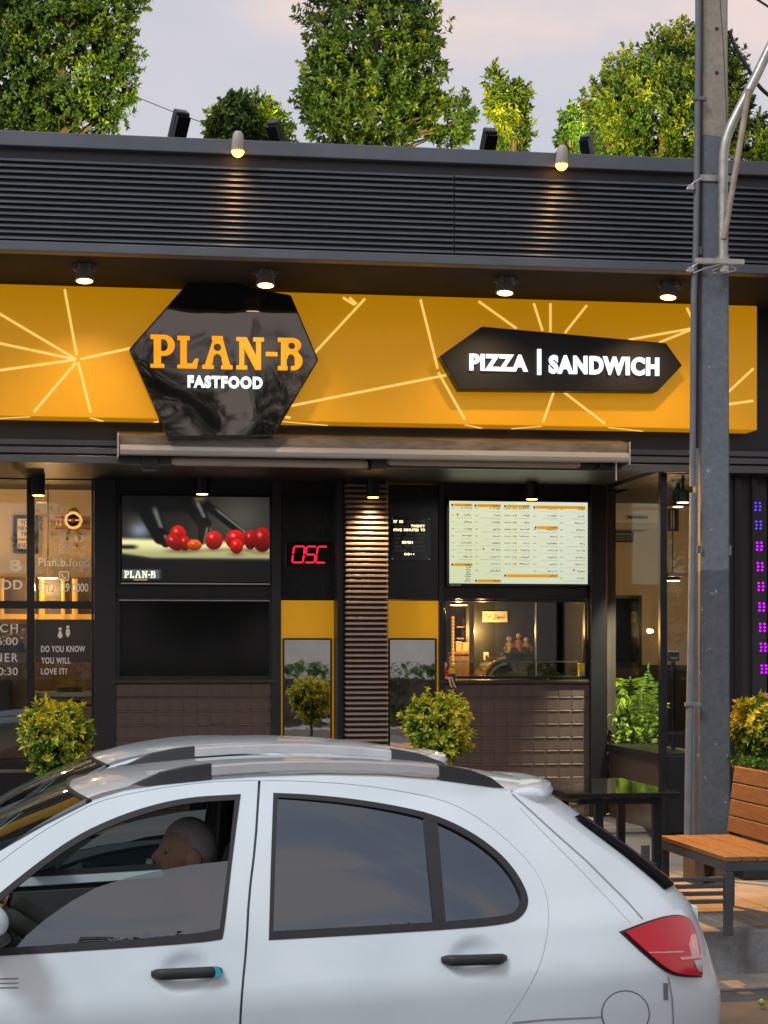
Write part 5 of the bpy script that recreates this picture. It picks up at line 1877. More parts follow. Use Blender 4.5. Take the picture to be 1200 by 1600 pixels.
def branchy(trunk_pts, r0, limbs, m, parent, name='trunk'):
    mb = MB()
    n = len(trunk_pts)
    mb.tube(trunk_pts, [r0 * (1 - .6 * i / (n - 1)) for i in range(n)], 9)
    for pts, r in limbs:
        k = len(pts)
        mb.tube(pts, [r * (1 - .75 * i / max(1, k - 1)) for i in range(k)], 6)
    return mb.build(name, m, parent, smooth=True)
def tree(lab, group, Y, blobs_px, n, seed, zbase, leafL=.062, m=None, tone=(.1, .75), tubm=True, cat='tree', name='roof_tree', W=.031, tip=.12):
    """blobs_px: (u, v, half width px, half height px, depth factor)."""
    rg = random.Random(seed)
    s = F / (Y * CY + P(blobs_px[0][0], 500, Y)[0] * SY)
    bl = []
    for u, v, a, c, dp in blobs_px:
        X, Z = P(u, v, Y)
        bl.append((Vector((X, Y + rg.uniform(-.08, .08), Z)), Vector((a / s, a / s * dp, c / s)) * .91))
    X0 = bl[0][0].x
    t = thing(name, lab, cat, (X0, Y, zbase), group)
    lv = Leaves()
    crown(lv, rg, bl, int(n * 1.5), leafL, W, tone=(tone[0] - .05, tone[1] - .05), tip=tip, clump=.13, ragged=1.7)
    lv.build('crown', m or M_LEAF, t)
    c, r = bl[0]
    top = c.z + r.z * .6
    tp = [Vector((X0 + rg.uniform(-.02, .02) * i, Y + rg.uniform(-.02, .02) * i, zbase + (top - zbase) * i / 5)) for i in range(6)]
    limbs = []
    for cc, rr in bl:
        for _ in range(7):
            d = rnd_dir(rg)
            e_ = cc + Vector((d.x * rr.x, d.y * rr.y, d.z * rr.z)) * .75
            st_ = Vector((X0, Y, max(zbase + .2, min(top, e_.z - .35 * rg.random() - .1))))
            mid = st_.lerp(e_, .5) + Vector((0, 0, .06))
            limbs.append(([st_, mid, e_], .018))
    branchy(tp, .045, limbs, M_BARK, t)
    return t
ZR = ztop - .15
GT = 'clipped trees growing on the roof'
tree('large dense green tree on the roof above the left end of the slatted parapet', GT, 15.6, [(95, 90, 112, 130, .9), (60, -40, 105, 120, .9), (150, -20, 75, 120, .9), (20, 120, 95, 110, .9), (165, 130, 48, 85, .9)], 2300, 11, ZR, tone=(.1, .62))
tree('tall columnar tree on the roof, its crown widening to a lower skirt', GT, 15.4, [(580, 60, 105, 140, .9), (575, 165, 105, 80, .9), (600, -70, 85, 110, .9), (530, 130, 55, 90, .9), (640, 110, 50, 90, .9), (700, 190, 42, 42, 1)], 2300, 12, ZR, tone=(.12, .66))
tree('broad rounded yellow green tree on the roof behind the utility pole', GT, 15.8, [(1040, 170, 120, 90, .9), (1075, 108, 72, 66, .9), (960, 190, 52, 62, 1), (1130, 150, 42, 90, 1), (1165, 220, 30, 40, 1)], 1900, 13, ZR, tone=(.25, .85))
tree('low round shrub on the roof beside the parapet lamp', GT, 15.0, [(385, 195, 50, 40, 1), (430, 205, 22, 28, 1), (360, 200, 28, 32, 1)], 420, 14, ZR, tone=(.15, .7), name='roof_shrub', cat='shrub')
tree('thin upright shrub on the roof with two leafy tips', GT, 15.0, [(797, 200, 30, 42, 1), (772, 140, 11, 28, 1), (812, 155, 16, 24, 1), (790, 170, 24, 26, 1)], 230, 15, ZR, tone=(.3, .85), name='roof_shrub', cat='shrub')
tree('smallest sapling on the roof with one ball of leaves over another', GT, 14.8, [(893, 220, 15, 22, 1), (893, 187, 11, 13, 1)], 90, 16, ZR, tone=(.0, .45), name='roof_shrub', cat='shrub')
tree('little tuft of leaves on the roof at the far right of the pole', GT, 15.5, [(1210, 232, 22, 24, 1)], 100, 17, ZR, tone=(.3, .8), name='roof_shrub', cat='shrub')
M_TUB = mat('roof_planter_grey', (.1, .1, .105), .7, var=.2)
pl = thing('roof_planter', 'long grey planting trough on the roof behind the parapet', 'planter', (0, 15.4, ztop - .2))
bx('trough', M_TUB, pl, -4, 14.6, ztop - .149, 6, 16.2, ztop - .13)
# flood lights between the roof trees
def flood(u, v, Y, lab, aim, w=.11, h=.17, power=40, cone=85):
    w, h = w * .5, h * .66
    X, Z = P(u, v, Y)
    t = thing('floodlight', lab, 'floodlight', (X, Y, ztop - .15), 'black floodlights on the roof')
    d = (Vector(aim) - Vector((X, Y, Z)))
    yaw = math.atan2(d.y, d.x)
    tilt_ = math.atan2(d.z, math.hypot(d.x, d.y))
    Rm_ = Matrix.Translation((X, Y, Z)) @ Matrix.Rotation(yaw, 4, 'Z') @ Matrix.Rotation(-tilt_, 4, 'Y')
    def bxl(x0, y0, z0, x1, y1, z1):
        b_ = MB().box(x0, y0, z0, x1, y1, z1)
        b_.v = [tuple(Rm_ @ Vector(p)) for p in b_.v]
        return b_
    bxl(-.04, -w, -h, .04, w, h).build('housing', M_BLACK, t, bevel=.012)
    bxl(.0405, -w * .85, -h * .85, .043, w * .85, h * .85).build('lens', emat('flood_lens', (1, .8, .4), 1.0), t)
    bb = MB()
    for k in range(5):
        q = bxl(-.075, -w * .8 + k * w * .4 - .006, -h * .8, -.041, -w * .8 + k * w * .4 + .006, h * .8)
        bb.add(q.v, q.f)
    bb.build('fin', M_BLACK, t)
    MB().tube([(X, Y, Z - .05), (X, Y, ztop - .15)], .02, 8).build('stem', M_BLACK, t)
    lamp('SPOT', Vector((X, Y, Z)) + d.normalized() * .07, aim, power, (1, .78, .16), .08, cone, .8, 'flood_light')
flood(279, 196, 13.8, 'black floodlight on the roof aimed at the large left tree', (P(175, 90, 15)[0], 15.0, P(175, 90, 15)[1]), power=300)
flood(432, 205, 14.1, 'black floodlight on the roof beside the low round shrub', (P(540, 60, 15)[0], 15.2, P(540, 60, 15)[1]), w=.09, h=.13, power=70)
flood(763, 220, 13.8, 'black floodlight on the roof at the foot of the thin upright shrub', (P(690, 90, 15)[0], 15.2, P(690, 70, 15)[1]), w=.1, h=.14, power=170, cone=120)
flood(918, 228, 13.9, 'black floodlight on the roof at the foot of the broad yellow green tree', (P(1000, 140, 15.2)[0], 15.1, P(1000, 120, 15)[1]), w=.08, h=.13, power=300)
# wire over the roof
A, B = Vector((P(205, 148, 17)[0], 17, P(205, 148, 17)[1])), Vector((P(420, 222, 17)[0], 17, P(420, 222, 17)[1]))
w_ = MB().tube([A.lerp(B, i / 8) - Vector((0, 0, .03 * math.sin(math.pi * i / 8))) for i in range(9)], .004, 5).build('wire', M_RUB)
props(w_, 'thin wire hanging between the left roof trees', 'wire')

# clipped golden bushes at the pavement edge
def bush(u, v, a, c, Y, lab, seed, tall, n=420, tipv=.75):
    rg = random.Random(seed)
    X, Z = P(u, v, Y)
    s = F / (Y * CY + X * SY)
    a, c = a * .82, c * .9
    t = thing('golden_bush', lab, 'bush', (X, Y, ZS), 'clipped golden bushes')
    bl = [(Vector((X, Y, Z)), Vector((a / s, a / s, c / s))), (Vector((X + .02, Y, Z - c / s * .55)), Vector((a / s * .78, a / s * .78, c / s * .8))), (Vector((X - a / s * .45, Y - .05, Z + c / s * .35)), Vector((a / s * .5, a / s * .5, c / s * .55))), (Vector((X + a / s * .45, Y, Z + c / s * .4)), Vector((a / s * .5, a / s * .5, c / s * .5)))]
    for _ in range(5):
        dd_ = rnd_dir(rg)
        k_ = rg.uniform(.28, .5)
        bl.append((Vector((X + dd_.x * a / s * .8, Y + dd_.y * a / s * .6, Z + dd_.z * c / s * .75)), Vector((a / s * k_, a / s * k_, c / s * k_))))
    lv = Leaves()
    crown(lv, rg, bl, int(n * 1.6), .052, .027, per=8, tone=(.05, .5), tip=tipv, shell=.45, up=.7, clump=.22, ragged=2.0)
    lv.build('crown', M_EUO, t)
    branchy([Vector((X + .012 * math.sin(i), Y, ZS + .3 + (Z - ZS - .2) * i / 4)) for i in range(5)], .02, [([Vector((X, Y, Z - .25)), Vector((X + a / s * .6 * math.cos(k), Y + a / s * .6 * math.sin(k), Z + .05))], .009) for k in range(7)], M_BARK, t, 'stem')
    if tall:
        MB().lathe((X, Y, ZS), [(.14, 0), (.15, .01), (.19, .36), (.2, .37), (.2, .4), (.17, .4), (.165, .34)], 24).build('pot', mat('dark_pot', (.03, .03, .032), .5, var=.2), t, smooth=True)
bush(86, 1153, 52, 52, 12.1, 'golden leaved bush in front of the left window, yellowest of the bushes', 21, True)
bush(684, 1136, 52, 47, 12.2, 'golden leaved bush in front of the right hand mirror and brown tiles', 22, True)
# planter box behind the bench with its bush
YPB = 12.2
x0p = P(1150, 1210, YPB)[0]
bush(1188, 1138, 46, 50, YPB + .3, 'golden leaved bush growing behind the wooden bench beside the pole', 23, True, 380, .5)
rg = random.Random(5)
gc = Leaves()
for _ in range(70):
    X, Z = P(1150 + 60 * rg.random(), 1205 - 18 * rg.random(), YPB - .25 + .5 * rg.random())
    q = Vector((X, YPB - .25 + .5 * rg.random(), Z))
    for k in range(5):
        gc.leaf(q, (rnd_dir(rg) + Vector((0, 0, .5))).normalized(), Vector((0, 0, 1)), .05, .025, rg.uniform(.1, .5))
t = thing('low_shrub', 'small leafy plant just above the top of the bench backrest', 'shrub', (x0p + .15, YPB, ZS))
gc.build('foliage', M_EUO, t)
MB().tube([(x0p + .15, YPB, ZS + .3), (x0p + .18, YPB, ZS + .75)], .015, 6).build('stem', M_BARK, t)
MB().box(x0p - .02, YPB - .2, ZS, x0p + .6, YPB + .14, ZS + .42).build('trough', M_DARK, t, bevel=.01)

# ------------------------------------------------------------------ utility pole
YU = 12.2
M_POLE = bpy.data.materials.new('painted_concrete_pole')
M_POLE.use_nodes = True
tt = M_POLE.node_tree
b_ = tt.nodes['Principled BSDF']
b_.inputs['Roughness'].default_value = .62
co = tt.nodes.new('ShaderNodeTexCoord')
sp = tt.nodes.new('ShaderNodeSeparateXYZ')
nz = tt.nodes.new('ShaderNodeTexNoise')
nz.inputs['Scale'].default_value = 5
nz.inputs['Detail'].default_value = 8
ad = tt.nodes.new('ShaderNodeMath')
ad.operation = 'MULTIPLY_ADD'
ad.inputs[1].default_value = .12
tt.links.new(co.outputs['Object'], sp.inputs[0])
tt.links.new(co.outputs['Object'], nz.inputs['Vector'])
tt.links.new(nz.outputs['Fac'], ad.inputs[0])
tt.links.new(sp.outputs['Z'], ad.inputs[2])
zp1, zp2 = P(1110, 213, YU)[1] - ZS, P(1110, 895, YU)[1] - ZS
rp = tt.nodes.new('ShaderNodeMapRange')
rp.inputs['From Max'].default_value = 8
tt.links.new(ad.outputs[0], rp.inputs['Value'])
cr_ = tt.nodes.new('ShaderNodeValToRGB')
cr_.color_ramp.interpolation = 'CONSTANT'
el = cr_.color_ramp.elements
el[0].position, el[0].color = 0, (.085, .1, .122, 1)            # two coats of grey paint of different age, bare concrete above
el[1].position, el[1].color = (zp2 + .06) / 8, (.145, .17, .2, 1)
e3 = el.new((zp1 + .06) / 8)
e3.color = (.34, .31, .25, 1)
tt.links.new(rp.outputs[0], cr_.inputs[0])
n3 = tt.nodes.new('ShaderNodeTexNoise')
n3.inputs['Scale'].default_value = 26
n3.inputs['Detail'].default_value = 6
n3.inputs['Roughness'].default_value = .7
tt.links.new(co.outputs['Object'], n3.inputs['Vector'])
r3 = tt.nodes.new('ShaderNodeValToRGB')
r3.color_ramp.elements[0].position, r3.color_ramp.elements[1].position = .3, .75
r3.color_ramp.elements[0].color, r3.color_ramp.elements[1].color = (.72, .72, .72, 1), (1.15, 1.15, 1.15, 1)
tt.links.new(n3.outputs['Fac'], r3.inputs[0])
ml = tt.nodes.new('ShaderNodeMix')
ml.data_type, ml.blend_type = 'RGBA', 'MULTIPLY'
ml.inputs[0].default_value = 1
tt.links.new(cr_.outputs[0], ml.inputs[6])
tt.links.new(r3.outputs[0], ml.inputs[7])
# chips of pale primer showing
r4 = tt.nodes.new('ShaderNodeValToRGB')
r4.color_ramp.elements[0].position, r4.color_ramp.elements[1].position = .64, .68
n4 = tt.nodes.new('ShaderNodeTexNoise')
n4.inputs['Scale'].default_value = 14
n4.inputs['Detail'].default_value = 7
n4.inputs['Roughness'].default_value = .72
tt.links.new(co.outputs['Object'], n4.inputs['Vector'])
tt.links.new(n4.outputs['Fac'], r4.inputs[0])
m2 = tt.nodes.new('ShaderNodeMix')
m2.data_type = 'RGBA'
m2.inputs[7].default_value = (.4, .4, .39, 1)
tt.links.new(r4.outputs[0], m2.inputs[0])
tt.links.new(ml.outputs[2], m2.inputs[6])
tt.links.new(m2.outputs[2], b_.inputs['Base Color'])
bu = tt.nodes.new('ShaderNodeBump')
bu.inputs['Strength'].default_value = .5
bu.inputs['Distance'].default_value = .006
tt.links.new(n3.outputs['Fac'], bu.inputs['Height'])
tt.links.new(bu.outputs[0], b_.inputs['Normal'])
xb0, xb1 = P(1094, 1300, YU)[0], P(1142, 1300, YU)[0]
xt0, xt1 = P(1097, 0, YU)[0], P(1138, 0, YU)[0]
zT = P(1110, -250, YU)[1]
zA_ = P(1110, 0, YU)[1]
z13 = P(1110, 1300, YU)[1]
def pole_x(z, s):
    f = (z - z13) / (zA_ - z13)
    return (xb0 + (xt0 - xb0) * f) if s == 0 else (xb1 + (xt1 - xb1) * f)
pole = thing('utility_pole', 'tall tapered concrete pole, bare above and painted grey below, with pipes strapped to it', 'utility pole', ((xb0 + xb1) / 2, YU + .1, ZS))
mb = MB()
vs, fs = [], []
random.seed(9)
zz = [ZS - .1 + (zT - ZS + .1) * i / 40 for i in range(41)]
for z in zz:
    a, c = pole_x(z, 0), pole_x(z, 1)
    dp = .2 * (1 - .3 * (z - ZS) / (zT - ZS))
    ch = .012
    j = lambda: random.uniform(-.0018, .0018)
    # I section: front flange, recess along the left side
    sec = [(a + ch + j(), YU), (c - ch + j(), YU), (c + j(), YU + ch), (c, YU + .06), (c - .02, YU + .075), (c - .02, YU + dp - .075), (c, YU + dp - .06), (c, YU + dp), (a, YU + dp), (a, YU + dp - .06), (a + .02, YU + dp - .075), (a + .02, YU + .075), (a, YU + .06), (a + j(), YU + ch)]
    vs += [(x, y, z) for x, y in sec]
k = 14
for i in range(40):
    for q in range(k): fs.append((i * k + q, i * k + (q + 1) % k, (i + 1) * k + (q + 1) % k, (i + 1) * k + q))
fs += [tuple(range(k - 1, -1, -1)), tuple(40 * k + q for q in range(k))]
mb.add(vs, fs)
sh = mb.build('shaft', M_POLE, pole)
for v in (45, 114):
    X, Z = P(1120, v, YU)
    MB().lathe((X, YU - .0015, Z), [(.014, 0), (.014, .004)], 12, 'Y').build('bolt_hole', M_RUB, pole)
M_CRK = mat('crack_line', (.06, .055, .05), .9, var=0)
MB().tube([Vector((P(u, v, YU)[0], YU - .0005, P(u, v, YU)[1])) for u, v in ((1123, -30), (1125, 0), (1128, 40), (1130, 70), (1132, 110), (1134, 160), (1136, 200))], .0028, 5).build('crack', M_CRK, pole)
def path(px, Y): return [Vector((P(u, v, y)[0], y, P(u, v, y)[1])) for (u, v), y in zip(px, Y if isinstance(Y, list) else [Y] * len(px))]
M_COND = mat('grey_conduit', (.13, .145, .165), .5, var=.2, scale=8)
M_GALV = mat('galvanised_pipe', (.42, .4, .37), .42, metal=.55, var=.35, scale=12)
M_PIPE = mat('weathered_pipe', (.33, .27, .21), .6, metal=.15, var=.4, scale=9)
cp = [(1091, -60), (1091, 60), (1090, 160), (1089, 260), (1087.5, 380), (1084, 460), (1083, 620), (1082, 760)]
MB().tube(path(cp, YU - .035), .021, 10).build('conduit', M_COND, pole, smooth=True)
cp2 = [(1083.5, 770), (1082, 900), (1080, 1020), (1077, 1150), (1075, 1280), (1074, 1372)]
MB().tube(path(cp2, YU - .035), .026, 10).build('conduit', M_COND, pole, smooth=True)
MB().tube(path([(1094.5, -60), (1094, 200), (1092, 420), (1089, 700)], YU + .01), .012, 8).build('cable', M_RUB, pole, smooth=True)
# swan neck pipe and its brace
sw_ = [(1130, 418), (1130, 330), (1130, 260), (1131, 232), (1138, 205), (1150, 180), (1165, 152), (1180, 122), (1200, 80), (1230, 20)]
def smooth_path(pts, n=2):
    for _ in range(n):
        o = [pts[0]]
        for a, c in zip(pts, pts[1:]): o += [a.lerp(c, .25), a.lerp(c, .75)]
        pts = o + [pts[-1]]
    return pts
MB().tube(smooth_path(path(sw_, YU - .075)), .033, 14).build('swan_neck_pipe', M_GALV, pole, smooth=True)
MB().tube(path([(1131, 374), (1136, 345), (1150, 262), (1166, 165), (1170, 140)], YU - .15), .021, 12).build('brace_pipe', M_PIPE, pole, smooth=True)
MB().tube(path([(1130, 400), (1130, 426)], YU - .075), .041, 14).build('collar', M_GALV, pole)
for v, vl in ((282, 296), (412, 424)):
    x0_, x1_ = P(1096, v, YU)[0], P(1143, v, YU)[0]
    zc_ = P(1118, v - 3, YU)[1]
    MB().box(x0_ - .02, YU - .012, zc_ - .022, x1_ + .01, YU - .003, zc_ + .022).build('strap', M_GALV, pole, bevel=.002)
    MB().tube(path([(1073, vl), (1085, v - 1 + 4), (1097, v - 4)], YU - .05), .008, 6).build('strap_bolt', M_GALV, pole)
    MB().box(*[c for c in (P(1071, vl, YU)[0], YU - .07, P(1071, vl + 4, YU)[1], P(1080, vl, YU)[0], YU - .03, P(1071, vl - 4, YU)[1])]).build('nut', M_GALV, pole, bevel=.003)
x0_, z0_, x1_, z1_ = rect(1086, 404, 1163, 412, YU - .12)
MB().box(x0_, YU - .125, z0_, x1_, YU - .115, z1_).build('cross_plate', M_GALV, pole, bevel=.002)
MB().tube([Vector((P(1131 + 19 * math.cos(a), 422 + 6 * math.sin(a) - (8 * math.cos(a)), YU - .12)[0], YU - .12 - .03 * math.sin(a), P(1131, 422 + 6 * math.sin(a) - 3 * math.cos(a), YU - .12)[1])) for a in [i * math.pi / 8 for i in range(17)]], .004, 5).build('wire_tie', M_STEEL, pole)
MB().tube(path([(1083, 427), (1100, 420), (1131, 412)], YU - .12), .005, 5).build('wire_tie', M_STEEL, pole)
for u0, u1, v0, v1, y in ((1090, 1097, 385, 398, YU - .02), (1090, 1099, 852, 864, YU - .02), (1071, 1096, 1098, 1104, YU - .066), (1086, 1105, 150, 156, YU - .06)):
    x0_, z0_, x1_, z1_ = rect(u0, v0, u1, v1, y)
    MB().box(x0_, y, z0_, x1_, y + .03, z1_).build('clip', M_COND, pole, bevel=.003)
MB().box(P(1138, 860, YU)[0], YU + .01, P(1140, 868, YU)[1], P(1144, 860, YU)[0], YU + .05, P(1140, 852, YU)[1]).build('clip', M_COND, pole, bevel=.004)
cab = MB().tube(smooth_path(path([(1139, 48), (1150, 78), (1168, 105), (1184, 135), (1215, 160)], YU + .05)), .014, 8).build('overhead_cable', M_RUB, None, smooth=True)
props(cab, 'thick dark cable swinging away from the utility pole under the swan neck pipe', 'cable')
cab = MB().tube(path([(1150, -30), (1180, -3), (1230, 30)], YU + 2), .01, 8).build('overhead_cable', M_RUB, None, smooth=True)
props(cab, 'short stretch of dark cable high in the sky corner by the pole', 'cable')

# ------------------------------------------------------------------ bench, table, rail
M_WOOD = mat('oiled_pine', (.2, .09, .03), .55, var=.28, scale=5, stretch=(14, 1.2, 14), bump=.12, bscale=30)
M_WOODH = mat('oiled_pine_seat', (.21, .1, .035), .5, var=.3, scale=5, stretch=(14, 1.2, 14), bump=.12, bscale=30)
M_IRON = mat('grey_iron', (.05, .056, .066), .5, var=.18, scale=6)
ZSE = P(1133, 1340, KY + .35)[1]
YB0 = KY + .34
def at_z(u, v, z):                                   # point at height z seen at (u, v)
    d = ray(u, v)
    return EYEV + d * ((z - EYE) / d.z)
pn = at_z(1133, 1339, ZS + .43)
YB0 = pn.y
ZSE = ZS + .43
pf = at_z(1048, 1305, ZSE)
BX0, BX1 = pn.x, pn.x + .46
BY1 = pf.y
bench = thing('wooden_bench', 'slatted wooden bench with grey iron legs beside the utility pole', 'bench', (BX0 + .2, (YB0 + BY1) / 2, ZS))
nw = 5
for i in range(nw):
    a = BX0 + i * (.46 / nw)
    MB().box(a + .003, YB0, ZSE - .028, a + .46 / nw - .003, BY1, ZSE + random.uniform(-.001, .001)).build('seat_slat', M_WOODH, bench, bevel=.004)
fr = MB()
fr.box(BX0 + .004, YB0 + .004, ZSE - .08, BX0 + .045, BY1 - .004, ZSE - .0295).box(BX1 - .045, YB0 + .004, ZSE - .08, BX1 - .004, BY1 - .004, ZSE - .0295)
fr.box(BX0 + .0455, YB0 + .004, ZSE - .08, BX1 - .0455, YB0 + .045, ZSE - .0295).box(BX0 + .0455, BY1 - .045, ZSE - .08, BX1 - .0455, BY1 - .004, ZSE - .0295)
fr.build('seat_frame', M_IRON, bench, bevel=.003)
for x, y in ((BX0 + .003, YB0 + .003), (BX0 + .003, BY1 - .05), (BX1 - .048, YB0 + .003), (BX1 - .048, BY1 - .05)):
    MB().box(x, y, ZS, x + .045, y + .045, ZSE - .0805).build('leg', M_IRON, bench, bevel=.004)
# backrest of broad boards on the far long side, leaning outwards
zb0, zb1 = ZSE + .02, ZSE + .42
for i in range(4):
    za_, zc2 = zb0 + (zb1 - zb0) * i / 4, zb0 + (zb1 - zb0) * (i + 1) / 4 - .008
    lean = lambda z: BX1 - .03 + (z - zb0) * .12
    mb = MB()
    mb.add([(lean(za_), YB0 - .1, za_), (lean(za_) + .028, YB0 - .1, za_), (lean(za_) + .028, BY1 + .02, za_), (lean(za_), BY1 + .02, za_), (lean(zc2), YB0 - .1, zc2), (lean(zc2) + .028, YB0 - .1, zc2), (lean(zc2) + .028, BY1 + .02, zc2), (lean(zc2), BY1 + .02, zc2)],
           [(0, 3, 2, 1), (4, 5, 6, 7), (0, 1, 5, 4), (1, 2, 6, 5), (2, 3, 7, 6), (3, 0, 4, 7)])
    mb.build('back_board', M_WOOD, bench, bevel=.004)
for y in (YB0 + .05, BY1 - .08):
    MB().tube([(BX1 + .015, y, ZSE - .08), (BX1 + .075, y, zb1 - .05)], .018, 6).build('back_post', M_IRON, bench)
# glossy black table
zt_ = ZS + .75
tn, tf = at_z(887, 1240, zt_), at_z(838, 1217, zt_)
tr_ = at_z(1076, 1241, zt_)
TX0, TX1, TY0, TY1 = tn.x, tr_.x, tn.y, tf.y
tab = thing('black_table', 'glossy black topped outdoor table with black legs behind the white car', 'table', ((TX0 + TX1) / 2, (TY0 + TY1) / 2, ZS))
MB().box(TX0, TY0, zt_ - .03, TX1, TY1, zt_).build('table_top', mat('black_glass_top', (.006, .006, .007), .05, var=0, spec=.7), tab, bevel=.003)
for u, v, y in ((935, 1300, TY0 + .1), (1026, 1300, TY0 + .1), (882, 1300, TY1 - .1), (970, 1300, TY1 - .1)):
    x = P(u, v, y)[0]
    MB().box(x - .024, y - .024, ZS, x + .024, y + .024, zt_ - .0305).build('leg', M_BLACK, tab, bevel=.003)
MB().box(TX0 + .08, TY0 + .08, zt_ - .07, TX1 - .08, TY1 - .08, zt_ - .0305).build('apron', M_BLACK, tab, bevel=.003)
# low rail of four bars between table and bench
xl_, xr_ = P(1012, 1380, YB0 + .05)[0], BX0 - .002
rl = thing('foot_rail', 'low rail of four dark bars between the black table and the bench leg', 'rail', ((xl_ + xr_) / 2, YB0 + .03, ZS))
for v in (1374, 1385, 1396.5, 1409):
    z = P(1080, v, YB0 + .03)[1]
    MB().box(xl_, YB0 + .01, z - .011, xr_, YB0 + .04, z + .011).build('bar', M_IRON, rl, bevel=.003)
MB().box(xl_ - .04, YB0 + .005, ZS, xl_ - .001, YB0 + .045, zt_ - .25).build('post', M_IRON, rl, bevel=.003)
# low dark stand and its block at the foot of the pole
x0_, z0_, x1_, z1_ = rect(1078, 1342, 1124, 1386, 11.9)
bk = thing('low_stand', 'low dark wooden stand under the bench at the foot of the pole', 'stand', ((x0_ + x1_) / 2, 11.9, ZS))
M_DW = mat('dark_brown_wood', (.07, .05, .036), .7, var=.3)
MB().box(x0_, 11.8, ZS, x0_ + .06, 12.05, z1_).build('leg', M_DW, bk, bevel=.003)
MB().box(x1_ - .06, 11.8, ZS, x1_, 12.05, z1_).build('leg', M_DW, bk, bevel=.003)
MB().box(x0_, 11.79, z1_ + .001, x1_, 12.06, z1_ + .05).build('top', M_DW, bk, bevel=.003)
# lime on the road
q = at_z(1190, 1566, .03)
lm = MB().ball(q, .017, .017, .018, 16, 10).build('lime', mat('lime_skin', (.2, .32, .05), .45, var=.3, scale=30), None, smooth=True)
props(lm, 'single green lime lying on the road near the kerb', 'fruit')
# crack in the gutter
ck = MB().tube([Vector((1.6 + .25 * i + .02 * math.sin(i * 2.2), KY - .43 + .03 * math.sin(i * 1.7), .0015)) for i in range(12)], .008, 5).build('road_crack', M_CRK)
props(ck, kind='structure')
# purple LED curtain on the right front
for u, lab, ph in ((1189, 'strip of glowing purple LED clusters on the dark front right of the pole', 0),):
    Y = YR - .04
    vs_ = [770, 819, 865, 910, 957, 1004, 1046, 1086]
    vs_ = [791, 820, 853, 885, 916, 948, 980, 1011, 1045, 1090]
    x = P(u - 4, 900, Y)[0]
    t = thing('led_strip', lab, 'light strip', (x, Y, P(u, 1100, Y)[1]))
    bx('backing', M_FRONT, t, x - .05, Y, P(u, 1115, Y)[1], x + .07, YR - .022, P(u, 760, Y)[1])
    for i, v in enumerate(vs_):
        m = emat('violet_led', (.5, .0, .85), 1.5) if i > 1 else emat('blue_led', (.1, .04, .8), 1.0)
        X, Z = P(u - 5 + i * 1.2, v, Y - .01)
        mb = MB()
        for r in range(3):
            for c in range(2): mb.lathe((X - .018 + c * .036 + (.003 if r % 2 else 0), Y - .012, Z - .03 + r * .028), [(.009, 0), (.009, .008)], 8, 'Y')
        mb.build('led_cluster', m, t)['kind'] = 'stuff'
# ------------------------------------------------------------------ left window: lettering and marks on the glass
M_DECAL = mat('white_vinyl', (.9, .89, .86), .5, var=.05)
M_DECALG = mat('frosted_vinyl', (.72, .7, .66), .6, var=.1)
M_STICK = mat('dark_vinyl', (.045, .04, .036), .45, var=.15)
YG = YW + .0098
p_lo2, p_hi2, p_lo1, p_hi1 = panes[2], panes[3], panes[0], panes[1]
def deco(s, u0, v0, u1, v1, m, pa, off=0.0, sp=1.0, Y=YG, name='lettering', split=False):
    r_ = rect(u0, v0, u1, v1, Y)
    return text_fit(s, *r_, Y, .0015, m, pa, off=off, spacing=sp, name='letter' if split else name, split=split)
deco('Plan.b.food', 60, 872, 140, 885, M_DECALG, p_hi2, off=.014, sp=1.1)
deco('0713 629 0000', 60, 911, 138, 925, M_DECAL, p_hi2, off=.02)
def rounded(cx, cy, r, k=.35, n=5):
    o = []
    for sx_, sy_, a0 in ((1, 1, 0), (-1, 1, 90), (-1, -1, 180), (1, -1, 270)):
        for i in range(n + 1):
            a = R(a0 + 90 * i / n)
            o.append((cx + sx_ * r * (1 - k) + r * k * math.cos(a), cy + sy_ * r * (1 - k) + r * k * math.sin(a)))
    return o
def icon(loops, u, v, size, m, pa, name='icon', Y=YG):
    X, Z = P(u, v, Y)
    vs, fs = shape(loops, Y, .0015, lambda x, y: (X + x * size, Z + y * size))
    MB().add(vs, fs).build(name, m, pa, fix=False)
sz = .041
icon([rounded(0, 0, 1), rounded(0, 0, .78, .3)], 100, 857, sz, M_DECALG, p_hi2)
icon([circ(0, 0, .48, n=20), circ(0, 0, .28, n=20)], 100, 857, sz, M_DECALG, p_hi2)
icon([rounded(0, 0, 1), rounded(0, 0, .8, .3)], 100, 900, sz, M_DECAL, p_hi2)
icon([[(-.5, .45), (-.3, .55), (-.15, .25), (-.28, .1), (-.05, -.2), (.15, -.3), (.3, -.15), (.55, -.3), (.45, -.52), (.2, -.58), (-.2, -.35), (-.48, .0), (-.58, .25)]], 100, 900, sz, M_DECAL, p_hi2)
x0, z0, x1, z1 = rect(55.5, 968, 142, 1035, YG)
bx('dark_sticker', M_STICK, p_lo2, x0, YG - .0006, z0, x1, YG, z1)
Yd = YG - .0008
for u, dress in ((94, True), (106, False)):
    icon([circ(0, .72, .26, n=18)], u, 990 if dress else 987, .055, M_DECAL, p_lo2, Y=Yd)
    if dress: icon([[(-.16, .4), (.16, .4), (.42, -.5), (.2, -.5), (.2, -.72), (-.2, -.72), (-.2, -.5), (-.42, -.5)]], u, 990, .055, M_DECAL, p_lo2, Y=Yd)
    else: icon([[(-.3, .25), (-.2, .42), (.2, .42), (.3, .25), (.33, -.5), (.2, -.5), (.2, -.8), (-.2, -.8), (-.2, -.5), (-.33, -.5)]], u, 987, .055, M_DECAL, p_lo2, Y=Yd)
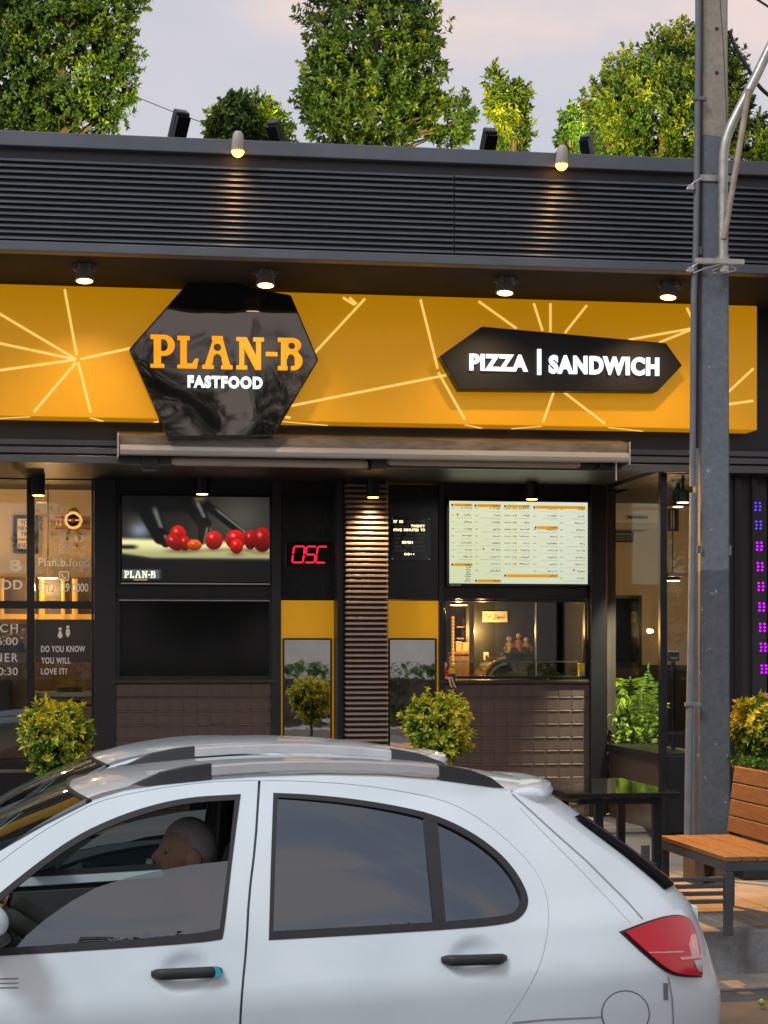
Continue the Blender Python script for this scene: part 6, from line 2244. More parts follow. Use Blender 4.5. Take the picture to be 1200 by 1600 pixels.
deco('DO YOU KNOW', 64, 1009, 133, 1019, M_DECAL, p_lo2, off=.026, sp=1.12, Y=Yd)
deco('YOU WILL', 64, 1027, 110, 1037, M_DECAL, p_lo2, off=.026, sp=1.12, Y=Yd)
deco('LOVE IT?', 64, 1044, 105, 1054, M_DECAL, p_lo2, off=.026, sp=1.12, Y=Yd)
deco('PLAN B', -95, 874, 34, 892, M_DECALG, p_hi1, off=.03, sp=1.15, split=True)
deco('FASTFOOD', -80, 906, 35, 921, M_DECAL, p_hi1, off=.018, sp=1.1, split=True)
x0, z0, x1, z1 = rect(-110, 968, 40, 1050, YG)
deco('LUNCH', -45, 975, 28, 988, M_DECAL, p_lo1, off=.01, sp=1.25, Y=Yd)
deco('12:00 - 16:00', -90, 996, 28, 1008, M_DECAL, p_lo1, off=.006, Y=Yd) if False else deco('16:00', -12, 996, 28, 1008, M_DECAL, p_lo1, off=.006, Y=Yd)
deco('DINNER', -46, 1021, 28, 1034, M_DECAL, p_lo1, off=.01, sp=1.25, Y=Yd)
deco('00:30', -12, 1043, 28, 1055, M_DECAL, p_lo1, off=.006, Y=Yd)

# ------------------------------------------------------------------ left room
YP_ = YB - .04
x0, z0, x1, z1 = rect(21, 805, 60, 863, YP_)
pf_ = thing('picture_frame', 'black framed lettered print on the tan wall behind the left window', 'picture', ((x0 + x1) / 2, YB, z0))
frame_box('frame', M_BLACK, pf_, x0, z0, x1, z1, .035, YP_ - .02, YB - .003)
bx('print', mat('cream_paper', (.62, .52, .36), .7, var=.06), pf_, x0 + .0355, YP_, z0 + .0355, x1 - .0355, YB - .004, z1 - .0355)
M_INK = mat('black_ink', (.02, .018, .015), .7, var=0)
for s, v0, v1 in (('IF', 808, 811), ('YOU', 813, 820), ('NEVER', 822, 829), ('TRY', 831, 838), ('NEVER', 841, 845), ('KNOW', 848, 856)):
    k_ = .25 if len(s) > 3 else .5 if len(s) == 3 else .7
    w_ = (x1 - x0 - .09)
    zz0, zz1 = P(40, v1, YP_)[1], P(40, v0, YP_)[1]
    c_ = (x0 + x1) / 2
    hw_ = w_ / 2 * (.95 if len(s) > 3 else .7 if len(s) == 3 else .25)
    text_fit(s, c_ - hw_, zz0, c_ + hw_, zz1, YP_ - .001, .001, M_INK, pf_, off=.02, name='lettering', split=False)
# toy biplane hung on the wall
Ya = YB - .28
X, Z = P(115, 815, Ya)
M_REDP = mat('red_toy_paint', (.42, .04, .03), .4, var=.15)
M_GOLD = mat('brass', (.55, .4, .2), .5, metal=.9, var=.1)
M_GREY = mat('grey_toy_metal', (.2, .19, .18), .4, metal=.5, var=.2)
pl_ = thing('toy_biplane', 'red winged model biplane hung on the tan wall behind the left window', 'model plane', (X, Ya, Z))
MB().lathe((X, Ya, Z), [(.03, -.17), (.08, -.165), (.088, -.13), (.08, 0), (.05, .2), (.02, .24)], 20, 'Y').build('fuselage', M_GREY, pl_, smooth=True)
MB().lathe((X, Ya - .175, Z), [(.086, 0), (.09, .01), (.06, .012), (.06, 0)], 24, 'Y').build('engine_ring', M_GOLD, pl_, smooth=True)
MB().ball((X, Ya - .18, Z), .028, .03, .028).build('spinner', M_REDP, pl_, smooth=True)
MB().box(X - .07, Ya - .2, Z - .008, X + .07, Ya - .194, Z + .008).build('propeller', M_GOLD, pl_, bevel=.002)
MB().ball((X, Ya - .03, Z + .085), .055, .07, .05).build('cockpit', M_GOLD, pl_, smooth=True)
for v in (808.5, 825):
    a, c = P(86, v, Ya), P(141, v, Ya)
    MB().box(a[0], Ya - .1, a[1] - .007, c[0], Ya + .02, a[1] + .007).build('wing', M_REDP, pl_, bevel=.004)
for u in (89, 95, 135, 139):
    a, c = P(u, 808.5, Ya - .08), P(u, 825, Ya - .08)
    MB().tube([(a[0], Ya - .08, a[1] - .007), (a[0], Ya - .08, c[1] + .007)], .005, 6).build('strut', M_GOLD, pl_)
for s in (-1, 1):
    MB().tube([(X + s * .03, Ya - .08, Z - .07), (X + s * .06, Ya - .1, Z - .14)], .007, 6).lathe((X + s * .06 - .012, Ya - .1, Z - .15), [(.035, 0), (.035, .024)], 14, 'X').build('wheel', M_GREY, pl_)
# hot air balloon trinket beside it
X2, Z2 = P(120, 842, YB - .2)
tb_ = thing('toy_balloon', 'tiny cream hot air balloon ornament hanging below the model biplane', 'ornament', (X2, YB - .2, Z2 - .07))
MB().ball((X2, YB - .2, Z2), .03, .03, .036).build('envelope', mat('cream_fabric', (.6, .45, .28), .7, var=.1), tb_, smooth=True)
MB().lathe((X2, YB - .2, Z2 - .075), [(.01, 0), (.013, .018)], 10).build('basket', M_DW if 'M_DW' in globals() else M_BARK, tb_)
# dark back panel with amber glowing columns, steel counter
YK = YB - .5
x0, z0, x1, z1 = rect(-140, 901, 150, 968, YK)
dp_ = thing('back_bar', 'dark back bar cabinet with glowing amber uprights in the left room', 'cabinet', ((x0 + x1) / 2, YK, ZF))
bx('cabinet', mat('dark_brown_panel', (.06, .045, .035), .5, var=.2), dp_, x0, YK, ZF, x1, YB - .01, z1)
M_AMB = emat('amber_glow', (1, .46, .06), .34)
for u0, u1 in ((-60, -50), (-22, -12), (0, 7), (60, 71), (95, 102), (112, 122)):
    a, c = P(u0, 935, YK - .05)[0], P(u1, 935, YK - .05)[0]
    MB().lathe(((a + c) / 2, YK - .06, P(90, 968, YK)[1] + .0), [((c - a) / 2, 0), ((c - a) / 2 * .8, .2), ((c - a) / 2 * .9, P(90, 905, YK)[1] - P(90, 968, YK)[1])], 14).build('lamp_upright', M_AMB, dp_, smooth=True)
x0c, z0c, x1c, z1c = rect(-160, 940, 150, 967, YK - .16)
bx('glowing_shelf', M_AMB, dp_, x0c, YK - .02, z0c, x1c, YK - .002, z0c + .05)
bx('shelf', mat('honey_wood', (.4, .24, .09), .5, var=.2), dp_, x0c, YK - .3, z0c - .05, x1c, YK - .021, z0c - .01)
bx('front', mat('tan_counter_panel', (.32, .23, .13), .6, var=.12), dp_, x0c, YK - .28, ZF + .0, x1c, YK - .24, z0c - .052)
Yc_ = YK - .9
x0, z0, x1, z1 = rect(-160, 1082, 146, 1100, Yc_)
ct = thing('steel_counter', 'low steel worktop with boxes in the left room behind the window', 'counter', ((x0 + x1) / 2, Yc_, ZF))
bx('worktop', M_STEEL, ct, x0, Yc_, z1 - .04, x1, Yc_ + .5, z1)
bx('front', mat('tan_drawer_front', (.36, .27, .16), .5, var=.15), ct, x0, Yc_ + .02, ZF + .1, x1, Yc_ + .48, z1 - .042)
for u in (-40, 15, 62, 106, 134):
    X = P(u, 1100, Yc_)[0]
    bx('drawer', mat('drawer_front', (.42, .33, .2), .45, var=.15), ct, X - .12, Yc_ + .004, z1 - .42, X + .12, Yc_ + .019, z1 - .07, bevel=.004)
    MB().tube([(X - .05, Yc_ - .02, z1 - .12), (X + .05, Yc_ - .02, z1 - .12)], .008, 6).build('drawer_pull', M_BLACK, ct)
for u0, u1, v0, v1, lab in ((90, 128, 1074, 1083, 'flat dark tray on the steel worktop in the left room'),):
    a = rect(u0, v0, u1, v1, Yc_ + .2)
    t = thing('serving_tray', lab, 'tray', ((a[0] + a[2]) / 2, Yc_ + .2, z1))
    MB().box(a[0], Yc_ + .1, z1, a[2], Yc_ + .35, z1 + .012).build('base', M_BLACK, t, bevel=.003)
    frame_b = MB()
    frame_b.box(a[0], Yc_ + .1, z1 + .0125, a[2], Yc_ + .115, z1 + .045).box(a[0], Yc_ + .335, z1 + .0125, a[2], Yc_ + .35, z1 + .045)
    frame_b.build('rim', M_BLACK, t, bevel=.003)
# dark upholstered chair by the window
X, Z = P(-2, 1085, YW + .7)
ch = thing('cafe_chair', 'dark grey padded chair back just inside the left window', 'chair', (X, YW + .7, ZF))
M_PAD = mat('grey_padding', (.06, .065, .065), .8, var=.2)
MB().box(X - .2, YW + .62, Z - .3, X + .12, YW + .7, Z + .13).build('backrest', M_PAD, ch, bevel=.035, seg=4)
MB().box(X - .2, YW + .7, ZF + .44, X + .12, YW + 1.12, ZF + .52).build('seat', M_PAD, ch, bevel=.03, seg=3)
for dx in (-.18, .08):
    for dy in (.66, 1.08):
        MB().tube([(X + dx, YW + dy, ZF), (X + dx, YW + dy, ZF + .46)], .014, 8).build('leg', M_BLACK, ch)
# ornaments: small groups of figures round a cart
M_TERRA = mat('terracotta_glaze', (.5, .24, .09), .5, var=.3, scale=25)
M_CREAMF = mat('cream_glaze', (.62, .5, .34), .5, var=.2, scale=25)
def figures(X, Y, Z, s, lab, name='figurine_group'):
    t = thing(name, lab, 'figurine', (X, Y, Z))
    MB().box(X - .2 * s, Y - .06 * s, Z, X + .2 * s, Y + .06 * s, Z + .02 * s).build('plinth', M_DW, t, bevel=.006 * s)
    for i, (dx, h) in enumerate(((-.1, .16), (.02, .2), (.12, .15))):
        mb = MB()
        mb.lathe((X + dx * s, Y, Z + .022 * s), [(.04 * s, 0), (.055 * s, .02 * s), (.035 * s, h * .5 * s), (.048 * s, h * .72 * s), (.02 * s, h * .85 * s)], 12)
        f_ = mb.build('figure', M_TERRA if i % 2 else M_CREAMF, t, smooth=True)
        MB().ball((X + dx * s, Y, Z + (h + .035) * s), .034 * s, .034 * s, .038 * s, 12, 8).build('head', M_CREAMF, f_, smooth=True)
        for q in (-1, 1):
            MB().tube([(X + dx * s + q * .04 * s, Y - .01, Z + h * .75 * s), (X + dx * s + q * .075 * s, Y - .035 * s, Z + h * .5 * s), (X + dx * s + q * .05 * s, Y - .06 * s, Z + h * .42 * s)], .013 * s, 6).build('arm', M_TERRA, f_)
    for q in (-.06, .08):
        MB().lathe((X + q * s, Y - .075 * s, Z + .05 * s), [(.045 * s, 0), (.045 * s, .015 * s)], 16, 'Y').build('cart_wheel', M_DW, t)
X, Z = P(18, 1019, YW + .9)
figures(X, YW + .9, Z, .95, 'orange and cream figurines behind the opening hours on the left glass')
MB_ = thing('display_pedestal', 'slim tan pedestal carrying orange figurines inside the left window', 'pedestal', (X, YW + .9, ZF))
MB().box(X - .2, YW + .82, ZF, X + .2, YW + .98, Z - .002).build('column', mat('pedestal_tan', (.25, .18, .1), .6, var=.2), MB_, bevel=.01)
# lamps of the left room
def room_lamp(u, v, Y, lab, r=.1, power=20, area=True):
    X, Z = P(u, v, Y)
    t = thing('pendant_lamp', lab, 'lamp', (X, Y, Z), 'warm pendant lamps in the rooms')
    MB().lathe((X, Y, Z), [(r, 0), (r * .98, .012), (r * .6, .02), (.015, .028), (.008, .1)], 22).build('shade', M_WALLTAN, t, smooth=True)
    MB().lathe((X, Y, Z - .006), [(r * .9, 0), (r * .9, .004)], 22).build('diffuser', emat('pendant_glow', (1, .7, .32), 7), t)
    MB().tube([(X, Y, Z + .1), (X, Y, ZC + .128)], .006, 6).build('cord', M_BLACK, t)
    lamp('POINT', (X, Y, Z - .09), None, power, (1, .6, .24), .025, name='pendant_light')
room_lamp(75, 903, YB - .75, 'warm pendant lamp behind the phone number on the left window', .1, 9)
room_lamp(-70, 800, YB - 1.0, 'warm pendant lamp in the left room, unseen beyond the edge of view', .1, 24)  # unseen lamp outside the frame, there to light the left room
X, Z = P(105, 762, YW + .8)
lamp('SPOT', (P(105, 800, YW + .5)[0] + .1, YW + .55, ZC - .05), (X, YB, P(110, 850, YB)[1]), 34, (1, .66, .36), .05, 75, .9, 'room_light')

# ------------------------------------------------------------------ order window
X, Z = P(774, 971, KB - .02)
x0, z0, x1, z1 = rect(754, 955, 793, 972, KB - .02)
sg = thing('notice_board', 'small cream notice with dark Persian writing on the dark wall in the order window', 'sign', ((x0 + x1) / 2, KB, z0))
bx('board', mat('cream_board', (.5, .42, .28), .6, var=.08, emit=(.5, .4, .25), es=.06), sg, x0, KB - .02, z0, x1, KB - .003, z1, bevel=.003)  # faint glow put into the board's colour, it holds no lamp
text_fit('\uFE8D\uFEAC\uFECF \uFEDE\uFBFE\uFEEE\uFEA4\uFE97', x0 + .03, z0 + .02, x1 - .03, z1 - .025, KB - .021, .002, M_INK, sg, off=.012, name='lettering', split=False)
# curved glass display case
YD = YW + .75
x0, z0, x1, z1 = rect(752, 1030, 826, 1064, YD)
dc = thing('display_case', 'steel display case with a curved glass front inside the order window', 'display case', ((x0 + x1) / 2, YD, ZF))
bx('base', mat('case_base', (.1, .09, .08), .5, var=.2), dc, x0, YD, ZF, x1, YD + .5, z0 - .04, bevel=.01)
n_ = 10
def arc_strip(r0, r1, ya, yb):
    mb = MB()
    vs, fs = [], []
    w_, h_ = (x1 - x0) * .55, (z1 - z0) + .06
    for i in range(n_ + 1):
        a = math.pi / 2 * i / n_
        for r_, y in ((r0, ya), (r1, ya), (r1, yb), (r0, yb)):
            vs.append((x0 + w_ - w_ * r_ * math.cos(a), y, z0 - .04 + h_ * r_ * math.sin(a)))
    for i in range(n_):
        for j in range(4): fs.append((i * 4 + j, (i + 1) * 4 + j, (i + 1) * 4 + (j + 1) % 4, i * 4 + (j + 1) % 4))
    fs += [(0, 1, 2, 3), tuple(n_ * 4 + j for j in (3, 2, 1, 0))]
    mb.add(vs, fs)
    return mb
arc_strip(.93, 1.0, YD, YD + .03).build('arched_trim', M_GOLD, dc, smooth=True)
arc_strip(.72, .8, YD, YD + .02).build('arched_trim', M_STEEL, dc, smooth=True)
arc_strip(.96, .985, YD + .031, YD + .48).build('glass_hood', mat('case_glass_green', (.12, .14, .09), .12, var=.1), dc, smooth=True)
bx('side_panel', mat('case_side_green', (.11, .13, .085), .25, var=.15), dc, x0 + (x1 - x0) * .3, YD + .04, z0 - .039, x1, YD + .46, z1 + .015)
bx('top', M_DARK, dc, x0 + (x1 - x0) * .5, YD - .01, z1 + .0205, x1 + .05, YD + .49, z1 + .04)
X, Z = P(808, 1028, YD + .2)
figures(X, YD + .2, z1 + .041, .75, 'three terracotta figurines on top of the curved display case')
X, Z = P(760, 1031, YD + .9)
sk_ = thing('switch_box', 'small cream switch box on the dark wall above the display case', 'switch', (P(760, 1031, KB)[0], KB, P(760, 1031, KB)[1]))
x0, z0, x1, z1 = rect(756, 1019, 764, 1032, KB - .03)
MB().box(x0, KB - .03, z0, x1, KB - .003, z1).build('case', M_CREAMF, sk_, bevel=.006)
MB().box(x0 + .015, KB - .036, z0 + .02, x1 - .015, KB - .031, z0 + .05).build('rocker', M_BLACK, sk_)
# warm niche at the left of the order window
YN_ = YW + .9
x0, z0, x1, z1 = rect(705, 962, 710, 1040, YN_ + .8)
ls = thing('ribbed_wall_light', 'glowing ribbed amber light column in the niche left of the order window', 'lamp', ((x0 + x1) / 2, YN_ + .8, z0))
nrib = 14
for i in range(nrib):
    za = z0 + (z1 - z0) * i / nrib
    MB().lathe(((x0 + x1) / 2, YN_ + .8, za), [((x1 - x0) * .35, 0), ((x1 - x0) * .55, (z1 - z0) / nrib * .45), ((x1 - x0) * .35, (z1 - z0) / nrib * .9)], 12).build('rib', M_AMB, ls, smooth=True)
lamp('POINT', ((x0 + x1) / 2 + .25, YN_ + .6, z1 - .15), None, 15, (1, .58, .2), .02, name='niche_light')
X, Z = P(717, 945, YW + .4)
nl = thing('niche_pendant', 'brass pendant lamp at the top left corner of the order window', 'lamp', (X, YW + .4, Z))
MB().lathe((X, YW + .4, Z), [(.09, 0), (.085, .012), (.04, .03), (.03, .075), (.012, .09)], 18).build('shade', M_GOLD, nl, smooth=True)
MB().lathe((X, YW + .4, Z - .006), [(.075, 0), (.075, .004)], 18).build('bulb', emat('niche_glow', (1, .6, .2), 9), nl)
lamp('POINT', (X, YW + .42, Z - .05), None, 12, (1, .6, .24), .02, name='niche_pendant_light')
MB().tube([(X, YW + .4, Z + .09), (X, YW + .4, ZC + .128)], .005, 6).build('cord', M_BLACK, nl)
for v, lab in ((973, 'upper brass jar on the niche shelf in the order window'), (991, 'lower brass jar on the niche shelf in the order window')):
    X, Z = P(726, v + 5, YN_ + 1.0)
    t = thing('brass_jar', lab, 'jar', (X, YN_ + 1, Z))
    MB().lathe((X, YN_ + 1, Z), [(.03, 0), (.042, .03), (.04, .07), (.02, .085), (.024, .1)], 16).build('body', M_GOLD, t, smooth=True)
    MB().lathe((X, YN_ + 1, Z + .101), [(.026, 0), (.02, .015), (.006, .025)], 14).build('lid', M_GOLD, t, smooth=True)
    t = thing('wall_shelf', 'small wooden shelf under the %s brass jar' % ('upper' if v < 980 else 'lower'), 'shelf', (X, YN_ + 1.05, Z - .02))
    MB().box(X - .1, YN_ + .9, Z - .02, X + .08, YB + .29, Z - .002).build('board', M_WOOD, t, bevel=.003)
    MB().box(X - .08, YN_ + 1.1, Z - .08, X - .065, YB + .29, Z - .021).build('bracket', M_BLACK, t)
for u0, u1, v0, v1, lab in ((711, 720, 1004, 1018, 'left kraft box on the niche counter in the order window'), (721, 731, 1006, 1018, 'right kraft box on the niche counter in the order window')):
    x0, z0, x1, z1 = rect(u0, v0, u1, v1, YN_ + .9)
    t = thing('kraft_box', lab, 'box', ((x0 + x1) / 2, YN_ + .9, z0))
    MB().box(x0, YN_ + .86, z0, x1, YN_ + .98, z1 - .006).build('body', mat('kraft_card', (.42, .27, .12), .7, var=.12), t, bevel=.003)
    MB().box(x0 - .003, YN_ + .857, z1 - .005, x1 + .003, YN_ + .983, z1 + .012).build('lid', mat('kraft_lid', (.46, .3, .14), .7, var=.12), t, bevel=.003)
x0, z0, x1, z1 = rect(700, 1018, 735, 1064, YN_ + .84)
t = thing('niche_counter', 'brown wooden counter in the niche left of the order window', 'counter', ((x0 + x1) / 2, YN_ + .84, ZF))
bx('body', mat('niche_brown', (.16, .1, .05), .5, var=.2), t, x0, YN_ + .84, ZF, x1, YN_ + 1.2, z1 - .03)
bx('top', M_WOODH, t, x0 - .01, YN_ + .82, z1 - .029, x1 + .01, YN_ + 1.2, z1 - .001, bevel=.004)
x0, z0, x1, z1 = rect(735, 940, 744, 1064, YN_ + .5)
t = thing('steel_post', 'brushed steel upright between the warm niche and the dark wall', 'post', ((x0 + x1) / 2, YN_ + .5, ZF))
MB().box(x0, YN_ + .5, ZF, x1 - .02, YN_ + .56, ZC + .12).build('upright', mat('dim_steel', (.16, .13, .1), .35, metal=.8, var=.15), t, bevel=.006)
MB().box(x0 - .01, YN_ + .49, ZF, x1 - .01, YN_ + .57, ZF + .03).build('foot', M_BLACK, t)
# fern and yellow tag
def frond(lv, base, tip, rise, n, L_, W, tone, rg, droop=.35):
    b0, t0 = Vector(base), Vector(tip)
    pts = []
    for i in range(n + 1):
        s = i / n
        p = b0.lerp(t0, s) + Vector((0, 0, rise * 4 * s * (1 - s) * (1 - .3 * s)))
        pts.append(p)
    for i in range(1, n + 1):
        d = (pts[i] - pts[i - 1]).normalized()
        side = d.cross(Vector((0, 0, 1)))
        if side.length < .05: side = d.cross(Vector((0, 1, 0)))
        side.normalize()
        up = side.cross(d).normalized()
        s = i / n
        ln = L_ * math.sin(math.pi * min(1, .12 + .86 * s)) ** .7 * rg.uniform(.85, 1.1)
        for q in (-1, 1):
            dd = (side * q * .85 + d * .7 + up * .25 - Vector((0, 0, droop * rg.uniform(.6, 1.3)))).normalized()
            lv.leaf(pts[i], dd, up, ln, W * rg.uniform(.8, 1.2), min(1, max(0, tone + rg.uniform(-.18, .18))), .3)
    lv.leaf(pts[-1], (pts[-1] - pts[-2]).normalized(), Vector((0, 0, 1)), L_ * .6, W, tone, .2)
    return pts
rg = random.Random(31)
X, Z = P(876, 1062, YW + .4)
t = thing('fern', 'small fern standing inside the right end of the order window', 'plant', (X, YW + .4, Z - .1))
lv = Leaves()
st = MB()
for k in range(12):
    a = rg.uniform(0, 6.28)
    e_ = Vector((X + .2 * math.cos(a), YW + .4 + .12 * math.sin(a), Z + rg.uniform(-.04, .1)))
    p_ = frond(lv, (X, YW + .4, Z - .05), e_, .08, 12, .055, .012, .5, rg)
    st.tube(p_[::3], .003, 5)
lv.build('fronds', M_PALM, t)
st.build('stem', M_PALM, t)
MB().lathe((X, YW + .4, Z - .16), [(.05, 0), (.07, .12), (.066, .12)], 16).build('pot', M_BLACK, t, smooth=True)
x0, z0, x1, z1 = rect(903, 1036, 914, 1058, YW - .004)
t = thing('yellow_tag', 'yellow card tag at the right corner of the order window', 'card', ((x0 + x1) / 2, YW, z0))
bx('card', mat('yellow_card', (.7, .55, .03), .5, var=.06), t, x0, YW - .004, z0, x1, YW - .001, z1, bevel=.001)
bx('grey_patch', mat('grey_print', (.3, .36, .36), .5, var=.5, scale=300), t, x0 + .02, YW - .0055, z0 + .01, x1 - .008, YW - .0042, z0 + .05)
bx('red_print', mat('red_print', (.5, .12, .05), .5, var=.3), t, x0 + .004, YW - .0055, z0 + .06, x0 + .012, YW - .0042, z0 + .11)
# seated doll and little carrier bag on the counter ledge
Yd_ = YW - .05
zl = zk(800, 1064) + .0105
X = P(697, 1060, Yd_)[0]
doll = thing('seated_doll', 'little doll in a red top sitting on the counter ledge with bare legs hanging down', 'doll', (X, Yd_, zl))
M_DOLL = mat('doll_skin', (.62, .4, .3), .5, var=.05)
M_RED = mat('doll_red', (.6, .04, .07), .6, var=.1)
s_ = 1.0
skin_body('body', [((X, Yd_, zl + .02), .022), ((X - .002, Yd_ + .006, zl + .06), .019), ((X - .004, Yd_ + .01, zl + .085), .02), ((X + .012, Yd_ - .012, zl + .075), .008), ((X + .024, Yd_ - .03, zl + .045), .007), ((X - .02, Yd_ + .0, zl + .075), .008), ((X - .024, Yd_ - .01, zl + .03), .007)], [(0, 1), (1, 2), (2, 3), (3, 4), (2, 5), (5, 6)], M_RED, doll, 2)
for dx, kx in ((.008, .055), (-.008, .04)):
    skin_body('leg', [((X + dx, Yd_, zl + .016), .013), ((X + dx + kx * .6, Yd_ - .045, zl + .02), .011), ((X + dx + kx, Yd_ - .055, zl - .05), .009), ((X + dx + kx + .012, Yd_ - .07, zl - .066), .008)], [(0, 1), (1, 2), (2, 3)], M_DOLL, doll, 2)
hd = MB().ball((X - .004, Yd_ + .006, zl + .125), .019, .019, .023, 14, 10).tube([(X - .004, Yd_ + .008, zl + .09), (X - .004, Yd_ + .006, zl + .11)], .008, 8).build('head', M_DOLL, doll, smooth=True)
MB().ball((X - .006, Yd_ + .012, zl + .131), .021, .019, .024, 14, 10).build('hair', mat('pale_doll_hair', (.55, .4, .3), .7, var=.15), hd, smooth=True)
X = P(706.5, 1060, Yd_)[0]
bg_ = thing('paper_bag', 'small navy and yellow carrier bag beside the seated doll', 'bag', (X, Yd_ + .02, zl))
MB().prism([(X - .026, zl), (X + .026, zl), (X + .03, zl + .055), (X - .03, zl + .055)], Yd_ - .005, Yd_ + .03).build('body', mat('navy_card', (.03, .05, .11), .5, var=.1), bg_, bevel=.003)
MB().prism([(X - .03, zl + .0555), (X + .03, zl + .0555), (X + .028, zl + .1), (X - .028, zl + .1)], Yd_ - .004, Yd_ + .028).build('top_band', mat('yellow_paper', (.75, .48, .03), .5, var=.1), bg_, bevel=.003)

# ------------------------------------------------------------------ room on the right, behind the side glass
x0, z0, x1, z1 = rect(951, 772, 1032, 826, YBR - .3)
ac = thing('air_conditioner', 'white wall mounted air conditioner in the right room under the ceiling', 'air conditioner', ((x0 + x1) / 2, YBR, z0))
M_ACW = mat('ivory_plastic', (.5, .46, .4), .45, var=.06)
mb = MB()
yz = [(YBR - .003, z0 + .02), (YBR - .16, z0), (YBR - .24, z0 + .06), (YBR - .27, z0 + .16), (YBR - .26, z1 - .02), (YBR - .2, z1), (YBR - .003, z1)]
n_ = len(yz)
mb.add([(x0, y, z) for y, z in yz] + [(x1, y, z) for y, z in yz], [tuple(range(n_)), tuple(range(2 * n_ - 1, n_ - 1, -1))] + [(i, i + n_, (i + 1) % n_ + n_, (i + 1) % n_) for i in range(n_)])
mb.build('case', M_ACW, ac, bevel=.008)
MB().box(x0 + .2, YBR - .285, z0 + .1, x1 - .12, YBR - .272, z0 + .125).build('louvre', M_DW, ac)
MB().box(x0 - .012, YBR - .24, z0 + .12, x0 - .001, YBR - .05, z1 - .02).build('end_panel', M_CREAMF, ac, bevel=.004)
x0, z0, x1, z1 = rect(953, 831, 990, 847, YBR - .02)
t = thing('wall_vent', 'dark rectangular vent on the tan wall under the air conditioner', 'vent', ((x0 + x1) / 2, YBR, z0))
frame_box('frame', M_BLACK, t, x0, z0, x1, z1, .012, YBR - .02, YBR - .002)
for i in range(4): MB().box(x0 + .0125, YBR - .016, z0 + .014 + i * .017, x1 - .0125, YBR - .003, z0 + .024 + i * .017).build('slat', M_DARK, t)
x0, z0, x1, z1 = rect(938, 930, 1003, 1040, YBR - .06)
t = thing('dark_screen', 'switched off black screen on the tan wall above the palms', 'screen', ((x0 + x1) / 2, YBR, z0))
MB().box(x0, YBR - .05, z0, x1, YBR - .003, z1).build('case', M_BLACK, t, bevel=.005)
frame_box('bezel', M_BLACK, t, x0, z0, x1, z1, .03, YBR - .06, YBR - .051)
bx('glass', mat('dark_screen_glass', (.008, .009, .008), .08, var=0), t, x0 + .031, YBR - .056, z0 + .031, x1 - .031, YBR - .0515, z1 - .031)
x0, z0, x1, z1 = rect(1044, 795, 1060, 830, 16.9)
t = thing('hanging_picture', 'small grey framed picture high in the right room beside the door glass', 'picture', ((x0 + x1) / 2, 16.9, z0))
frame_box('frame', M_DARK, t, x0, z0, x1, z1, .02, 16.88, 16.92)
bx('print', mat('grey_print_paper', (.3, .27, .22), .7, var=.3, scale=8), t, x0 + .021, 16.9, z0 + .021, x1 - .021, 16.915, z1 - .021)
MB().tube([((x0 + x1) / 2, 16.9, z1), ((x0 + x1) / 2, 16.9, zhd + .3)], .004, 5).build('cord', M_BLACK, t)
X, Z = P(1051, 907, 16.4)
t = thing('pendant_lamp', 'warm pendant lamp seen through the door glass beside the utility pole', 'lamp', (X, 16.4, Z), 'warm pendant lamps in the rooms')
MB().lathe((X, 16.4, Z), [(.075, 0), (.072, .015), (.03, .05), (.012, .08)], 20).build('shade', M_BLACK, t, smooth=True)
MB().lathe((X, 16.4, Z - .006), [(.066, 0), (.066, .004)], 20).build('diffuser', emat('pendant_glow', (1, .7, .32), 7), t)
MB().tube([(X, 16.4, Z + .08), (X, 16.4, zhd + .3)], .005, 6).build('cord', M_BLACK, t)
lamp('POINT', (X, 16.35, Z - .08), None, 9, (1, .62, .28), .06, name='pendant_light')
X, Z = P(1052, 1024, 15.4)
t = thing('card_reader', 'small dark card terminal behind the door glass by the pole', 'terminal', (X, 15.4, Z))
MB().box(X - .05, 15.38, Z - .05, X + .05, 15.42, Z + .035).build('case', M_DARK, t, bevel=.008)
for i in range(3): MB().box(X - .03 + i * .022, 15.372, Z - .03, X - .014 + i * .022, 15.379, Z - .014).build('key', M_ALU, t)
MB().box(X - .035, 15.374, Z - .005, X + .035, 15.379, Z + .022).build('screen', M_GLOSSBLK, t)
MB().tube([(X, 15.41, ZF), (X, 15.41, Z - .05)], .02, 8).build('stand', M_BLACK, t)
bx('dark_backdrop', mat('backdrop_brown', (.02, .017, .014), .5, var=.2), bld, XR + .15, YBR - .025, ZF, XR + 2.59, YBR - .003, 1.66)  # dark sheet added behind the palms to set them off
# palms in a trough behind the side glass
rg = random.Random(77)
YPm = 16.45
Xp, Zp = P(988, 1165, YPm)
tr = thing('indoor_trough', 'black planting trough behind the side glass', 'planter', (Xp, YPm, ZF))
MB().box(XR + .22, YR + .25, ZF, XR + .72, YW + .9, Zp - .02).build('trough', M_BLACK, tr, bevel=.01)
MB().box(XR + .24, YR + .27, Zp - .0195, XR + .7, YW + .88, Zp - .012).build('soil', mat('potting_soil', (.04, .028, .02), .95, var=.4, bump=.6), tr)
def palm(u, v, Y, tips, lab, L_=.2):
    X, Z = P(u, v, Y)
    t = thing('areca_palm', lab, 'palm', (X, Y, Z), 'palms behind the side glass')
    lv = Leaves()
    st = MB()
    for (tu, tv_, dy, rise, tone) in tips:
        e_ = Vector((max(XR + .14, P(tu, tv_, Y + dy)[0]), Y + dy, P(tu, tv_, Y + dy)[1]))
        p_ = frond(lv, (X + rg.uniform(-.02, .02), Y + rg.uniform(-.02, .02), Z), e_, rise, 26, L_ * rg.uniform(.8, 1.1), .019, tone, rg, .75)
        st.tube(p_[::4] + [p_[-1]], .004, 5)
    lv.build('fronds', M_PALM, t)
    st.build('stalks', M_PALM, t, smooth=True)
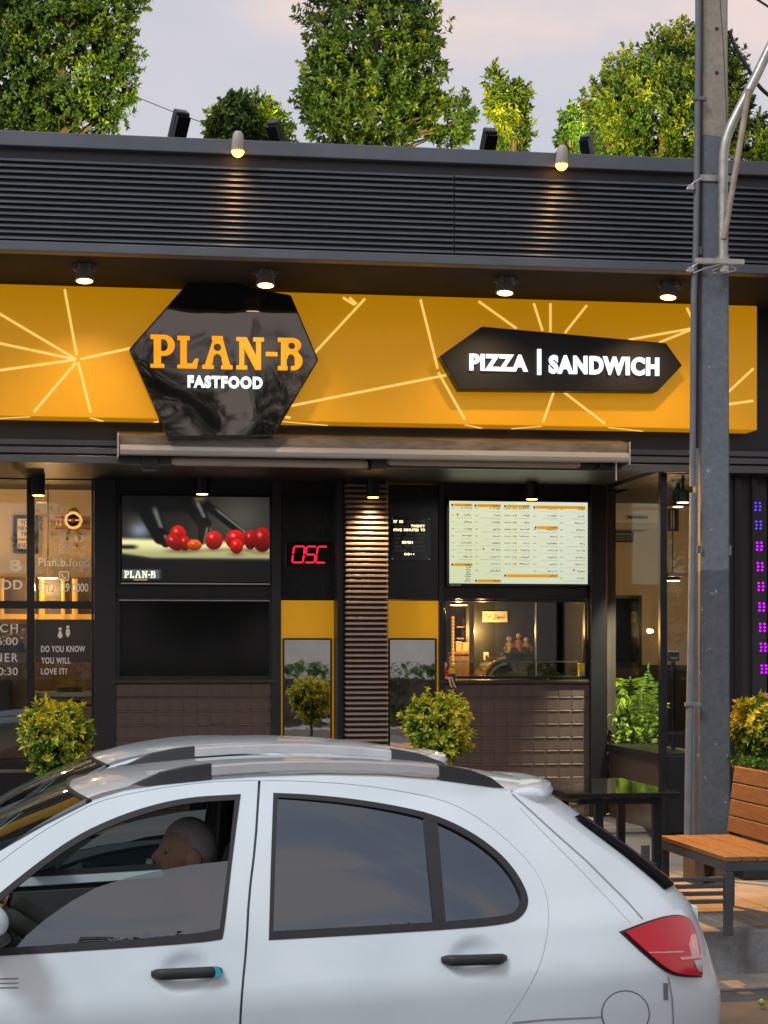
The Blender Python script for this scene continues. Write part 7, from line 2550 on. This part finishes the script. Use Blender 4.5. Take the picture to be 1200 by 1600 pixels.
palm(988, 1160, 16.5, [(948, 1088, .1, .36, .95), (985, 1062, -.1, .2, .9), (950, 1118, -.15, .34, .85), (944, 1105, .05, .4, .9), (1004, 1100, .1, .22, .6)], 'bright areca palm arching to the left behind the side glass')
palm(1008, 1160, 16.3, [(1013, 1050, .05, .02, .45), (1028, 1066, .0, .1, .4), (1004, 1084, -.1, .14, .8), (1032, 1108, .1, .2, .5)], 'upright areca palm with a tall frond behind the side glass', .16)
po = thing('pothos_plant', 'trailing broad leaved plant at the foot of the palms', 'plant', (Xp, YPm - .1, Zp))
lv = Leaves()
for _ in range(100):
    u, v = 948 + 84 * rg.random(), 1112 + 52 * rg.random() ** .8
    Y = 16.1 + .6 * rg.random()
    q = Vector((max(XR + .1, P(u, v, Y)[0]), Y, P(u, v, Y)[1]))
    lv.leaf(q, (rnd_dir(rg) + Vector((.15, -.5, -.3))).normalized(), (rnd_dir(rg) * .4 + Vector((0, -.5, .8))).normalized(), rg.uniform(.05, .085), rg.uniform(.035, .06), rg.uniform(.1, .95), .2)
lv.build('leaves', M_PALM, po)
st = MB()
for k in range(8):
    a = Vector((Xp + rg.uniform(-.15, .15), YPm + rg.uniform(-.3, .2), Zp))
    st.tube([a, a + Vector((rg.uniform(-.1, .1), rg.uniform(-.1, .1), .12)), a + Vector((rg.uniform(-.2, .2), rg.uniform(-.2, .1), .15))], .004, 5)
st.build('stems', M_PALM, po)
# the plant light over the trough
pl2 = thing('plant_spot', 'black spotlight above the palms behind the side glass', 'spotlight', (Xp + .1, 15.4, zhd - .02))
MB().lathe((Xp + .1, 15.4, zhd - .2), [(.05, 0), (.05, .14), (.02, .16), (.015, .22)], 16).build('can', M_BLACK, pl2, smooth=True)
MB().lathe((Xp + .1, 15.4, zhd - .206), [(.044, 0), (.044, .004)], 16).build('lens', M_HALO, pl2)
lamp('SPOT', (Xp + .1, 15.4, zhd - .24), (Xp, 16.3, Zp), 300, (1, .9, .62), .04, 60, .6, 'plant_light')
X, Z = P(1005, 880, 16.6)
lamp('SPOT', (XR + 2.2, 15.6, zhd + .0), (XR + .9, YBR, 2.2), 60, (1, .72, .42), .05, 110, .9, name='room_light')

# ------------------------------------------------------------------ across the road (seen in the mirrors and panes)
pv2 = MB().box(-60, -40, -.05, 60, -7.0, .15)
props(pv2.build('opposite_pavement', M_PAVE), kind='structure')
ob = thing('opposite_building', 'plain pale low building with dark windows across the road', 'building', (0, -34, .15))
M_PALE = mat('pale_render', (.74, .73, .7), .85, var=.12, scale=1)
bx('wall', M_PALE, ob, -30, -38, .15, 34, -34, 4.3)
bx('cornice', M_CONC, ob, -30.3, -34.3, 4.301, 34.3, -33.7, 4.55)
hd_ = thing('hedge', 'long clipped green hedge on the pavement across the road', 'hedge', (4, -9, .15))
rg = random.Random(91)
lv = Leaves()
for _ in range(2600):
    q = Vector((rg.uniform(-14, 20), -9 + rg.choice([.3, .3, .3, -.3]) + rg.uniform(-.08, .08), .2 + 1.15 * rg.random()))
    if rg.random() < .4: q = Vector((q.x, -9 + rg.uniform(-.3, .3), 1.35 + rg.uniform(-.08, .08)))
    for k in range(4): lv.leaf(q + rnd_dir(rg) * .1, (rnd_dir(rg) + Vector((0, .7, .5))).normalized(), Vector((0, 0, 1)), .17, .1, rg.uniform(.1, .7))
lv.build('foliage', M_LEAF, hd_)
MB().box(-14, -9.22, .15, 20, -8.78, 1.2).build('stems', M_BARK, hd_)
def street_tree(X, Y, h, r, seed, lab):
    rg = random.Random(seed)
    t = thing('street_tree', lab, 'tree', (X, Y, .15), 'street trees across the road')
    lv = Leaves()
    bl = [(Vector((X + rg.uniform(-1, 1) * r * .5, Y + rg.uniform(-1, 1) * r * .4, h * .62 + rg.uniform(-.2, .36) * h)), Vector((r * .7, r * .7, h * .22))) for _ in range(6)]
    crown(lv, rg, bl, 1700, .26, .15, per=6, tone=(.0, .5), shell=.3)
    lv.build('crown', M_LEAF, t)
    branchy([Vector((X + .1 * math.sin(i), Y, .15 + h * .6 * i / 5)) for i in range(6)], .18, [([Vector((X, Y, h * .35)), c.lerp(Vector((X, Y, h * .4)), .4), c], .09) for c, r_ in bl], M_BARK, t)
for i, (X, Y, h, r) in enumerate(((-17, -26, 6, 3), (0.2, -25, 9.0, 2.6), (3.9, -25.5, 6.4, 2.4), (7.4, -25, 9.0, 2.6), (13.3, -7.5, 7.0, 2.2), (20, -26, 7, 3.4))):
    street_tree(X, Y, h, r, 50 + i, '%s leafy street tree counted from the left across the road' % ('first', 'second', 'third', 'fourth', 'fifth and nearest', 'sixth')[i])
